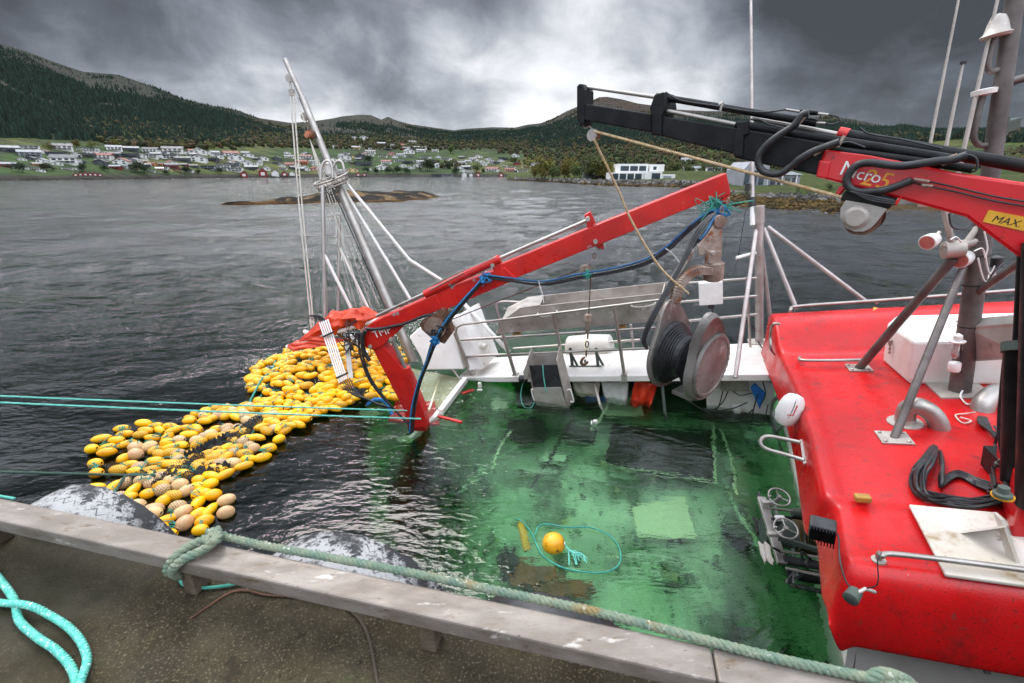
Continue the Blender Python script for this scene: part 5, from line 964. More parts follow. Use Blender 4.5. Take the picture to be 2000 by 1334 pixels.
# winch under the boom
m = MB(); m.prism([lp(x, y, -.20) for x, y in ((1652, 390), (1700, 398), (1733, 408), (1712, 435), (1700, 447), (1686, 453), (1668, 453), (1650, 445), (1640, 425), (1641, 408))], LN*.015); wn = P_(m, 'winch_plate', 'steel', ld, bevel=.004)
P_(MB().lathe(lp(1672, 425, -.20), -LN, [(-.01, .085), (.015, .085), (.025, .075), (.035, .06), (.036, .02)], 24), 'winch_hub', 'steel_dull', wn, 30)
P_(MB().lathe(lp(1690, 425, .0), LN, [(-.18, .12), (-.17, .07), (.1, .07), (.11, .12), (.12, .12)], 24), 'winch_drum', 'rust_dark', wn, 30)
lpr('winch_motor', [(1650, 372), (1700, 376), (1752, 388), (1735, 410), (1640, 392)], 'loader_black', .12, -.14)
lpr('winch_mount', [(1640, 362), (1654, 365), (1640, 382), (1630, 380)], 'loader_red', .05, -.1); lpr('winch_mount', [(1750, 392), (1762, 382), (1752, 402), (1744, 400)], 'crane_red', .05, -.2)
for k in range(3): hose([(1660+k*5, 374+k*2), (1700, 383+k*4), (1748, 393+k*3)], .008, -.24)
# snatch block and the beige line at the tip
sn = thing('snatch_block', 'round grey snatch block shackled under the tip of the black boom', 'pulley', lp(1158, 276)); c = lp(1158, 264)
MB().lathe(c, LN, [(-.025, .02), (-.025, .062), (-.015, .066), (-.01, .05), (.01, .05), (.015, .066), (.025, .062), (.025, .02)], 22).build('sheave', 'steel', sn, 40)
MB().box(c+V(.03, 0, 0), (nrm(XD), LN, YD), (.05, .035, .03)).build('cheek', 'rust_dark', sn, bevel=.01)
MB().tube(curve([lp(1137, 240), lp(1143, 250), lp(1152, 246), lp(1157, 256)]), .010, 8).build('shackle', 'steel', sn, 60)
PBD = 5.55
MB().rope([lp(1160, 256, -.03), lp(1646, 386, -.15)], .014, turns=14, seg=300).build('hoist_line', 'rope_beige', smooth=60, label='taut beige line from the snatch block to the winch on the red boom', cat='rope')
MB().rope([lp(1160, 272, -.03), at(1206, 368, 5.15), at(1238, 440, 5.25), at(1290, 523, 5.35), at(1345, 574, 5.45)], .013, turns=14, seg=300).build('lifting_line', 'rope_beige', smooth=60, label='frayed beige line hanging from the snatch block down to the net hauler', cat='rope')
# ================================================================ red deck crane of the sunk boat
dc0 = gz(812, 828, 0); DP1 = at(812, 828, dep(dc0)); DP2 = at(1415, 360, 5.9); DNn = nrm(np.cross(DP2-DP1, V(0, 0, 1))); DNn = DNn if DNn@FW > 0 else -DNn
def dp(x, y, k=0.): return pl(x, y, DP1+DNn*k, DNn)
ck = P_(MB().prism([dp(x, y, -.11) for x, y in ((727, 681), (745, 673), (762, 690), (800, 738), (828, 808), (834, 850), (800, 852), (788, 800))], DNn*.22), 'deck_crane', 'crane_red', bevel=.015, label='scratched red deck crane rising out of the water')
def dpr(name, poly, mat, wd, k=0., bevel=.01): return P_(MB().prism([dp(x, y, k-wd/2) for x, y in poly], DNn*wd), name, mat, ck, bevel=bevel)
dpr('knuckle', [(700, 672), (716, 640), (732, 636), (760, 628), (786, 640), (764, 660), (746, 676), (731, 684), (716, 680)], 'crane_red', .26)
dpr('outer_boom', [(707, 645), (726, 630), (851, 574), (864, 603), (776, 641), (740, 655)], 'crane_red', .27, bevel=.015)
dpr('outer_boom', [(845, 573), (985, 522), (1010, 545), (868, 606)], 'crane_red', .23)
dpr('boom_arm', [(975, 518), (1146, 447), (1419, 338), (1428, 378), (1412, 386), (1395, 387), (1166, 480), (985, 552)], 'crane_red', .19)
dpr('boom_head', [(1404, 366), (1420, 352), (1426, 378), (1424, 398), (1412, 396)], 'crane_red', .15)
dpr('boom_bracket', [(1141, 420), (1154, 413), (1164, 436), (1148, 448)], 'crane_red', .10); dpr('boom_bracket', [(958, 512), (974, 500), (984, 540), (968, 544)], 'crane_red', .12, -.06); dpr('boom_bracket', [(1156, 462), (1178, 470), (1180, 488), (1166, 484)], 'crane_red', .08)
def dt_(name, a, b, wpx, mat, k=0.): A_, B_ = dp(*a, k), dp(*b, k); r = pxr(wpx, (A_+B_)/2); return P_(MB().tube([A_, B_], r, 14), name, mat, ck, 60)
dt_('boom_cylinder', (830, 575), (976, 505), 16, 'crane_red', -.1); dt_('piston_rod', (974, 505), (1148, 430), 7, 'steel', -.05); dt_('piston_rod', (735, 617), (832, 572), 6, 'steel', -.12)
for (x, y, x1, y1) in ((832, 562, 900, 530), (900, 530, 968, 502), (840, 566, 905, 533)): dt_('grease_line', (x, y), (x1, y1), 2.2, 'steel', -.16)
dt_('lift_cylinder', (792, 718), (816, 790), 19, 'crane_red', -.04); dt_('piston_rod', (764, 659), (792, 720), 9, 'steel', -.04)
for q in ((1148, 428), (962, 518), (1163, 472), (764, 662), (723, 677)): P_(MB().lathe(dp(*q, -.14), DNn, [(-.02, .02), (-.02, .03), (.1, .03)], 14), 'pin', 'steel_dull', ck, 40)
m = MB(); XD2 = nrm(dp(800, 640, -.15)-dp(730, 664, -.15)); YD2 = np.cross(-DNn, XD2); YD2 = YD2 if YD2[2] > 0 else -YD2; text_mb('TMP', dp(732, 661, -.145), XD2, YD2, .17, m, 0, 0); P_(m, 'lettering', 'letter_white', ck)
P_(MB().prism([gz(760, 836, -.25), gz(860, 846, -.25), gz(850, 800, -.25), gz(775, 800, -.25)], V(0, 0, .1)), 'crane_base', 'crane_red', ck)
m = MB()
for k in range(2): m.tube(curve([dp(700+k*5, 650, -.16), dp(703+k*5, 690, -.18), dp(718+k*4, 735, -.2), dp(742+k*4, 770, -.2), dp(775, 805, -.2), dp(800, 830, -.2)]), .018, 8)
m.tube(curve([dp(715, 642, -.15), dp(740, 642, -.17), dp(790, 632, -.17), dp(840, 615, -.17), dp(858, 640, -.17)]), .022, 8)
m.tube(resample([dp(714, 645, -.2), dp(708, 660, -.2), dp(711, 685, -.2), dp(722, 705, -.2)], 26), [.03, .036]*13, 8)
P_(m, 'hose', 'black_rubber', ck, 60)
# rusty winch under the boom
wr = dpr('boom_winch', [(818, 632), (868, 603), (884, 650), (868, 672), (846, 664), (824, 645)], 'rust_dark', .16, -.12)
P_(MB().lathe(dp(850, 640, -.30), DNn, [(-.03, .04), (-.02, .16), (.0, .16), (.02, .09), (.14, .09), (.15, .16)], 20), 'winch_drum', 'rusty', ck, 30)
m = MB(); r_ = np.random.default_rng(4)
for _ in range(7): x, y = 832+r_.uniform(-6, 22), 642+r_.uniform(-10, 14); m.tube(curve([dp(x, y, -.30), dp(x+r_.uniform(4, 14), y+r_.uniform(-8, 8), -.36), dp(x+r_.uniform(0, 20), y+r_.uniform(0, 16), -.30)]), .011, 6)
P_(m, 'hose', 'black_rubber', ck, 60)
# hose bundle tied along the crane, sagging to the net hauler
hb_ = thing('hose_bundle', 'black hydraulic hoses with blue wrapping sagging from crane foot to net hauler', 'hoses', dp(805, 850))
pt = [dp(802, 846, -.28), dp(806, 800, -.3), dp(818, 750, -.3), dp(834, 710, -.3), dp(848, 672, -.32), dp(872, 630, -.3), dp(905, 590, -.25), dp(932, 560, -.2), dp(946, 542, -.17)]
p2 = [dp(946, 542, -.17), dp(1000, 549, -.14), dp(1060, 555, -.14), dp(1130, 541, -.14), dp(1200, 529, -.14), dp(1260, 512, -.14), dp(1300, 488, -.14), dp(1340, 452, -.14), dp(1375, 425, -.12), dp(1405, 412, -.05)]
for k, (o, r) in enumerate(((V(0, 0, 0), .017), (V(.03, 0, .01), .016), (V(-.02, 0, .03), .014), (V(.01, -.03, .025), .013))):
    dd = .02*k
    MB().tube(curve([p+o*(1+.4*math.sin(i*1.3+k)) for i, p in enumerate(pt)], 8), r, 8).build('hose', 'black_rubber', hb_, 60)
    if k < 3: MB().tube(curve([p+o+V(0, 0, -dd*math.sin(math.pi*i/9)*1.6) for i, p in enumerate(p2)], 8), r*.9, 8).build('hose', 'black_rubber', hb_, 60)
MB().tube(curve([p+V(-.01, -.03, .03) for p in pt], 8), .011, 8).build('blue_line', 'rope_blue', hb_, 60)
MB().tube(curve([p+V(0, -.02, .045) for p in p2], 8), [.015]*len(curve(p2, 8)), 8).build('blue_sleeve', 'blue_wrap', hb_, 60)
for q, s in ((pt[-1], .05), (dp(1402, 418, -.1), .075), (dp(848, 666, -.36), .035), (dp(1145, 536, -.16), .03)):
    m = MB(); r_ = np.random.default_rng(int(s*1000))
    for _ in range(9): m.tube(curve([q+r_.normal(size=3)*s for _ in range(5)], 5), .008, 5)
    m.build('lashing', 'rope_blue' if s != .03 else 'teal', hb_, 60)
m = MB(); r_ = np.random.default_rng(77)
for _ in range(12): m.tube(curve([dp(1402, 405, -.08)+r_.normal(size=3)*V(.12, .05, .07) for _ in range(5)], 5), .006, 5)
m.tube(curve([dp(1399, 374, -.1), dp(1399, 400, -.12)]), .008, 5); m.tube(curve([dp(1405, 400, -.1), dp(1430, 407, -.12), dp(1448, 414, -.12)]), .007, 5)
m.build('knotted_cord', 'teal', smooth=60, label='tangle of green cord knotted round the tip of the red deck crane', cat='cord')
m = MB(); m.tube(curve([dp(1300, 485, -.2), dp(1318, 500, -.2), dp(1334, 525, -.2)]), .007, 5); m.tube(curve([dp(1052, 548, -.2), dp(1055, 560, -.2), dp(1060, 578, -.2), dp(1062, 592, -.2)]), .006, 5); m.build('cable_tie', 'white_plastic', hb_)

# hook block, chain and hook under the crane arm
hk = thing('lifting_hook', 'rusty lifting hook with ball weight hanging from the middle of the red crane arm', 'hook', dp(1143, 712)); q = dp(1148, 525, -.02)
def chain(m, pts, r):
    for i, p in enumerate(resample(pts, max(3, int(np.linalg.norm(np.array(pts[-1])-pts[0])/(r*3.2))))):
        ax_ = V(1, 0, 0) if i % 2 else V(0, 1, 0); m.tube([p+ax_*r*math.cos(t)*.8+V(0, 0, 1)*r*1.7*math.sin(t) for t in np.linspace(0, math.tau, 11)], r*.34, 5, cap=False)
    return m
chain(MB(), [dp(1170, 482), dp(1158, 505), dp(1152, 518)], .024).build('chain', 'rusty', hk, 60)
MB().lathe(dp(1143, 528), DNn, [(-.03, .02), (-.03, .075), (-.02, .08), (.02, .08), (.03, .075), (.03, .02)], 20).build('block', 'rusty', hk, 40)
MB().tube([dp(1154, 535), dp(1150, 614)], .008, 6).build('wire', 'rust_dark', hk)
MB().lathe(dp(1149, 614), V(0, 0, -1), [(0, .05), (.01, .057), (.1, .057), (.11, .045), (.28, .03), (.3, .02)], 16).build('weight', 'rusty', hk, 40)
chain(MB(), [dp(1148, 655), dp(1145, 690)], .03).build('chain', 'rust_dark', hk, 60)
c = dp(1142, 705); u_ = nrm(XD2); MB().tube([c+u_*.055*math.cos(t)+V(0, 0, 1)*.06*math.sin(t) for t in np.linspace(1.5, 5.9, 16)], [.016+.008*math.sin(i/15*3.1) for i in range(16)], 8).build('hook', 'rust_dark', hk, 60)
MB().box(c+V(0, -.03, .01), (u_, V(0, 1, 0), V(0, 0, 1)), (.018, .01, .022)).build('latch', 'steel', hk)
MB().tube([dp(1143, 522), dp(1030, 566, .05), dp(872, 628, .1)], .008, 6).build('winch_wire', 'rust_dark', smooth=60, label='dark steel wire running from the hook block back to the rusty winch', cat='wire')

# ================================================================ net hauler hanging from the crane tip
C0 = at(1345, 700, 5.55); AX = nrm(RT*.60-DN*(-.26)+FW*(-.66)); UP_ = V(.0, 0, 1)-AX*AX[2]; UP_ = nrm(UP_); WX = np.cross(AX, UP_)
nh = thing('net_hauler', 'big power block net hauler with black rubber sheave between two cast metal cheeks', 'net hauler', at(1345, 790, 5.55))
def hp(a, w, u): return C0+AX*a+WX*w+UP_*u
MB().lathe(C0, AX, [(-.27, .25), (-.27, .40), (-.24, .405), (-.19, .36), (-.11, .29), (-.02, .25), (.06, .29), (.14, .36), (.19, .405), (.22, .40), (.22, .2)], 48).build('sheave', 'black_rubber', nh, 50)
m = MB()
for k in range(7):
    for s in (-1, 1):
        a = -.025+s*(.03+.024*k); r = .256+.0215*k; m.lathe(C0, AX, [(a-.005, r), (a, r+.008), (a+.005, r)], 40)
m.build('sheave_tread', 'black_rubber', nh, 60)
def cheek(a0, th_, horn, mat, name, dish=0.):
    out = []; lean = horn
    for t in np.linspace(math.radians(200), math.radians(200+320), 44): out.append((math.cos(t)*.45, math.sin(t)*.45))
    pts = []
    n = 60
    for i in range(n):
        t = math.tau*i/n; cx, sx_ = math.cos(t), math.sin(t); r = .455
        if sx_ > 0:
            k_ = sx_**1.2; x = cx*(.455-.05*k_)+lean[0]*k_**2; y = sx_*(.455+lean[1]*k_); 
        else: x, y = cx*r, sx_*r
        pts.append((x, y))
    mb = MB(); v = []
    for s_, ins, aa in ((0, 1., a0), (0, 1., a0+th_*.5), (1, .93, a0+th_), (2, .80, a0+th_*(1-dish)), (3, .0, a0+th_*(1-dish))):
        for (x, y) in pts: fl = .10*max(0, y*ins-.35)*(1 if th_ > 0 else -1); v.append(hp(aa+fl*2.2, x*ins, y*ins))
    f = [(j*n+i, j*n+(i+1) % n, (j+1)*n+(i+1) % n, (j+1)*n+i) for j in range(4) for i in range(n)]+[tuple(range(n))]
    mb.add(v, f); o = mb.build(name, mat, nh, 50); return o
cheek(-.24, -.07, (.03, .22), 'cast', 'inner_cheek', .3); cheek(.20, .09, (.30, .26), 'cast', 'outer_cheek', .35)
MB().lathe(hp(.29, 0, 0), AX, [(-.02, .40), (.0, .40), (.025, .385), (.03, .36), (.026, .345), (.018, .34), (.02, .3), (.03, .0)], 48).build('hub_cover', 'cast', nh, 40)
m = MB()
for k in range(30):
    if 8 <= k < 12: continue
    t = math.tau*k/30; m.box(hp(.322, math.cos(t)*.368, math.sin(t)*.368), (nrm(WX*-math.sin(t)+UP_*math.cos(t)), nrm(WX*math.cos(t)+UP_*math.sin(t)), AX), (.009, .006, .003))
m.build('raised_rim_marks', 'cast', nh)
MB().lathe(hp(-.31, 0, -.02), -AX, [(0, .2), (.08, .19), (.10, .15)], 24).build('motor', 'cast', nh, 40)
MB().box(hp(.05, 0, -.45), (AX, WX, UP_), (.14, .12, .03)).build('foot', 'cast', nh, bevel=.01)
ap = lambda x, y, d=5.6: at(x, y, d)
MB().prism([ap(x, y) for x, y in ((1404, 428), (1412, 432), (1410, 500), (1366, 499), (1364, 482), (1392, 446))], V(0, .05, 0)).build('hanger_plate', 'rusty', nh, bevel=.008)
MB().prism([ap(x, y, 5.5) for x, y in ((1385, 490), (1410, 490), (1408, 518), (1384, 516))], V(0, .14, 0)).build('hanger_clevis', 'rusty', nh, bevel=.015)
MB().lathe(ap(1394, 530, 5.62), V(-.1, 0, 1), [(-.12, .08), (-.1, .115), (.1, .12), (.12, .09)], 20).build('swivel', 'rusty', nh, 40)
arm = curve([ap(1390, 528, 5.6), ap(1360, 528, 5.55), ap(1340, 540, 5.55), ap(1326, 560, 5.55), ap(1318, 590, 5.6)], 6)
m = MB()
for i in range(len(arm)-1): m.beam(arm[i], arm[i+1]+(arm[i+1]-arm[i])*.15, .10, .17-.0015*i, (0, -1, 0))
m.build('swivel_arm', 'rusty', nh, bevel=.01)
MB().tube([ap(1348, 494), ap(1300, 575)], .036, 12).tube([ap(1350, 488), ap(1340, 508)], .045, 12).build('tilt_cylinder', 'rusty', nh, 50)
MB().tube([ap(1338, 508), ap(1312, 552)], .045, 12).build('tilt_cylinder', 'steel_dull', nh, 50)
chain(MB(), [ap(1422, 392, 5.7), ap(1412, 402, 5.7), ap(1406, 428, 5.62)], .024).build('shackle', 'rusty', nh, 60)
MB().lathe(ap(1404, 432, 5.6), V(0, -1, 0), [(-.03, .04), (-.02, .075), (.05, .075), (.06, .04)], 16).build('eye', 'rusty', nh, 40)
MB().lathe(ap(1392, 494, 5.45), V(0, -1, 0), [(-.02, .03), (.02, .03), (.03, .02)], 12).lathe(ap(1350, 490, 5.5), V(0, -1, 0), [(-.02, .03), (.02, .03), (.03, .02)], 12).build('bolt', 'steel_dull', nh, 40)
m = MB()
for k in range(3): m.tube(curve([ap(1398-k*6, 415+k*3, 5.6), ap(1368-k*5, 452, 5.5), ap(1340-k*3, 505, 5.45), ap(1305-k*3, 568, 5.4), ap(1276-k*4, 625, 5.4), ap(1260-k*2, 660+k*3, 5.45), ap(1264, 682, 5.5)], 8), .016, 8)
for k in range(2): m.tube(curve([ap(1396, 425, 5.6), ap(1380-k*6, 455, 5.55), ap(1358-k*3, 478, 5.55), ap(1340, 500+k*6, 5.5)], 8), .014, 8)
m.build('hose', 'black_rubber', nh, 60)
MB().tube(curve([ap(1398, 418, 5.6), ap(1378, 455, 5.5), ap(1366, 468, 5.5)], 8), .018, 8).build('blue_sleeve', 'blue_wrap', nh, 60)

# ================================================================ steel mast at the sunk end
mf2 = at(808, 706, 10.0); MP1 = at(590, 190, 9.6); mtp = at(557, 116, 9.55); ML = lambda x, y, k=0: at(x, y, np.interp(y, [116, 706], [9.55, 10.0])+k)
ms = P_(MB().tube([mf2, at(656, 352, 9.78)], [pxr(19, mf2), pxr(15, mf2)], 18).tube([at(656, 352, 9.78), MP1], [pxr(14, MP1), pxr(13, MP1)], 16).tube([MP1, mtp], pxr(10, MP1), 14), 'foremast', 'steel', smooth=50, label='raked steel mast with crow nest ring')
def pm_(a, b, w, mat='steel', k=0., name='mast_leg', par=ms): return P_(MB().tube([ML(*a, k), ML(*b, k)], pxr(w, ML(*a)), 10), name, mat, par, 60)
pm_((630, 362), (635, 640), 7.5, 'steel', -.3); pm_((663, 420), (660, 612), 6.5, 'steel', -.1); pm_((632, 494), (712, 655), 5.6, 'white_paint', -.3); pm_((661, 480), (722, 608), 5, 'white_paint', -.1)
pm_((672, 352), (800, 508), 6.3, 'white_paint'); pm_((800, 508), (862, 547), 6.3, 'white_paint'); pm_((668, 364), (802, 586), 6.3, 'white_paint', .1); pm_((655, 350), (768, 600), 5, 'steel', .3)
MB().tube([ML(648, 365, -.15), ML(752, 600, -.15)], .012, 6).build('cable', 'black_rubber', ms)
# oval light platform
cx = ML(648, 354, -.1); pu = nrm(ML(682, 342)-ML(618, 364)); pv = nrm(nrm(FW*V(1, 1, 0))+V(0, 0, .25)); pn = nrm(np.cross(pu, pv)); 
ring = lambda s1, s2, dz, n=28: [cx+pu*.36*s1*math.cos(t)+pv*.24*s2*math.sin(t)+pn*dz for t in np.linspace(0, math.tau, n)]
m = MB(); m.tube(ring(1, 1, .05), .022, 8, cap=False); m.tube(ring(.92, .9, -.08), .016, 8, cap=False); r1 = ring(.95, .95, -.04, 20)[:-1]; m.add(r1+[p+pn*.02 for p in r1], [tuple(range(19))[::-1], tuple(range(19, 38))]+[(i, (i+1) % 19, 19+(i+1) % 19, 19+i) for i in range(19)])
r2, r3 = ring(1, 1, .05, 20)[:-1], ring(.92, .9, -.08, 20)[:-1]
for i in range(19): m.tube([r2[i], r3[i]], .008, 5)
P_(m, 'crow_nest', 'steel', ms, 40)
m = MB()
for x0, k in ((632, -.35), (655, .05), (640, .25)):
    m = MB(); b0 = ML(x0-6, 352, k); m.tube(curve([b0, ML(x0-5, 330, k), ML(x0+2, 316, k), ML(x0+12, 316, k), ML(x0+17, 330, k), ML(x0+18, 348, k)], 5), .03, 8); P_(m, 'hoop', 'steel', ms, 60)
P_(MB().lathe(ML(642, 330, -.2), nrm(V(-.2, 0, 1)), [(-.14, .03), (-.1, .09), (.1, .10), (.14, .05)], 14), 'mast_lamp', 'white_plastic', ms, 40)
P_(MB().tube(curve([ML(632, 368, -.3), ML(645, 380, -.3), ML(660, 374, -.3), ML(665, 360, -.3)]), .012, 6), 'cable', 'black_rubber', ms, 60)
for (x, y) in ((565, 153), (595, 228)): P_(MB().lathe(ML(x, y), DNn, [(-.02, .03), (-.02, .08), (.02, .08), (.02, .03)], 14), 'mast_eye', 'steel', ms, 40)
rg1 = thing('mast_rigging', 'pale rope tackle hanging in long parallel falls from the mast head', 'rigging', ML(612, 622, -.4)); m = MB()
chain(m, [ML(566, 160, -.1), ML(569, 175, -.1)], .025); m.box(ML(570, 181, -.1), (V(1, 0, 0), V(0, 1, 0), Zv), (.05, .04, .06)); m.build('block', 'steel_dull', rg1)
for a, b in (((567, 182), (608, 640)), ((573, 182), (613, 640))): MB().rope([ML(*a, -.1), ML((a[0]+b[0])//2-2, 411, -.25), ML(*b, -.5)], .016, turns=10, seg=220).build('fall', 'rope_white', rg1, 60)
MB().tube([ML(574, 182, -.1), ML(596, 240, -.1)], .012, 6).build('fall', 'rope_white', rg1)
rg2 = thing('orange_block', 'round orange-brown pulley block hanging beside the mast with thin falls below', 'pulley', ML(602, 270, -.1))
MB().lathe(ML(601, 263, -.15), nrm(FW+RT*.4), [(-.02, .02), (-.02, .075), (.02, .075), (.02, .02)], 18).build('sheave', 'rust_orange', rg2, 40); MB().lathe(ML(607, 262, -.1), nrm(FW+RT*.4), [(-.04, .02), (-.04, .095), (.04, .095), (.04, .02)], 18).build('cheek', 'rust_dark', rg2, 40)
chain(MB(), [ML(598, 232, -.1), ML(602, 252, -.12)], .025).build('shackle', 'rusty', rg2)
for b, w in (((715, 620), .011), ((700, 615), .008), ((732, 618), .011), ((742, 600), .012), ((688, 600), .007), ((725, 640), .012)): MB().tube([ML(605, 272, -.12), ML(*b, -.4)], w*.6, 6).build('fall', 'rope_white', rg2, 60)
# cross pole, post and white bundled cables
pipe('spar', [at(560, 678, 9.3), at(760, 618, 9.3)], 8, 'white_paint', ms); pipe('spar', [at(594, 647, 9.6), at(640, 668, 9.5)], 8, 'white_paint', ms); pipe('spar', [at(684, 655, 9.2), at(718, 690, 9.0)], 7, 'white_paint', ms)
P_(MB().beam(at(678, 668, 9.3), gz(690, 792, -.1), .10, .06), 'davit_post', 'steel', ms, bevel=.005); P_(MB().beam(at(636, 635, 9.3), at(685, 670, 9.3), .05, .05), 'davit_arm', 'wire_brown', ms)
cb_ = thing('white_cable_bundle', 'white pipes strapped together hanging down over the yellow floats', 'cables', at(680, 760, 8.7))
for k in range(5): MB().tube([at(624+k*4, 630-k*1.5, 9.0), at(663+k*3.6, 748-k*2, 8.6)], .015, 8).build('pipe', 'white_plastic', cb_, 60)
for t in (.22, .9): MB().beam(at(624+39*t-2, 632+118*t, 8.9-.3*t), at(624+39*t+20, 622+118*t, 8.9-.3*t), .05, .03).build('band', 'black_rubber', cb_)
m = MB(); r_ = np.random.default_rng(12)
for k in range(6):
    m.tube(curve([at(664+k*3.6, 748-k*2, 8.6), at(680+k*4, 768, 8.4), at(715+k*5, 778+k*3, 8.2), at(740+k*6, 790+k*1.5, 8.1)], 6), .010, 6)
    m.tube(curve([at(626+k*3, 632, 9.0), at(622+k*2, 622, 9), at(605+k*3, 616, 9.), at(602+k*3, 622+k, 9.)], 6), .010, 6)
for k in range(16): c_ = at(688+r_.normal()*9, 660+r_.normal()*14, 9.1); m.tube(curve([c_+r_.normal(size=3)*.10 for _ in range(5)], 5), .009, 5)
m.build('cable', 'black_rubber', cb_, 60)
MB().rope(curve([gz(718, 790, .05), gz(735, 780, .2), gz(755, 787, .14), gz(766, 810, -.02)]), .035, turns=7, seg=120).build('blue_rope', 'rope_blue', smooth=60, label='thick blue rope curling out of the water beside the crane foot', cat='rope')
# orange tarpaulin bundle
def tarp():
    sp_ = curve([at(586, 668, 9.3), at(632, 640, 9.35), at(668, 625, 9.4), at(706, 620, 9.4), at(742, 617, 9.4)], 9); rs_ = np.interp(np.linspace(0, 1, len(sp_)), [0, .12, .35, .5, .75, .9, 1], [.03, .08, .19, .17, .20, .12, .04]); vs = []; n = 26; k = len(sp_)
    for i in range(k):
        T = nrm(sp_[min(i+1, k-1)]-sp_[max(i-1, 0)]); u = nrm(np.cross(T, V(0, 1, 0))); w = np.cross(T, u)
        for j in range(n):
            t = math.tau*j/n; r = rs_[i]*(1+.16*math.sin(3*t+i*.5)+.12*math.sin(7*t-i*.3)+.10*math.sin(i*.9+t)+.05*math.sin(11*t+i*1.3)); vs.append(sp_[i]+(u*math.cos(t)+w*math.sin(t)*1.3)*r)
    mb = MB(); mb.add(vs, [(i*n+j, i*n+(j+1) % n, (i+1)*n+(j+1) % n, (i+1)*n+j) for i in range(k-1) for j in range(n)]+[tuple(range(n)), tuple((k-1)*n+j for j in range(n))])
    mb.build('tarpaulin', 'tarp_orange', smooth=50, label='crumpled orange tarpaulin rolled over the spar above the floats', cat='tarpaulin')
tarp()
sheet('tarpaulin', [at(560, 676, 9.25), at(600, 656, 9.25), at(690, 664, 9.2), at(575, 686, 9.15)], 'tarp_orange', 'trailing orange end of the tarpaulin draped along the white spar', 'tarpaulin', 14, 8, .05)

# ================================================================ what lies under the surface
S = lambda x, y, z: gz(x, y, z)
def sub_z(x, y):
    s1 = min(max((x-(745+max(0, 985-y)*1.35))/230, 0), 1); s1 = s1*s1*(3-2*s1); base = -1.32-.9*min(max((900-y)/110, 0), 1)-2.6*min(max((x-1400-max(0, 1000-y)*.5)/230, 0), 1)-.5*min(max((1120-x)/300, 0), 1)  # deck dropped deeper at the right in place of the wheelhouse's shade
    base += .22*math.exp(-((x-1290)/110)**2-((y-1060)/70)**2)+float(fnoise(np.array(x/60.), np.array(y/45.), 71, 4))*.16; return -5.0*(1-s1)+s1*base
m = MB(); gx, gy = 74, 50; m.add([S(x, y, sub_z(x, y)) for y in np.linspace(770, 1420, gy) for x in np.linspace(740, 1760, gx)], [(j*gx+i, j*gx+i+1, (j+1)*gx+i+1, (j+1)*gx+i) for j in range(gy-1) for i in range(gx-1)]); sub = P_(m, 'sunken_deck', 'sub_pale', smooth=180)
m = MB(); m.prism([S(x, y, -.95) for x, y in ((1232, 1030), (1330, 1010), (1356, 1092), (1238, 1085))], V(0, 0, -.06)); P_(m, 'fish_tub_lid', 'sub_line', sub, bevel=.02)
m = MB(); m.prism([S(x, y, -1.0) for x, y in ((1192, 872), (1388, 890), (1388, 984), (1178, 945))], V(0, 0, -.06)); P_(m, 'hatch_opening', 'sub_dark', sub)
m = MB(); hq = [S(x, y, -.93) for x, y in ((1385, 872), (1388, 984), (1170, 946))]; m.tube([hq[0], hq[1]], .022, 6); m.tube([hq[1], hq[2]], .018, 6); P_(m, 'hatch_coaming', 'sub_line', sub)
m = MB(); m.lathe(S(1030, 885, -1.05), V(.2, -.3, 1), [(-.1, .40), (0, .42), (.01, .2)], 20); P_(m, 'net_drum', 'sub_dark', sub, 40)
m = MB(); m.lathe(S(1460, 905, -1.1), V(0, 0, 1), [(-.2, .15), (.04, .15)], 16); P_(m, 'deck_post', 'sub_pale', sub, 40)
for (x, y, w_, h_, z) in ((975, 822, 22, 14, -.8), (728, 850, 22, 14, -.9), (880, 868, 30, 12, -1.0), (800, 905, 18, 9, -1.1)):
    m = MB(); r_ = np.random.default_rng(x); n = 11; c = S(x, y, z); P9 = [S(x+w_*math.cos(t)*q, y+h_*math.sin(t)*q, z) for t, q in zip(np.linspace(0, math.tau, 25)[:-1], r_.uniform(.55, 1.05, 24))]
    m.prism(P9, V(0, 0, -.05)); m.build('drifting_bag', 'sub_line', label={975: 'pale plastic bag drifting under water right of the crane foot', 728: 'round pale bag drifting under water left of the crane foot', 880: 'long pale sheet under water below the cream hull plate', 800: 'small pale scrap under water beneath the crane foot'}[x], cat='bag')
r_ = np.random.default_rng(5)
for (x, y, w_, h_, z, mt) in ((1040, 1165, 62, 26, -1.15, 'sub_orange'), (1100, 1195, 60, 22, -1.1, 'sub_orange'), (990, 1140, 20, 34, -1.1, 'sub_dark')):
    P9 = [S(x+w_*math.cos(t)*q, y+h_*math.sin(t)*q, z) for t, q in zip(np.linspace(0, math.tau, 41)[:-1], r_.uniform(.62, 1.1, 40))]; m = MB(); m.prism(P9, V(0, 0, -.04)); P_(m, 'rust_patch', mt, sub)
m = MB(); m.tube(curve([S(1016, 1045, -.5), S(1024, 1075, -.5), S(1030, 1100, -.55)]), .05, 8); P_(m, 'yellow_fender', 'sub_yellow', sub, 40)
m = MB(); m.tube(curve([S(1190, 800, -.4), S(1170, 850, -.7), S(1150, 880, -.9)]), .03, 6); m.prism([S(x, y, -.8) for x, y in ((1165, 815), (1245, 812), (1255, 848), (1180, 850))], V(0, 0, -.03)); P_(m, 'sunken_panel', 'sub_line', sub)
r_ = np.random.default_rng(31)
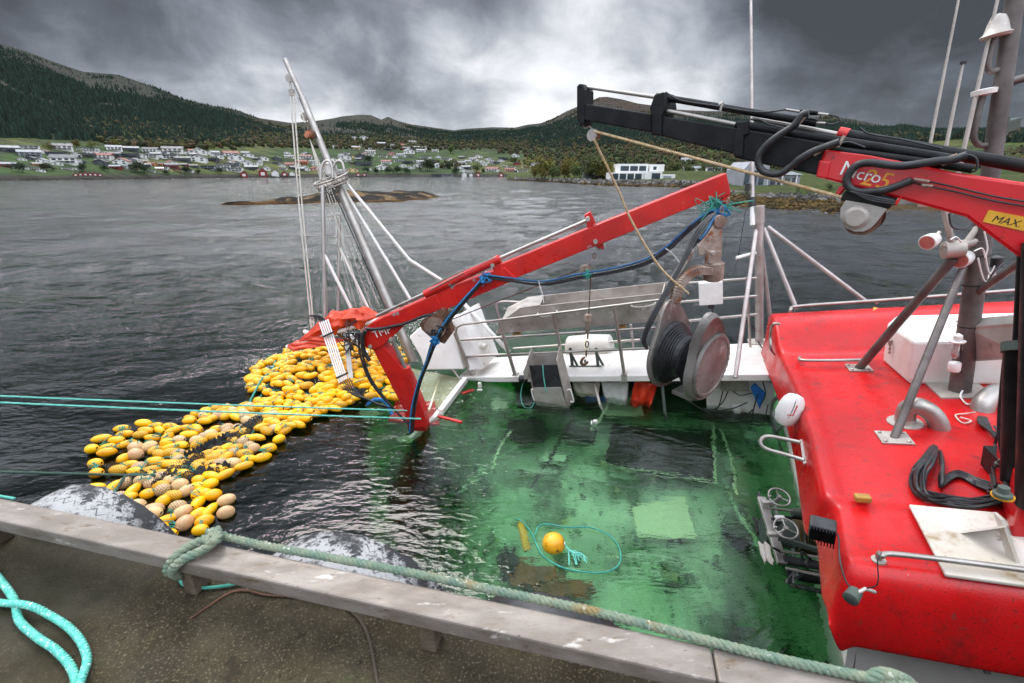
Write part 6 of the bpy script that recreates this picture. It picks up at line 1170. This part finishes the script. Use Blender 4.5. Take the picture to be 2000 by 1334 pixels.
for (x0, y0, x1, y1, w_, z, mt) in ((1000, 960, 1180, 985, .05, -.95, 'sub_pale'), (1120, 860, 1040, 990, .04, -1.0, 'sub_dark'), (900, 1010, 1060, 900, .06, -1.3, 'sub_pale'), (1400, 990, 1470, 1120, .05, -1.2, 'sub_pale'), (1180, 1130, 1330, 1150, .04, -1.05, 'sub_pale'), (860, 1090, 900, 1250, .08, -1.3, 'hull_dark'), (1400, 880, 1430, 1010, .03, -.9, 'sub_line'), (1000, 880, 960, 960, .03, -.9, 'sub_line')):
    P_(MB().tube(curve([S(x0, y0, z), S((x0+x1)/2+r_.uniform(-9, 9), (y0+y1)/2+r_.uniform(-9, 9), z-.04), S(x1, y1, z)]), w_*.6, 8), 'deck_pipe', mt, sub, 60)
for (x, y, s_, h_, mt) in ((1080, 960, .22, .25, 'sub_pale'), (1130, 905, .3, .2, 'hull_dark'), (1420, 1110, .2, .2, 'hull_dark'), (940, 930, .25, .2, 'hull_dark'), (1290, 1180, .18, .1, 'sub_pale'), (905, 960, .14, .2, 'sub_pale')):
    P_(MB().box(S(x, y, sub_z(x, y)+h_*.4), (E1, E2, Zv), (s_, s_*.6, h_)), 'deck_fitting', mt, sub, bevel=.03)
m = MB()
for k in range(26):
    q = S(960+r_.normal()*50, 860+r_.normal()*26, -.9); m.tube(curve([q, q+r_.normal(size=3)*V(.2, .2, .1), q+r_.normal(size=3)*V(.35, .35, .1)]), .012, 5)
m.build('sunken_net_twine', 'sub_dark', kind='stuff', label='dark loose twine of a sunken net drifting below the surface')
# scattering volume added to lighten the open fjord's water beyond the sheltered basin
mur = bpy.data.materials.new('murk'); mur.use_nodes = True; n_ = mur.node_tree; n_.nodes.clear(); MATS['murk'] = mur
n_.links.new(ND(n_, 'ShaderNodeVolumeScatter', {'Color': (.84, .93, .995), 'Density': 3.2, 'Anisotropy': 0.}).outputs[0], ND(n_, 'ShaderNodeOutputMaterial').inputs[1])
pp = [(-3000, 13), (-14, 14.5), (-3, 12.5), (5, 10.5), (12, 9.5), (60, 9), (3000, 9), (3000, 5000), (-3000, 5000)]
m = MB(); n9 = len(pp); m.add([(x, y+(13 if i < 7 else 0), -.40) for i, (x, y) in enumerate(pp)]+[(x, y, -8.9) for i, (x, y) in enumerate(pp)], [tuple(range(n9)), tuple(range(n9, 2*n9))[::-1]]+[(i, (i+1) % n9, n9+(i+1) % n9, n9+i) for i in range(n9)])
m.build('open_water_scatter', 'murk', kind='structure')
# far bulwark under the gangway and dark hull flank towards open water
m = MB(); a, b = W(940, 737)+E2*1.15-E3*.2, W(1530, 731)+E2*1.35-E3*.2; m.prism([a, b, b-E3*2.2, a-E3*2.2], E2*.08); P_(m, 'far_bulwark', 'hull_dark')
m = MB(); q = [S(770, 1010, -1.5), S(850, 880, -1.5), S(800, 850, -.4)]; m.prism([q[0], q[1], q[1]-V(0, 0, 3), q[0]-V(0, 0, 3)], V(-.08, 0, 0)); P_(m, 'near_bulwark', 'hull_dark')

# gear winch half under water beside the wheelhouse
wz = thing('trawl_winch', 'steel net winch with two hand wheels half under water beside the red roof', 'winch', S(1540, 1060, 0))
w2 = lambda x, y, z=.42: gz(x, y, z)
MB().beam(w2(1487, 972), w2(1528, 1102, .2), .10, .05).build('frame', 'steel', wz, bevel=.008)
MB().box(w2(1482, 966), (V(.3, .9, 0), V(.9, -.3, 0), Zv), (.05, .012, .012)).build('handle', 'black_rubber', wz)
def wheel(x, y, rpx, z):
    c = w2(x, y, z); r = rpx/FPX*dep(c); ax_ = nrm(V(-.1, -.35, 1)); u = nrm(np.cross(ax_, V(0, 1, 0))); w = np.cross(ax_, u); m = MB().tube([c+(u*math.cos(t)+w*math.sin(t))*r for t in np.linspace(0, math.tau, 28)], .011, 8, cap=False)
    for t in (.4, 2.5, 4.6): m.tube([c, c+(u*math.cos(t)+w*math.sin(t))*r], .008, 6)
    m.lathe(c, ax_, [(-.12, .012), (.0, .03), (.02, .02)], 12); m.tube([c+u*r, c+u*r+ax_*.05], .01, 6); return m.build('hand_wheel', 'steel', wz, 60)
wheel(1522, 971, 19, .55); wheel(1535, 1032, 21, .55)
for a, b in (((1505, 993), (1600, 1004)), ((1525, 1076), (1620, 1092)), ((1535, 1110), (1625, 1128))): MB().tube([w2(*a, .35), w2(*b, .3)], .014, 8).build('tie_rod', 'steel', wz, 60)
MB().lathe(w2(1540, 1045, .15), nrm(w2(1610, 1055, .15)-w2(1540, 1045, .15)), [(-.28, .08), (-.27, .15), (.0, .15), (.01, .17), (.50, .17)], 24).build('drum', 'hull_dark', wz, 40)
m = MB(); ca_ = w2(1552, 1048, .15); cx_ = nrm(w2(1610, 1055, .15)-w2(1540, 1045, .15))
for k in range(15): m.lathe(ca_+cx_*.021*k, cx_, [(-.009, .176), (0, .188), (.009, .176)], 22)
m.build('wound_wire', 'wire_brown', wz, 50)
for (x, y) in ((1500, 982), (1512, 1043)): MB().box(w2(x, y, .46), (V(1, 0, 0), V(0, 1, 0), Zv), (.07, .025, .02)).build('bracket', 'steel_dull', wz, bevel=.004)
MB().box(w2(1524, 1012, .44), (V(1, 0, 0), V(0, 1, 0), Zv), (.05, .035, .01)).build('name_plate', 'white_plastic', wz)
for (x0, y0, x1, y1, r_, z, mt) in ((1536, 1118, 1650, 1138, .06, .12, 'loader_black'), (1528, 1092, 1640, 1112, .045, .22, 'black_rubber'), (1500, 1010, 1600, 1022, .04, .2, 'loader_black'), (1545, 1000, 1612, 1008, .05, .3, 'hull_dark'), (1540, 1145, 1655, 1168, .03, -.05, 'hull_dark')):
    MB().lathe(w2(x0, y0, z), w2(x1, y1, z)-w2(x0, y0, z), [(0, r_*.5), (.01, r_), (.42, r_), (.44, r_*1.3), (.46, r_)], 16).build('roller', mt, wz, 40)
for (x0, y0, x1, y1, z) in ((1500, 990, 1512, 1040, .2), (1512, 985, 1530, 1060, .12), (1548, 1075, 1556, 1130, .15), (1570, 1000, 1580, 1040, .35), (1520, 1050, 1600, 1075, .38)):
    MB().beam(w2(x0, y0, z), w2(x1, y1, z), .035, .05).build('bracket', 'hull_dark', wz, bevel=.004)
r2_ = np.random.default_rng(15)
for k in range(7):
    x, y = r2_.uniform(1500, 1600), r2_.uniform(990, 1120); MB().tube(curve([w2(x, y, .3), w2(x+r2_.uniform(-20, 30), y+r2_.uniform(-20, 30), .4), w2(x+r2_.uniform(-10, 50), y+r2_.uniform(0, 40), .15)], 6), .012, 6).build('hose', 'black_rubber', wz, 60)
sheet('torn_cloth', [w2(1482, 1062, .15), w2(1500, 1060, .2), w2(1512, 1100, .1), w2(1490, 1098, .05)], 'cloth_cream', 'torn cream cloth snagged on the winch frame', 'cloth', 8, 8, .03)
sheet('black_net_rag', [w2(1470, 1012, .1), w2(1500, 1018, .15), w2(1500, 1050, .1), w2(1476, 1044, .05)], 'net_black', 'black net rag hanging off the winch frame', 'net', 8, 8, .04)

# orange-yellow buoy with its ring of rope
by = thing('mooring_buoy', 'single scuffed orange-yellow buoy floating in the green water beside the boat', 'buoy', gz(1081, 1062, 0)); c = gz(1081, 1062, .03); ax = nrm(V(1, -.12, .12)); r = pxr(43, c)
MB().lathe(c, ax, [(-r*.98, r*.12), (-r*.98, r*.3), (-r*.8, r*.66), (-r*.45, r*.92), (0, r), (r*.45, r*.92), (r*.8, r*.66), (r*.98, r*.34), (r*.9, r*.2), (r*.6, r*.16)], 28).build('body', 'buoy_yellow', by, 60)
MB().lathe(c+ax*r*.85, ax, [(0, r*.18), (r*.2, r*.17), (r*.22, r*.08)], 14).build('tube_end', 'white_plastic', by, 40)
m = MB(); r_ = np.random.default_rng(3)
for k in range(9): e = r_.uniform(-1, 1); m.tube(curve([c+ax*r, gz(1112+e*3, 1074+e*4, .03), gz(1122+e*14, 1083+r_.uniform(-8, 12), .015), gz(1128+e*20, 1092+r_.uniform(-8, 18), .01)]), .006, 5)
m.build('frayed_tail', 'teal_bright', by, 60)
MB().rope(curve([gz(1008, 1013, .012), gz(1022, 1021, .012), gz(1040, 1043, .012), gz(1047, 1062, .012), gz(1060, 1085, .012), gz(1090, 1105, .012), gz(1130, 1116, .012), gz(1180, 1118, .012), gz(1207, 1105, .012), gz(1212, 1080, .012), gz(1200, 1055, .012), gz(1180, 1040, .012), gz(1150, 1030, .012), gz(1110, 1030, .012), gz(1070, 1024, .012), gz(1052, 1028, .012), gz(1045, 1045, .012)], 8), .010, turns=16, seg=520).build('floating_rope', 'teal', smooth=60, label='thin blue-green rope lying in a wide loop on the water round the buoy', cat='rope')

# ================================================================ the seine floats
FL = {}
def lathe_mesh(name, prof, mat, n=16):
    me = MB().lathe((0, 0, 0), (1, 0, 0), prof, n).mesh(name, [mat, 'black_rubber'], 60); L = max(p[0] for p in prof)
    for p in me.polygons:
        q = p.center
        if math.hypot(q.y, q.z) < .017: p.material_index = 1  # end holes blackened by colour for the shade inside them
    return me
def ell(L, r, hole=.016): return [(-L*.93, hole), (-L, hole*1.5)]+[(L*math.cos(t)*-1, r*math.sin(t)**.85) for t in np.linspace(.25, math.pi-.25, 11)]+[(L, hole*1.5), (L*.93, hole)]
FL['long'] = [lathe_mesh('float', ell(.125, .060), 'float_yellow'), lathe_mesh('float', ell(.115, .066), 'float_yellow')]
FL['short'] = [lathe_mesh('float', ell(.095, .072), 'float_yellow')]
FL['pale'] = [lathe_mesh('float', ell(.100, .086), 'float_pale', 20), lathe_mesh('float', ell(.11, .08), 'float_pale', 20)]
FL['netyel'] = [lathe_mesh('float', ell(.115, .070), 'netted_yellow', 18)]; FL['netpale'] = [lathe_mesh('float', ell(.10, .078), 'netted_pale', 18)]
KN = {'long': ('long yellow net float', 'yellow_float'), 'short': ('stubby yellow net float', 'yellow_float'), 'pale': ('pale sun-bleached round net float', 'pale_float'), 'netyel': ('yellow float wrapped in black netting', 'netted_float'), 'netpale': ('pale float wrapped in black netting', 'netted_float')}
nf = 0; FPOS = []
def flt(P, kind_, yaw, pitch, where):
    global nf
    me = random.choice(FL[kind_]); lb, nm = KN[kind_]; o = bpy.data.objects.new(nm, me); col.objects.link(o); o.location = P
    o.rotation_euler = (random.uniform(0, 6), pitch, yaw); s = random.uniform(.93, 1.07); o.scale = (s, s, s); tag(o, lb+' '+where, 'float', 'net floats '+where); nf += 1; FPOS.append(P)
# read off the photograph: near loop (x, y, kind, angle)
NEAR = [(199, 858, 'l', 20), (180, 879, 's', 0), (238, 838, 'l', 10), (245, 850, 'l', 5), (229, 863, 'l', 8), (211, 875, 'l', 12), (210, 886, 'l', 20), (187, 907, 's', 0), (189, 926, 's', 0), (187, 955, 'l', 15), (249, 870, 'l', 40), (242, 897, 's', 60), (281, 829, 'l', 8), (304, 833, 'l', -5), (286, 843, 'l', 0), (312, 840, 'l', -20), (333, 834, 'l', 0), (275, 850, 'ny', 20), (298, 856, 'l', 0), (328, 856, 's', 70), (340, 842, 'l', 40), (370, 824, 'l', 5), (366, 836, 'l', 5), (333, 874, 'l', 20), (327, 867, 's', 0), (400, 823, 'l', 10), (386, 842, 's', 0), (266, 876, 'p', 0), (266, 890, 'p', 0), (293, 873, 'p', 20), (305, 881, 'ny', 60), (303, 902, 'l', 15), (272, 913, 'np', 30), (268, 921, 'l', 20), (232, 919, 'ny', 0), (254, 908, 'l', 0), (297, 919, 'ny', 30), (318, 928, 'ny', 15), (325, 908, 'ny', 0), (358, 909, 'ny', 10), (391, 909, 'ny', 0), (350, 888, 'np', 15), (432, 893, 'ny', 45), (385, 864, 'p', 10), (355, 872, 'l', 0), (412, 850, 'p', 20), (443, 836, 'p', 10), (425, 838, 'l', 20), (450, 850, 'ny', 10), (455, 862, 'ny', 0), (480, 815, 'p', 0), (505, 817, 'p', 10), (535, 812, 'p', 0), (470, 843, 'ny', 0), (503, 855, 'l', 0), (537, 838, 'p', 0), (546, 840, 's', 80), (545, 858, 's', 20), (528, 876, 's', 10), (495, 877, 'p', 20), (525, 878, 'l', 20), (486, 897, 'l', 10), (513, 894, 'l', 40), (477, 913, 'l', 30), (455, 905, 'p', 15), (430, 917, 'l', 0), (440, 930, 'l', 40), (412, 930, 'l', -10), (388, 938, 's', 0), (362, 928, 'l', 0), (412, 948, 's', 30), (388, 950, 'l', 0), (335, 940, 'p', 0), (352, 948, 'p', 10), (365, 960, 'p', 60), (388, 965, 's', 70), (417, 970, 's', 30), (442, 978, 'p', 20), (442, 1004, 'p', 30), (410, 998, 'l', 70), (388, 985, 'l', 80), (388, 1005, 's', 60), (318, 958, 'np', 20), (288, 965, 's', 10), (260, 960, 'l', 80), (245, 943, 'np', 60), (223, 953, 'l', 70), (205, 977, 'l', 30), (232, 974, 'np', 60), (248, 976, 'l', 30), (268, 988, 'p', 10), (320, 979, 's', 60), (348, 990, 'np', 20), (358, 1003, 'p', 40), (302, 1004, 'p', 0), (277, 1021, 'p', 0), (240, 1000, 'p', 10), (248, 1012, 'p', 0), (300, 995, 'p', 20), (325, 1017, 'l', 30), (362, 1025, 'p', 70), (391, 1036, 's', 5), (310, 1034, 'l', 10), (215, 995, 'l', 20), (277, 942, 'np', 0), (297, 946, 'np', 10), (340, 970, 'ny', 0), (325, 1043, 'l', 0), (402, 877, 'ny', 20), (380, 888, 'ny', 10), (460, 876, 'ny', 20), (478, 888, 'ny', 10), (415, 897, 'ny', 10), (370, 850, 'l', 10), (350, 862, 'p', 0), (400, 965, 's', 0), (400, 1020, 's', 40)]
KM = {'l': 'long', 's': 'short', 'p': 'pale', 'ny': 'netyel', 'np': 'netpale'}
for x, y, k, a in NEAR:
    P = gz(x, y, .035); P = P+V(0, 0, random.uniform(0, .03)); flt(P, KM[k], math.radians(a*1.1+random.uniform(-6, 6)), random.uniform(-.2, .2), 'in the loose loop nearest the quay')
def inpoly(q, poly):
    c = False; n = len(poly)
    for i in range(n):
        (x1, y1), (x2, y2) = poly[i], poly[(i+1) % n]
        if (y1 > q[1]) != (y2 > q[1]) and q[0] < (x2-x1)*(q[1]-y1)/(y2-y1)+x1: c = not c
    return c
def fill(poly, n, sp_, zf, where, kinds, seed):
    r_ = np.random.default_rng(seed); xs = [p[0] for p in poly]; ys = [p[1] for p in poly]; got = 0; loc = []
    for _ in range(n*60):
        if got >= n: break
        x, y = r_.uniform(min(xs), max(xs)), r_.uniform(min(ys), max(ys))
        if not inpoly((x, y), poly): continue
        P = gz(x, y, .03); z = zf(x, y); P = P+V(0, 0, 0) if z < .05 else gz(x, y, z)
        if any(np.linalg.norm((P-q)*V(1, 1, 1.6)) < sp_ for q in loc): continue
        if any(np.linalg.norm(P-q) < sp_*.8 for q in FPOS[:len(NEAR)]): continue
        loc.append(P); flt(P, kinds[r_.integers(len(kinds))], r_.uniform(-.5, .9), r_.uniform(-.35, .35), where); got += 1
    return got
PU = [(480, 742), (500, 715), (545, 690), (590, 672), (640, 668), (700, 668), (765, 678), (798, 690), (795, 705), (745, 716), (770, 745), (800, 775), (752, 780), (700, 770), (672, 795), (640, 800), (600, 818), (565, 842), (530, 826), (505, 805), (497, 770)]
PB = [(392, 800), (430, 790), (480, 792), (520, 800), (560, 812), (560, 850), (520, 838), (470, 820), (430, 815), (400, 828), (375, 838), (362, 822)]
def pile(x, y): d = min(math.hypot((x-630)/150, (y-725)/70), 1.5); return .06+.30*max(0, 1-d)+random.uniform(-.03, .05)
n3 = fill(PB, 34, .11, lambda x, y: .03, 'in the neck between the two clusters', ['long', 'short', 'long', 'pale', 'netyel'], 22)
n4 = fill([(290, 890), (420, 846), (505, 822), (530, 850), (440, 905), (335, 955), (270, 948)], 34, .10, lambda x, y: .06, 'under the black net of the near loop', ['netyel', 'netyel', 'netpale', 'long'], 23)
HEAP = []
def fill_heap():
    r_ = np.random.default_rng(21); xs = [p[0] for p in PU]; ys = [p[1] for p in PU]; loc = []
    for _ in range(18000):
        if len(loc) >= 310: break
        x, y = r_.uniform(min(xs), max(xs)), r_.uniform(min(ys), max(ys))
        if not inpoly((x, y), PU): continue
        P = gz(x, y, pile(x, y))
        if any(np.linalg.norm((P-q[0])*V(1, 1, 1.6)) < .098 for q in loc): continue
        loc.append((P, x, y))
    loc.sort(key=lambda q: np.linalg.norm(q[0]-CC)); kinds = ['long', 'long', 'long', 'short', 'long', 'long', 'netyel', 'short']; n_ind = 300-nf; rest = MB()
    for k, (P, x, y) in enumerate(loc):
        kd = kinds[r_.integers(8)]; yaw, pit = r_.uniform(-.5, .9), r_.uniform(-.35, .35)
        if k < n_ind: flt(P, kd, yaw, pit, 'in the heap beside the orange tarpaulin')
        else:
            me = FL['long'][k % 2] if kd != 'short' else FL['short'][0]; M = Matrix.Translation(Vector(P)) @ Matrix.Rotation(yaw, 4, 'Z') @ Matrix.Rotation(pit, 4, 'Y'); FPOS.append(P)
            rest.add([tuple(M @ v.co) for v in me.vertices], [tuple(p.vertices) for p in me.polygons], 0)
    rest.build('yellow_float_heap', 'float_yellow', smooth=60, kind='stuff', label='farthest yellow floats heaped at the back of the pile'); return len(loc)
n2 = fill_heap()
print('FLOATS', nf, n2, n3)
# teal lashings and grey twine between the floats: one uncountable tangle
m = MB(); r_ = np.random.default_rng(9); FA = np.array(FPOS)
for i in r_.choice(len(FA), 260, replace=True):
    p = FA[i]; d = np.linalg.norm(FA-p, axis=1); j = np.argsort(d)[r_.integers(1, 3)]; q = FA[j]; mid = (p+q)/2+V(0, 0, .05)
    m.tube(curve([p*.7+q*.3+V(0, 0, .02), mid+r_.normal(size=3)*.02, q*.7+p*.3+V(0, 0, .02)], 4), .007, 5)
    for _ in range(2): m.tube(curve([mid+r_.normal(size=3)*V(.03, .03, .02), mid+r_.normal(size=3)*V(.04, .04, .03), mid+r_.normal(size=3)*V(.06, .06, .03)], 3), .006, 4)
m.build('float_lashings', 'teal', smooth=60, kind='stuff', label='teal twine knots lashing the net floats together')
# black netting draped through the loop and dark web under the heap
def net(pts, wd, label, mat='net_mesh', seed=1, z=.11, n=30):
    c_ = curve([gz(x, y, z) for x, y in pts], n//(len(pts)-1)+1); vs = []; k = len(c_); r_ = np.random.default_rng(seed)
    for i, p in enumerate(c_):
        T = nrm(c_[min(i+1, k-1)]-c_[max(i-1, 0)]); w = nrm(np.cross(T, Zv)); ww = np.interp(i/(k-1), np.linspace(0, 1, len(wd)), wd)
        for j in range(14): s = (j/13-.5)*2; vs.append(p+w*ww*s+V(0, 0, .04*math.sin(j*1.7+i*.8)+.03*math.sin(i*1.9)-.06*s*s))
    mb = MB(); mb.add(vs, [(i*14+j, i*14+j+1, (i+1)*14+j+1, (i+1)*14+j) for i in range(k-1) for j in range(13)]); return mb.build('fishing_net', mat, smooth=180, label=label, cat='net')
net([(300, 945), (345, 912), (400, 880), (450, 850), (510, 812)], [.05, .16, .14, .20, .22, .10], 'black fishing net drawn across the loose loop of floats', seed=1)
net([(268, 925), (320, 930), (400, 915), (450, 905)], [.12, .2, .2, .08], 'black fishing net bunched under the netted floats', 'net_mesh', 2, .09)
net([(360, 888), (400, 870), (440, 850)], [.03, .06, .03], 'solid rolled strand of black net in the middle of the loop', 'net_black', 3, .15)
net([(520, 760), (590, 740), (660, 760), (720, 765)], [.08, .3, .3, .1], 'black net web lying between the floats of the heap', 'net_mesh', 4, .16)

# ================================================================ taut mooring lines and the dark line
def line(name, a, b, sag, r, mat, label, seg=400, turns=16):
    pts = [a*(1-t)+b*t-V(0, 0, sag*4*t*(1-t)) for t in np.linspace(0, 1, 7)]; MB().rope(pts, r, turns=turns, seg=seg).build(name, mat, smooth=60, label=label, cat='rope')
line('mooring_line', at(-260, 762, 6.2), at(795, 802, 7.5), .02, .014, 'teal_bright', 'taut turquoise rope across the floats, upper of the two from the crane foot')
line('mooring_line', at(-260, 774, 6.0), at(822, 818, 7.3), .02, .015, 'teal_bright', 'taut turquoise rope across the floats, lower of the two from the crane foot')
line('drag_line', gz(-200, 917, .15), gz(302, 929, .12), 0, .018, 'rope_dark', 'dark green rope running left from the loose loop of floats', 300)
line('shore_line', at(-120, 950, 4.0), at(28, 974, 4.0), 0, .014, 'teal_bright', 'short end of turquoise rope above the quay beam at far left', 80)
MB().rope(curve([gz(302, 929, .13), gz(250, 928, .12), gz(225, 960, .1), gz(205, 968, .08), gz(180, 968, .05)]), .02, turns=12, seg=120).build('net_rope', 'rope_dark', smooth=60, label='thick dark green rope passing under the floats beside the tyre', cat='rope')
MB().rope(curve([gz(538, 705, .25), gz(530, 725, .2), gz(512, 740, .18), gz(498, 765, .12), gz(488, 785, .03), gz(483, 800, -.02)]), .02, turns=12, seg=120).build('net_rope', 'teal', smooth=60, label='grey-green rope trailing off the left side of the float heap', cat='rope')

# ================================================================ the quay
QZ = 2.46; BT = 2.65; qa, qb = gz(0, 972, BT), gz(1390, 1262, BT); qd = nrm((qb-qa)*V(1, 1, 0)); qn = V(qd[1], -qd[0], 0)     # qn points to the land side
q0, q1 = qa-qd*6, qa+qd*10; BW = .105; BB = 2.585
dq = MB(); dq.add([tuple(q0+V(0, 0, QZ-BT)), tuple(q1+V(0, 0, QZ-BT)), tuple(q1+qn*9+V(0, 0, QZ-BT)), tuple(q0+qn*9+V(0, 0, QZ-BT))], [(0, 1, 2, 3)]); dq.build('quay_deck', 'quay_concrete', kind='structure')
m = MB(); w0, w1 = q0-qn*.005, q1-qn*.005; m.prism([w0+V(0, 0, QZ-BT-.004), w1+V(0, 0, QZ-BT-.004), w1+V(0, 0, -12), w0+V(0, 0, -12)], qn*.3); m.build('quay_wall', 'quay_wall_mat', label='concrete quay wall dropping into the water below the beam', cat='wall')
js = [q0, qa-qd*1.2, qb, q1]; eb = thing('quay_beam', 'weathered steel kerb beam on low posts along the quay edge', 'beam', np.array([qa[0], qa[1], QZ]))
for i in range(3):
    a, b = js[i]+qd*.002, js[i+1]-qd*.002; m = MB(); m.prism([a, b, b+V(0, 0, BB-BT), a+V(0, 0, BB-BT)], qn*BW); m.build('rail_section', 'beam_steel', eb, bevel=.008)
for px_ in (30, 395, 848): 
    p = gz(px_, 1245 if px_ > 700 else (1140 if px_ > 300 else 1040), QZ); t_ = np.dot(p-qa, qd); c = qa+qd*t_+qn*.055; MB().box(V(c[0], c[1], (QZ+BB)/2), (qd, qn, Zv), (.028, .035, (BB-QZ)/2-.001)).build('post', 'post_wood', eb, bevel=.004)
# tyres against the wall
def tyre(px_, py_, mat, label, rr=.52, kx=0., drop=0.):
    t_ = np.dot(gz(px_, py_, BT)-qa, qd); c = qa+qd*t_-qn*(.15); c = V(c[0], c[1], 0)
    # lower it until its top appears at the picture height seen
    for z in np.arange(2.6, .3, -.01):
        if pj(V(c[0], c[1], z+rr)-qn*.10)[1] > py_: break
    c = V(c[0], c[1], z-drop); ax_ = qn
    prof = [(-.13, rr*.58), (-.14, rr*.75), (-.135, rr*.92), (-.115, rr*.985), (-.06, rr*1.0), (0, rr*1.004), (.06, rr*1.0), (.115, rr*.985), (.135, rr*.92), (.14, rr*.75), (.13, rr*.58)]
    mb = MB(); n = 56; vs = []
    for t, r in prof:
        for j in range(n): a = math.tau*j/n; r2 = r*(1+(.012*(1 if j % 2 else -1) if r > rr*.95 and abs(t) > .1 else 0)); vs.append(V(0, t, 0)+V(math.cos(a)*r2, 0, math.sin(a)*r2))
    k = len(prof); mb.add(vs, [(i*n+j, i*n+(j+1) % n, ((i+1) % k)*n+(j+1) % n, ((i+1) % k)*n+j) for i in range(k) for j in range(n)])
    me = mb.mesh('tyre_fender', mat, 50); o = bpy.data.objects.new('tyre_fender', me); col.objects.link(o); o.location = c; o.rotation_euler = (0, 0, math.atan2(qd[1], qd[0])); tag(o, label, 'tyre', 'tyre fenders hung on the quay wall'); return o
tyre(112, 946, 'salted_tyre', 'black tyre fender with grey salt crust at the left end of the quay'); tyre(648, 1041, 'salted_tyre', 'whitened tyre fender with zigzag tread in the middle of the quay'); tyre(1065, 1163, 'black_rubber', 'plain black wet tyre fender peeping over the beam right of the middle', .42)
# ropes on the quay
Bp = lambda x, y, h=0.: gz(x, y, BT+h)
ktop = [Bp(1790, 1345, .015), Bp(1730, 1331, .015), Bp(1500, 1282, .015), Bp(1200, 1204, .015), Bp(1000, 1160, .015), Bp(800, 1118, .015), Bp(650, 1090, .015), Bp(520, 1066, .015), Bp(440, 1048, .02)]
MB().rope(curve(ktop, 6), .0145, turns=17, seg=560).build('mooring_rope', 'rope_old', smooth=60, label='thick weathered green mooring rope lying along the back edge of the quay beam', cat='rope')
m = MB(); q_ = lambda x, y, z: gz(x, y, z)
m.rope(curve([Bp(440, 1048, .02), Bp(415, 1048, .045), Bp(380, 1062, .03), Bp(350, 1080, .02), q_(335, 1097, 2.645), q_(328, 1115, 2.60), q_(345, 1122, 2.55)], 6), .017, turns=15, seg=150)
m.rope(curve([Bp(425, 1035, .02), Bp(420, 1055, .05), Bp(395, 1075, .03), Bp(362, 1090, .02), q_(342, 1106, 2.645), q_(338, 1118, 2.60), q_(350, 1126, 2.55)], 6), .017, turns=15, seg=150)
m.rope(curve([Bp(405, 1040, .04), Bp(420, 1038, .05), Bp(428, 1050, .05), Bp(415, 1060, .05), Bp(400, 1052, .05)], 6), .015, turns=15, seg=80)
m.build('rope_hitch', 'rope_old', smooth=60, label='weathered green rope hitched round the quay beam above the post', cat='rope')
Qd = lambda x, y, h=0.: gz(x, y, QZ+h)
MB().rope(curve([Qd(-60, 1060, .02), Qd(0, 1132, .02), Qd(28, 1172, .02), Qd(38, 1212, .02), Qd(72, 1244, .02), Qd(110, 1270, .02), Qd(140, 1305, .02), Qd(152, 1350, .02), Qd(165, 1420, .02)], 7), .0125, turns=22, seg=380).build('turquoise_rope', 'teal_bright', smooth=60, label='bright turquoise rope strand lying on the quay, left of the pair', cat='rope')
MB().rope(curve([Qd(-60, 1168, .02), Qd(0, 1177, .02), Qd(55, 1182, .045), Qd(98, 1202, .02), Qd(135, 1226, .02), Qd(160, 1256, .02), Qd(170, 1290, .02), Qd(158, 1330, .045), Qd(140, 1400, .05)], 7), .0125, turns=22, seg=380).build('turquoise_rope', 'teal_bright', smooth=60, label='paler turquoise rope bight on the quay, right of the pair', cat='rope')
MB().tube(curve([Qd(345, 1122, .01), Qd(360, 1143, .01), Qd(395, 1148, .01), Qd(440, 1144, .01), Qd(480, 1136, .01)], 7), .006, 8).build('green_cord', 'teal', smooth=60, label='thin dark green cord looped round the beam post under the hitch', cat='cord')
MB().tube(curve([Qd(371, 1209, .006), Qd(405, 1185, .006), Qd(448, 1158, .006), Qd(480, 1153, .006), Qd(520, 1162, .006), Qd(580, 1165, .006)], 7), .0035, 8).build('rusty_rod', 'rust_dark', smooth=60, label='thin rusty rod lying bent on the quay below the hitch', cat='cable')
MB().tube(curve([Qd(600, 1160, .006), Qd(665, 1182, .006), Qd(700, 1208, .006), Qd(718, 1240, .006), Qd(728, 1280, .006), Qd(740, 1350, .006)], 7), .005, 8).build('brown_cable', 'trunk', smooth=60, label='brown cable curving from under the beam down the middle of the quay', cat='cable')
MB().rope(curve([Qd(1690, 1330, .2), Qd(1720, 1316, .22), Qd(1760, 1325, .2), Qd(1790, 1345, .1)], 6), .017, turns=17, seg=90).build('rope_end', 'rope_old', smooth=60, label='knotted rope bight over the beam at the bottom right', cat='rope')
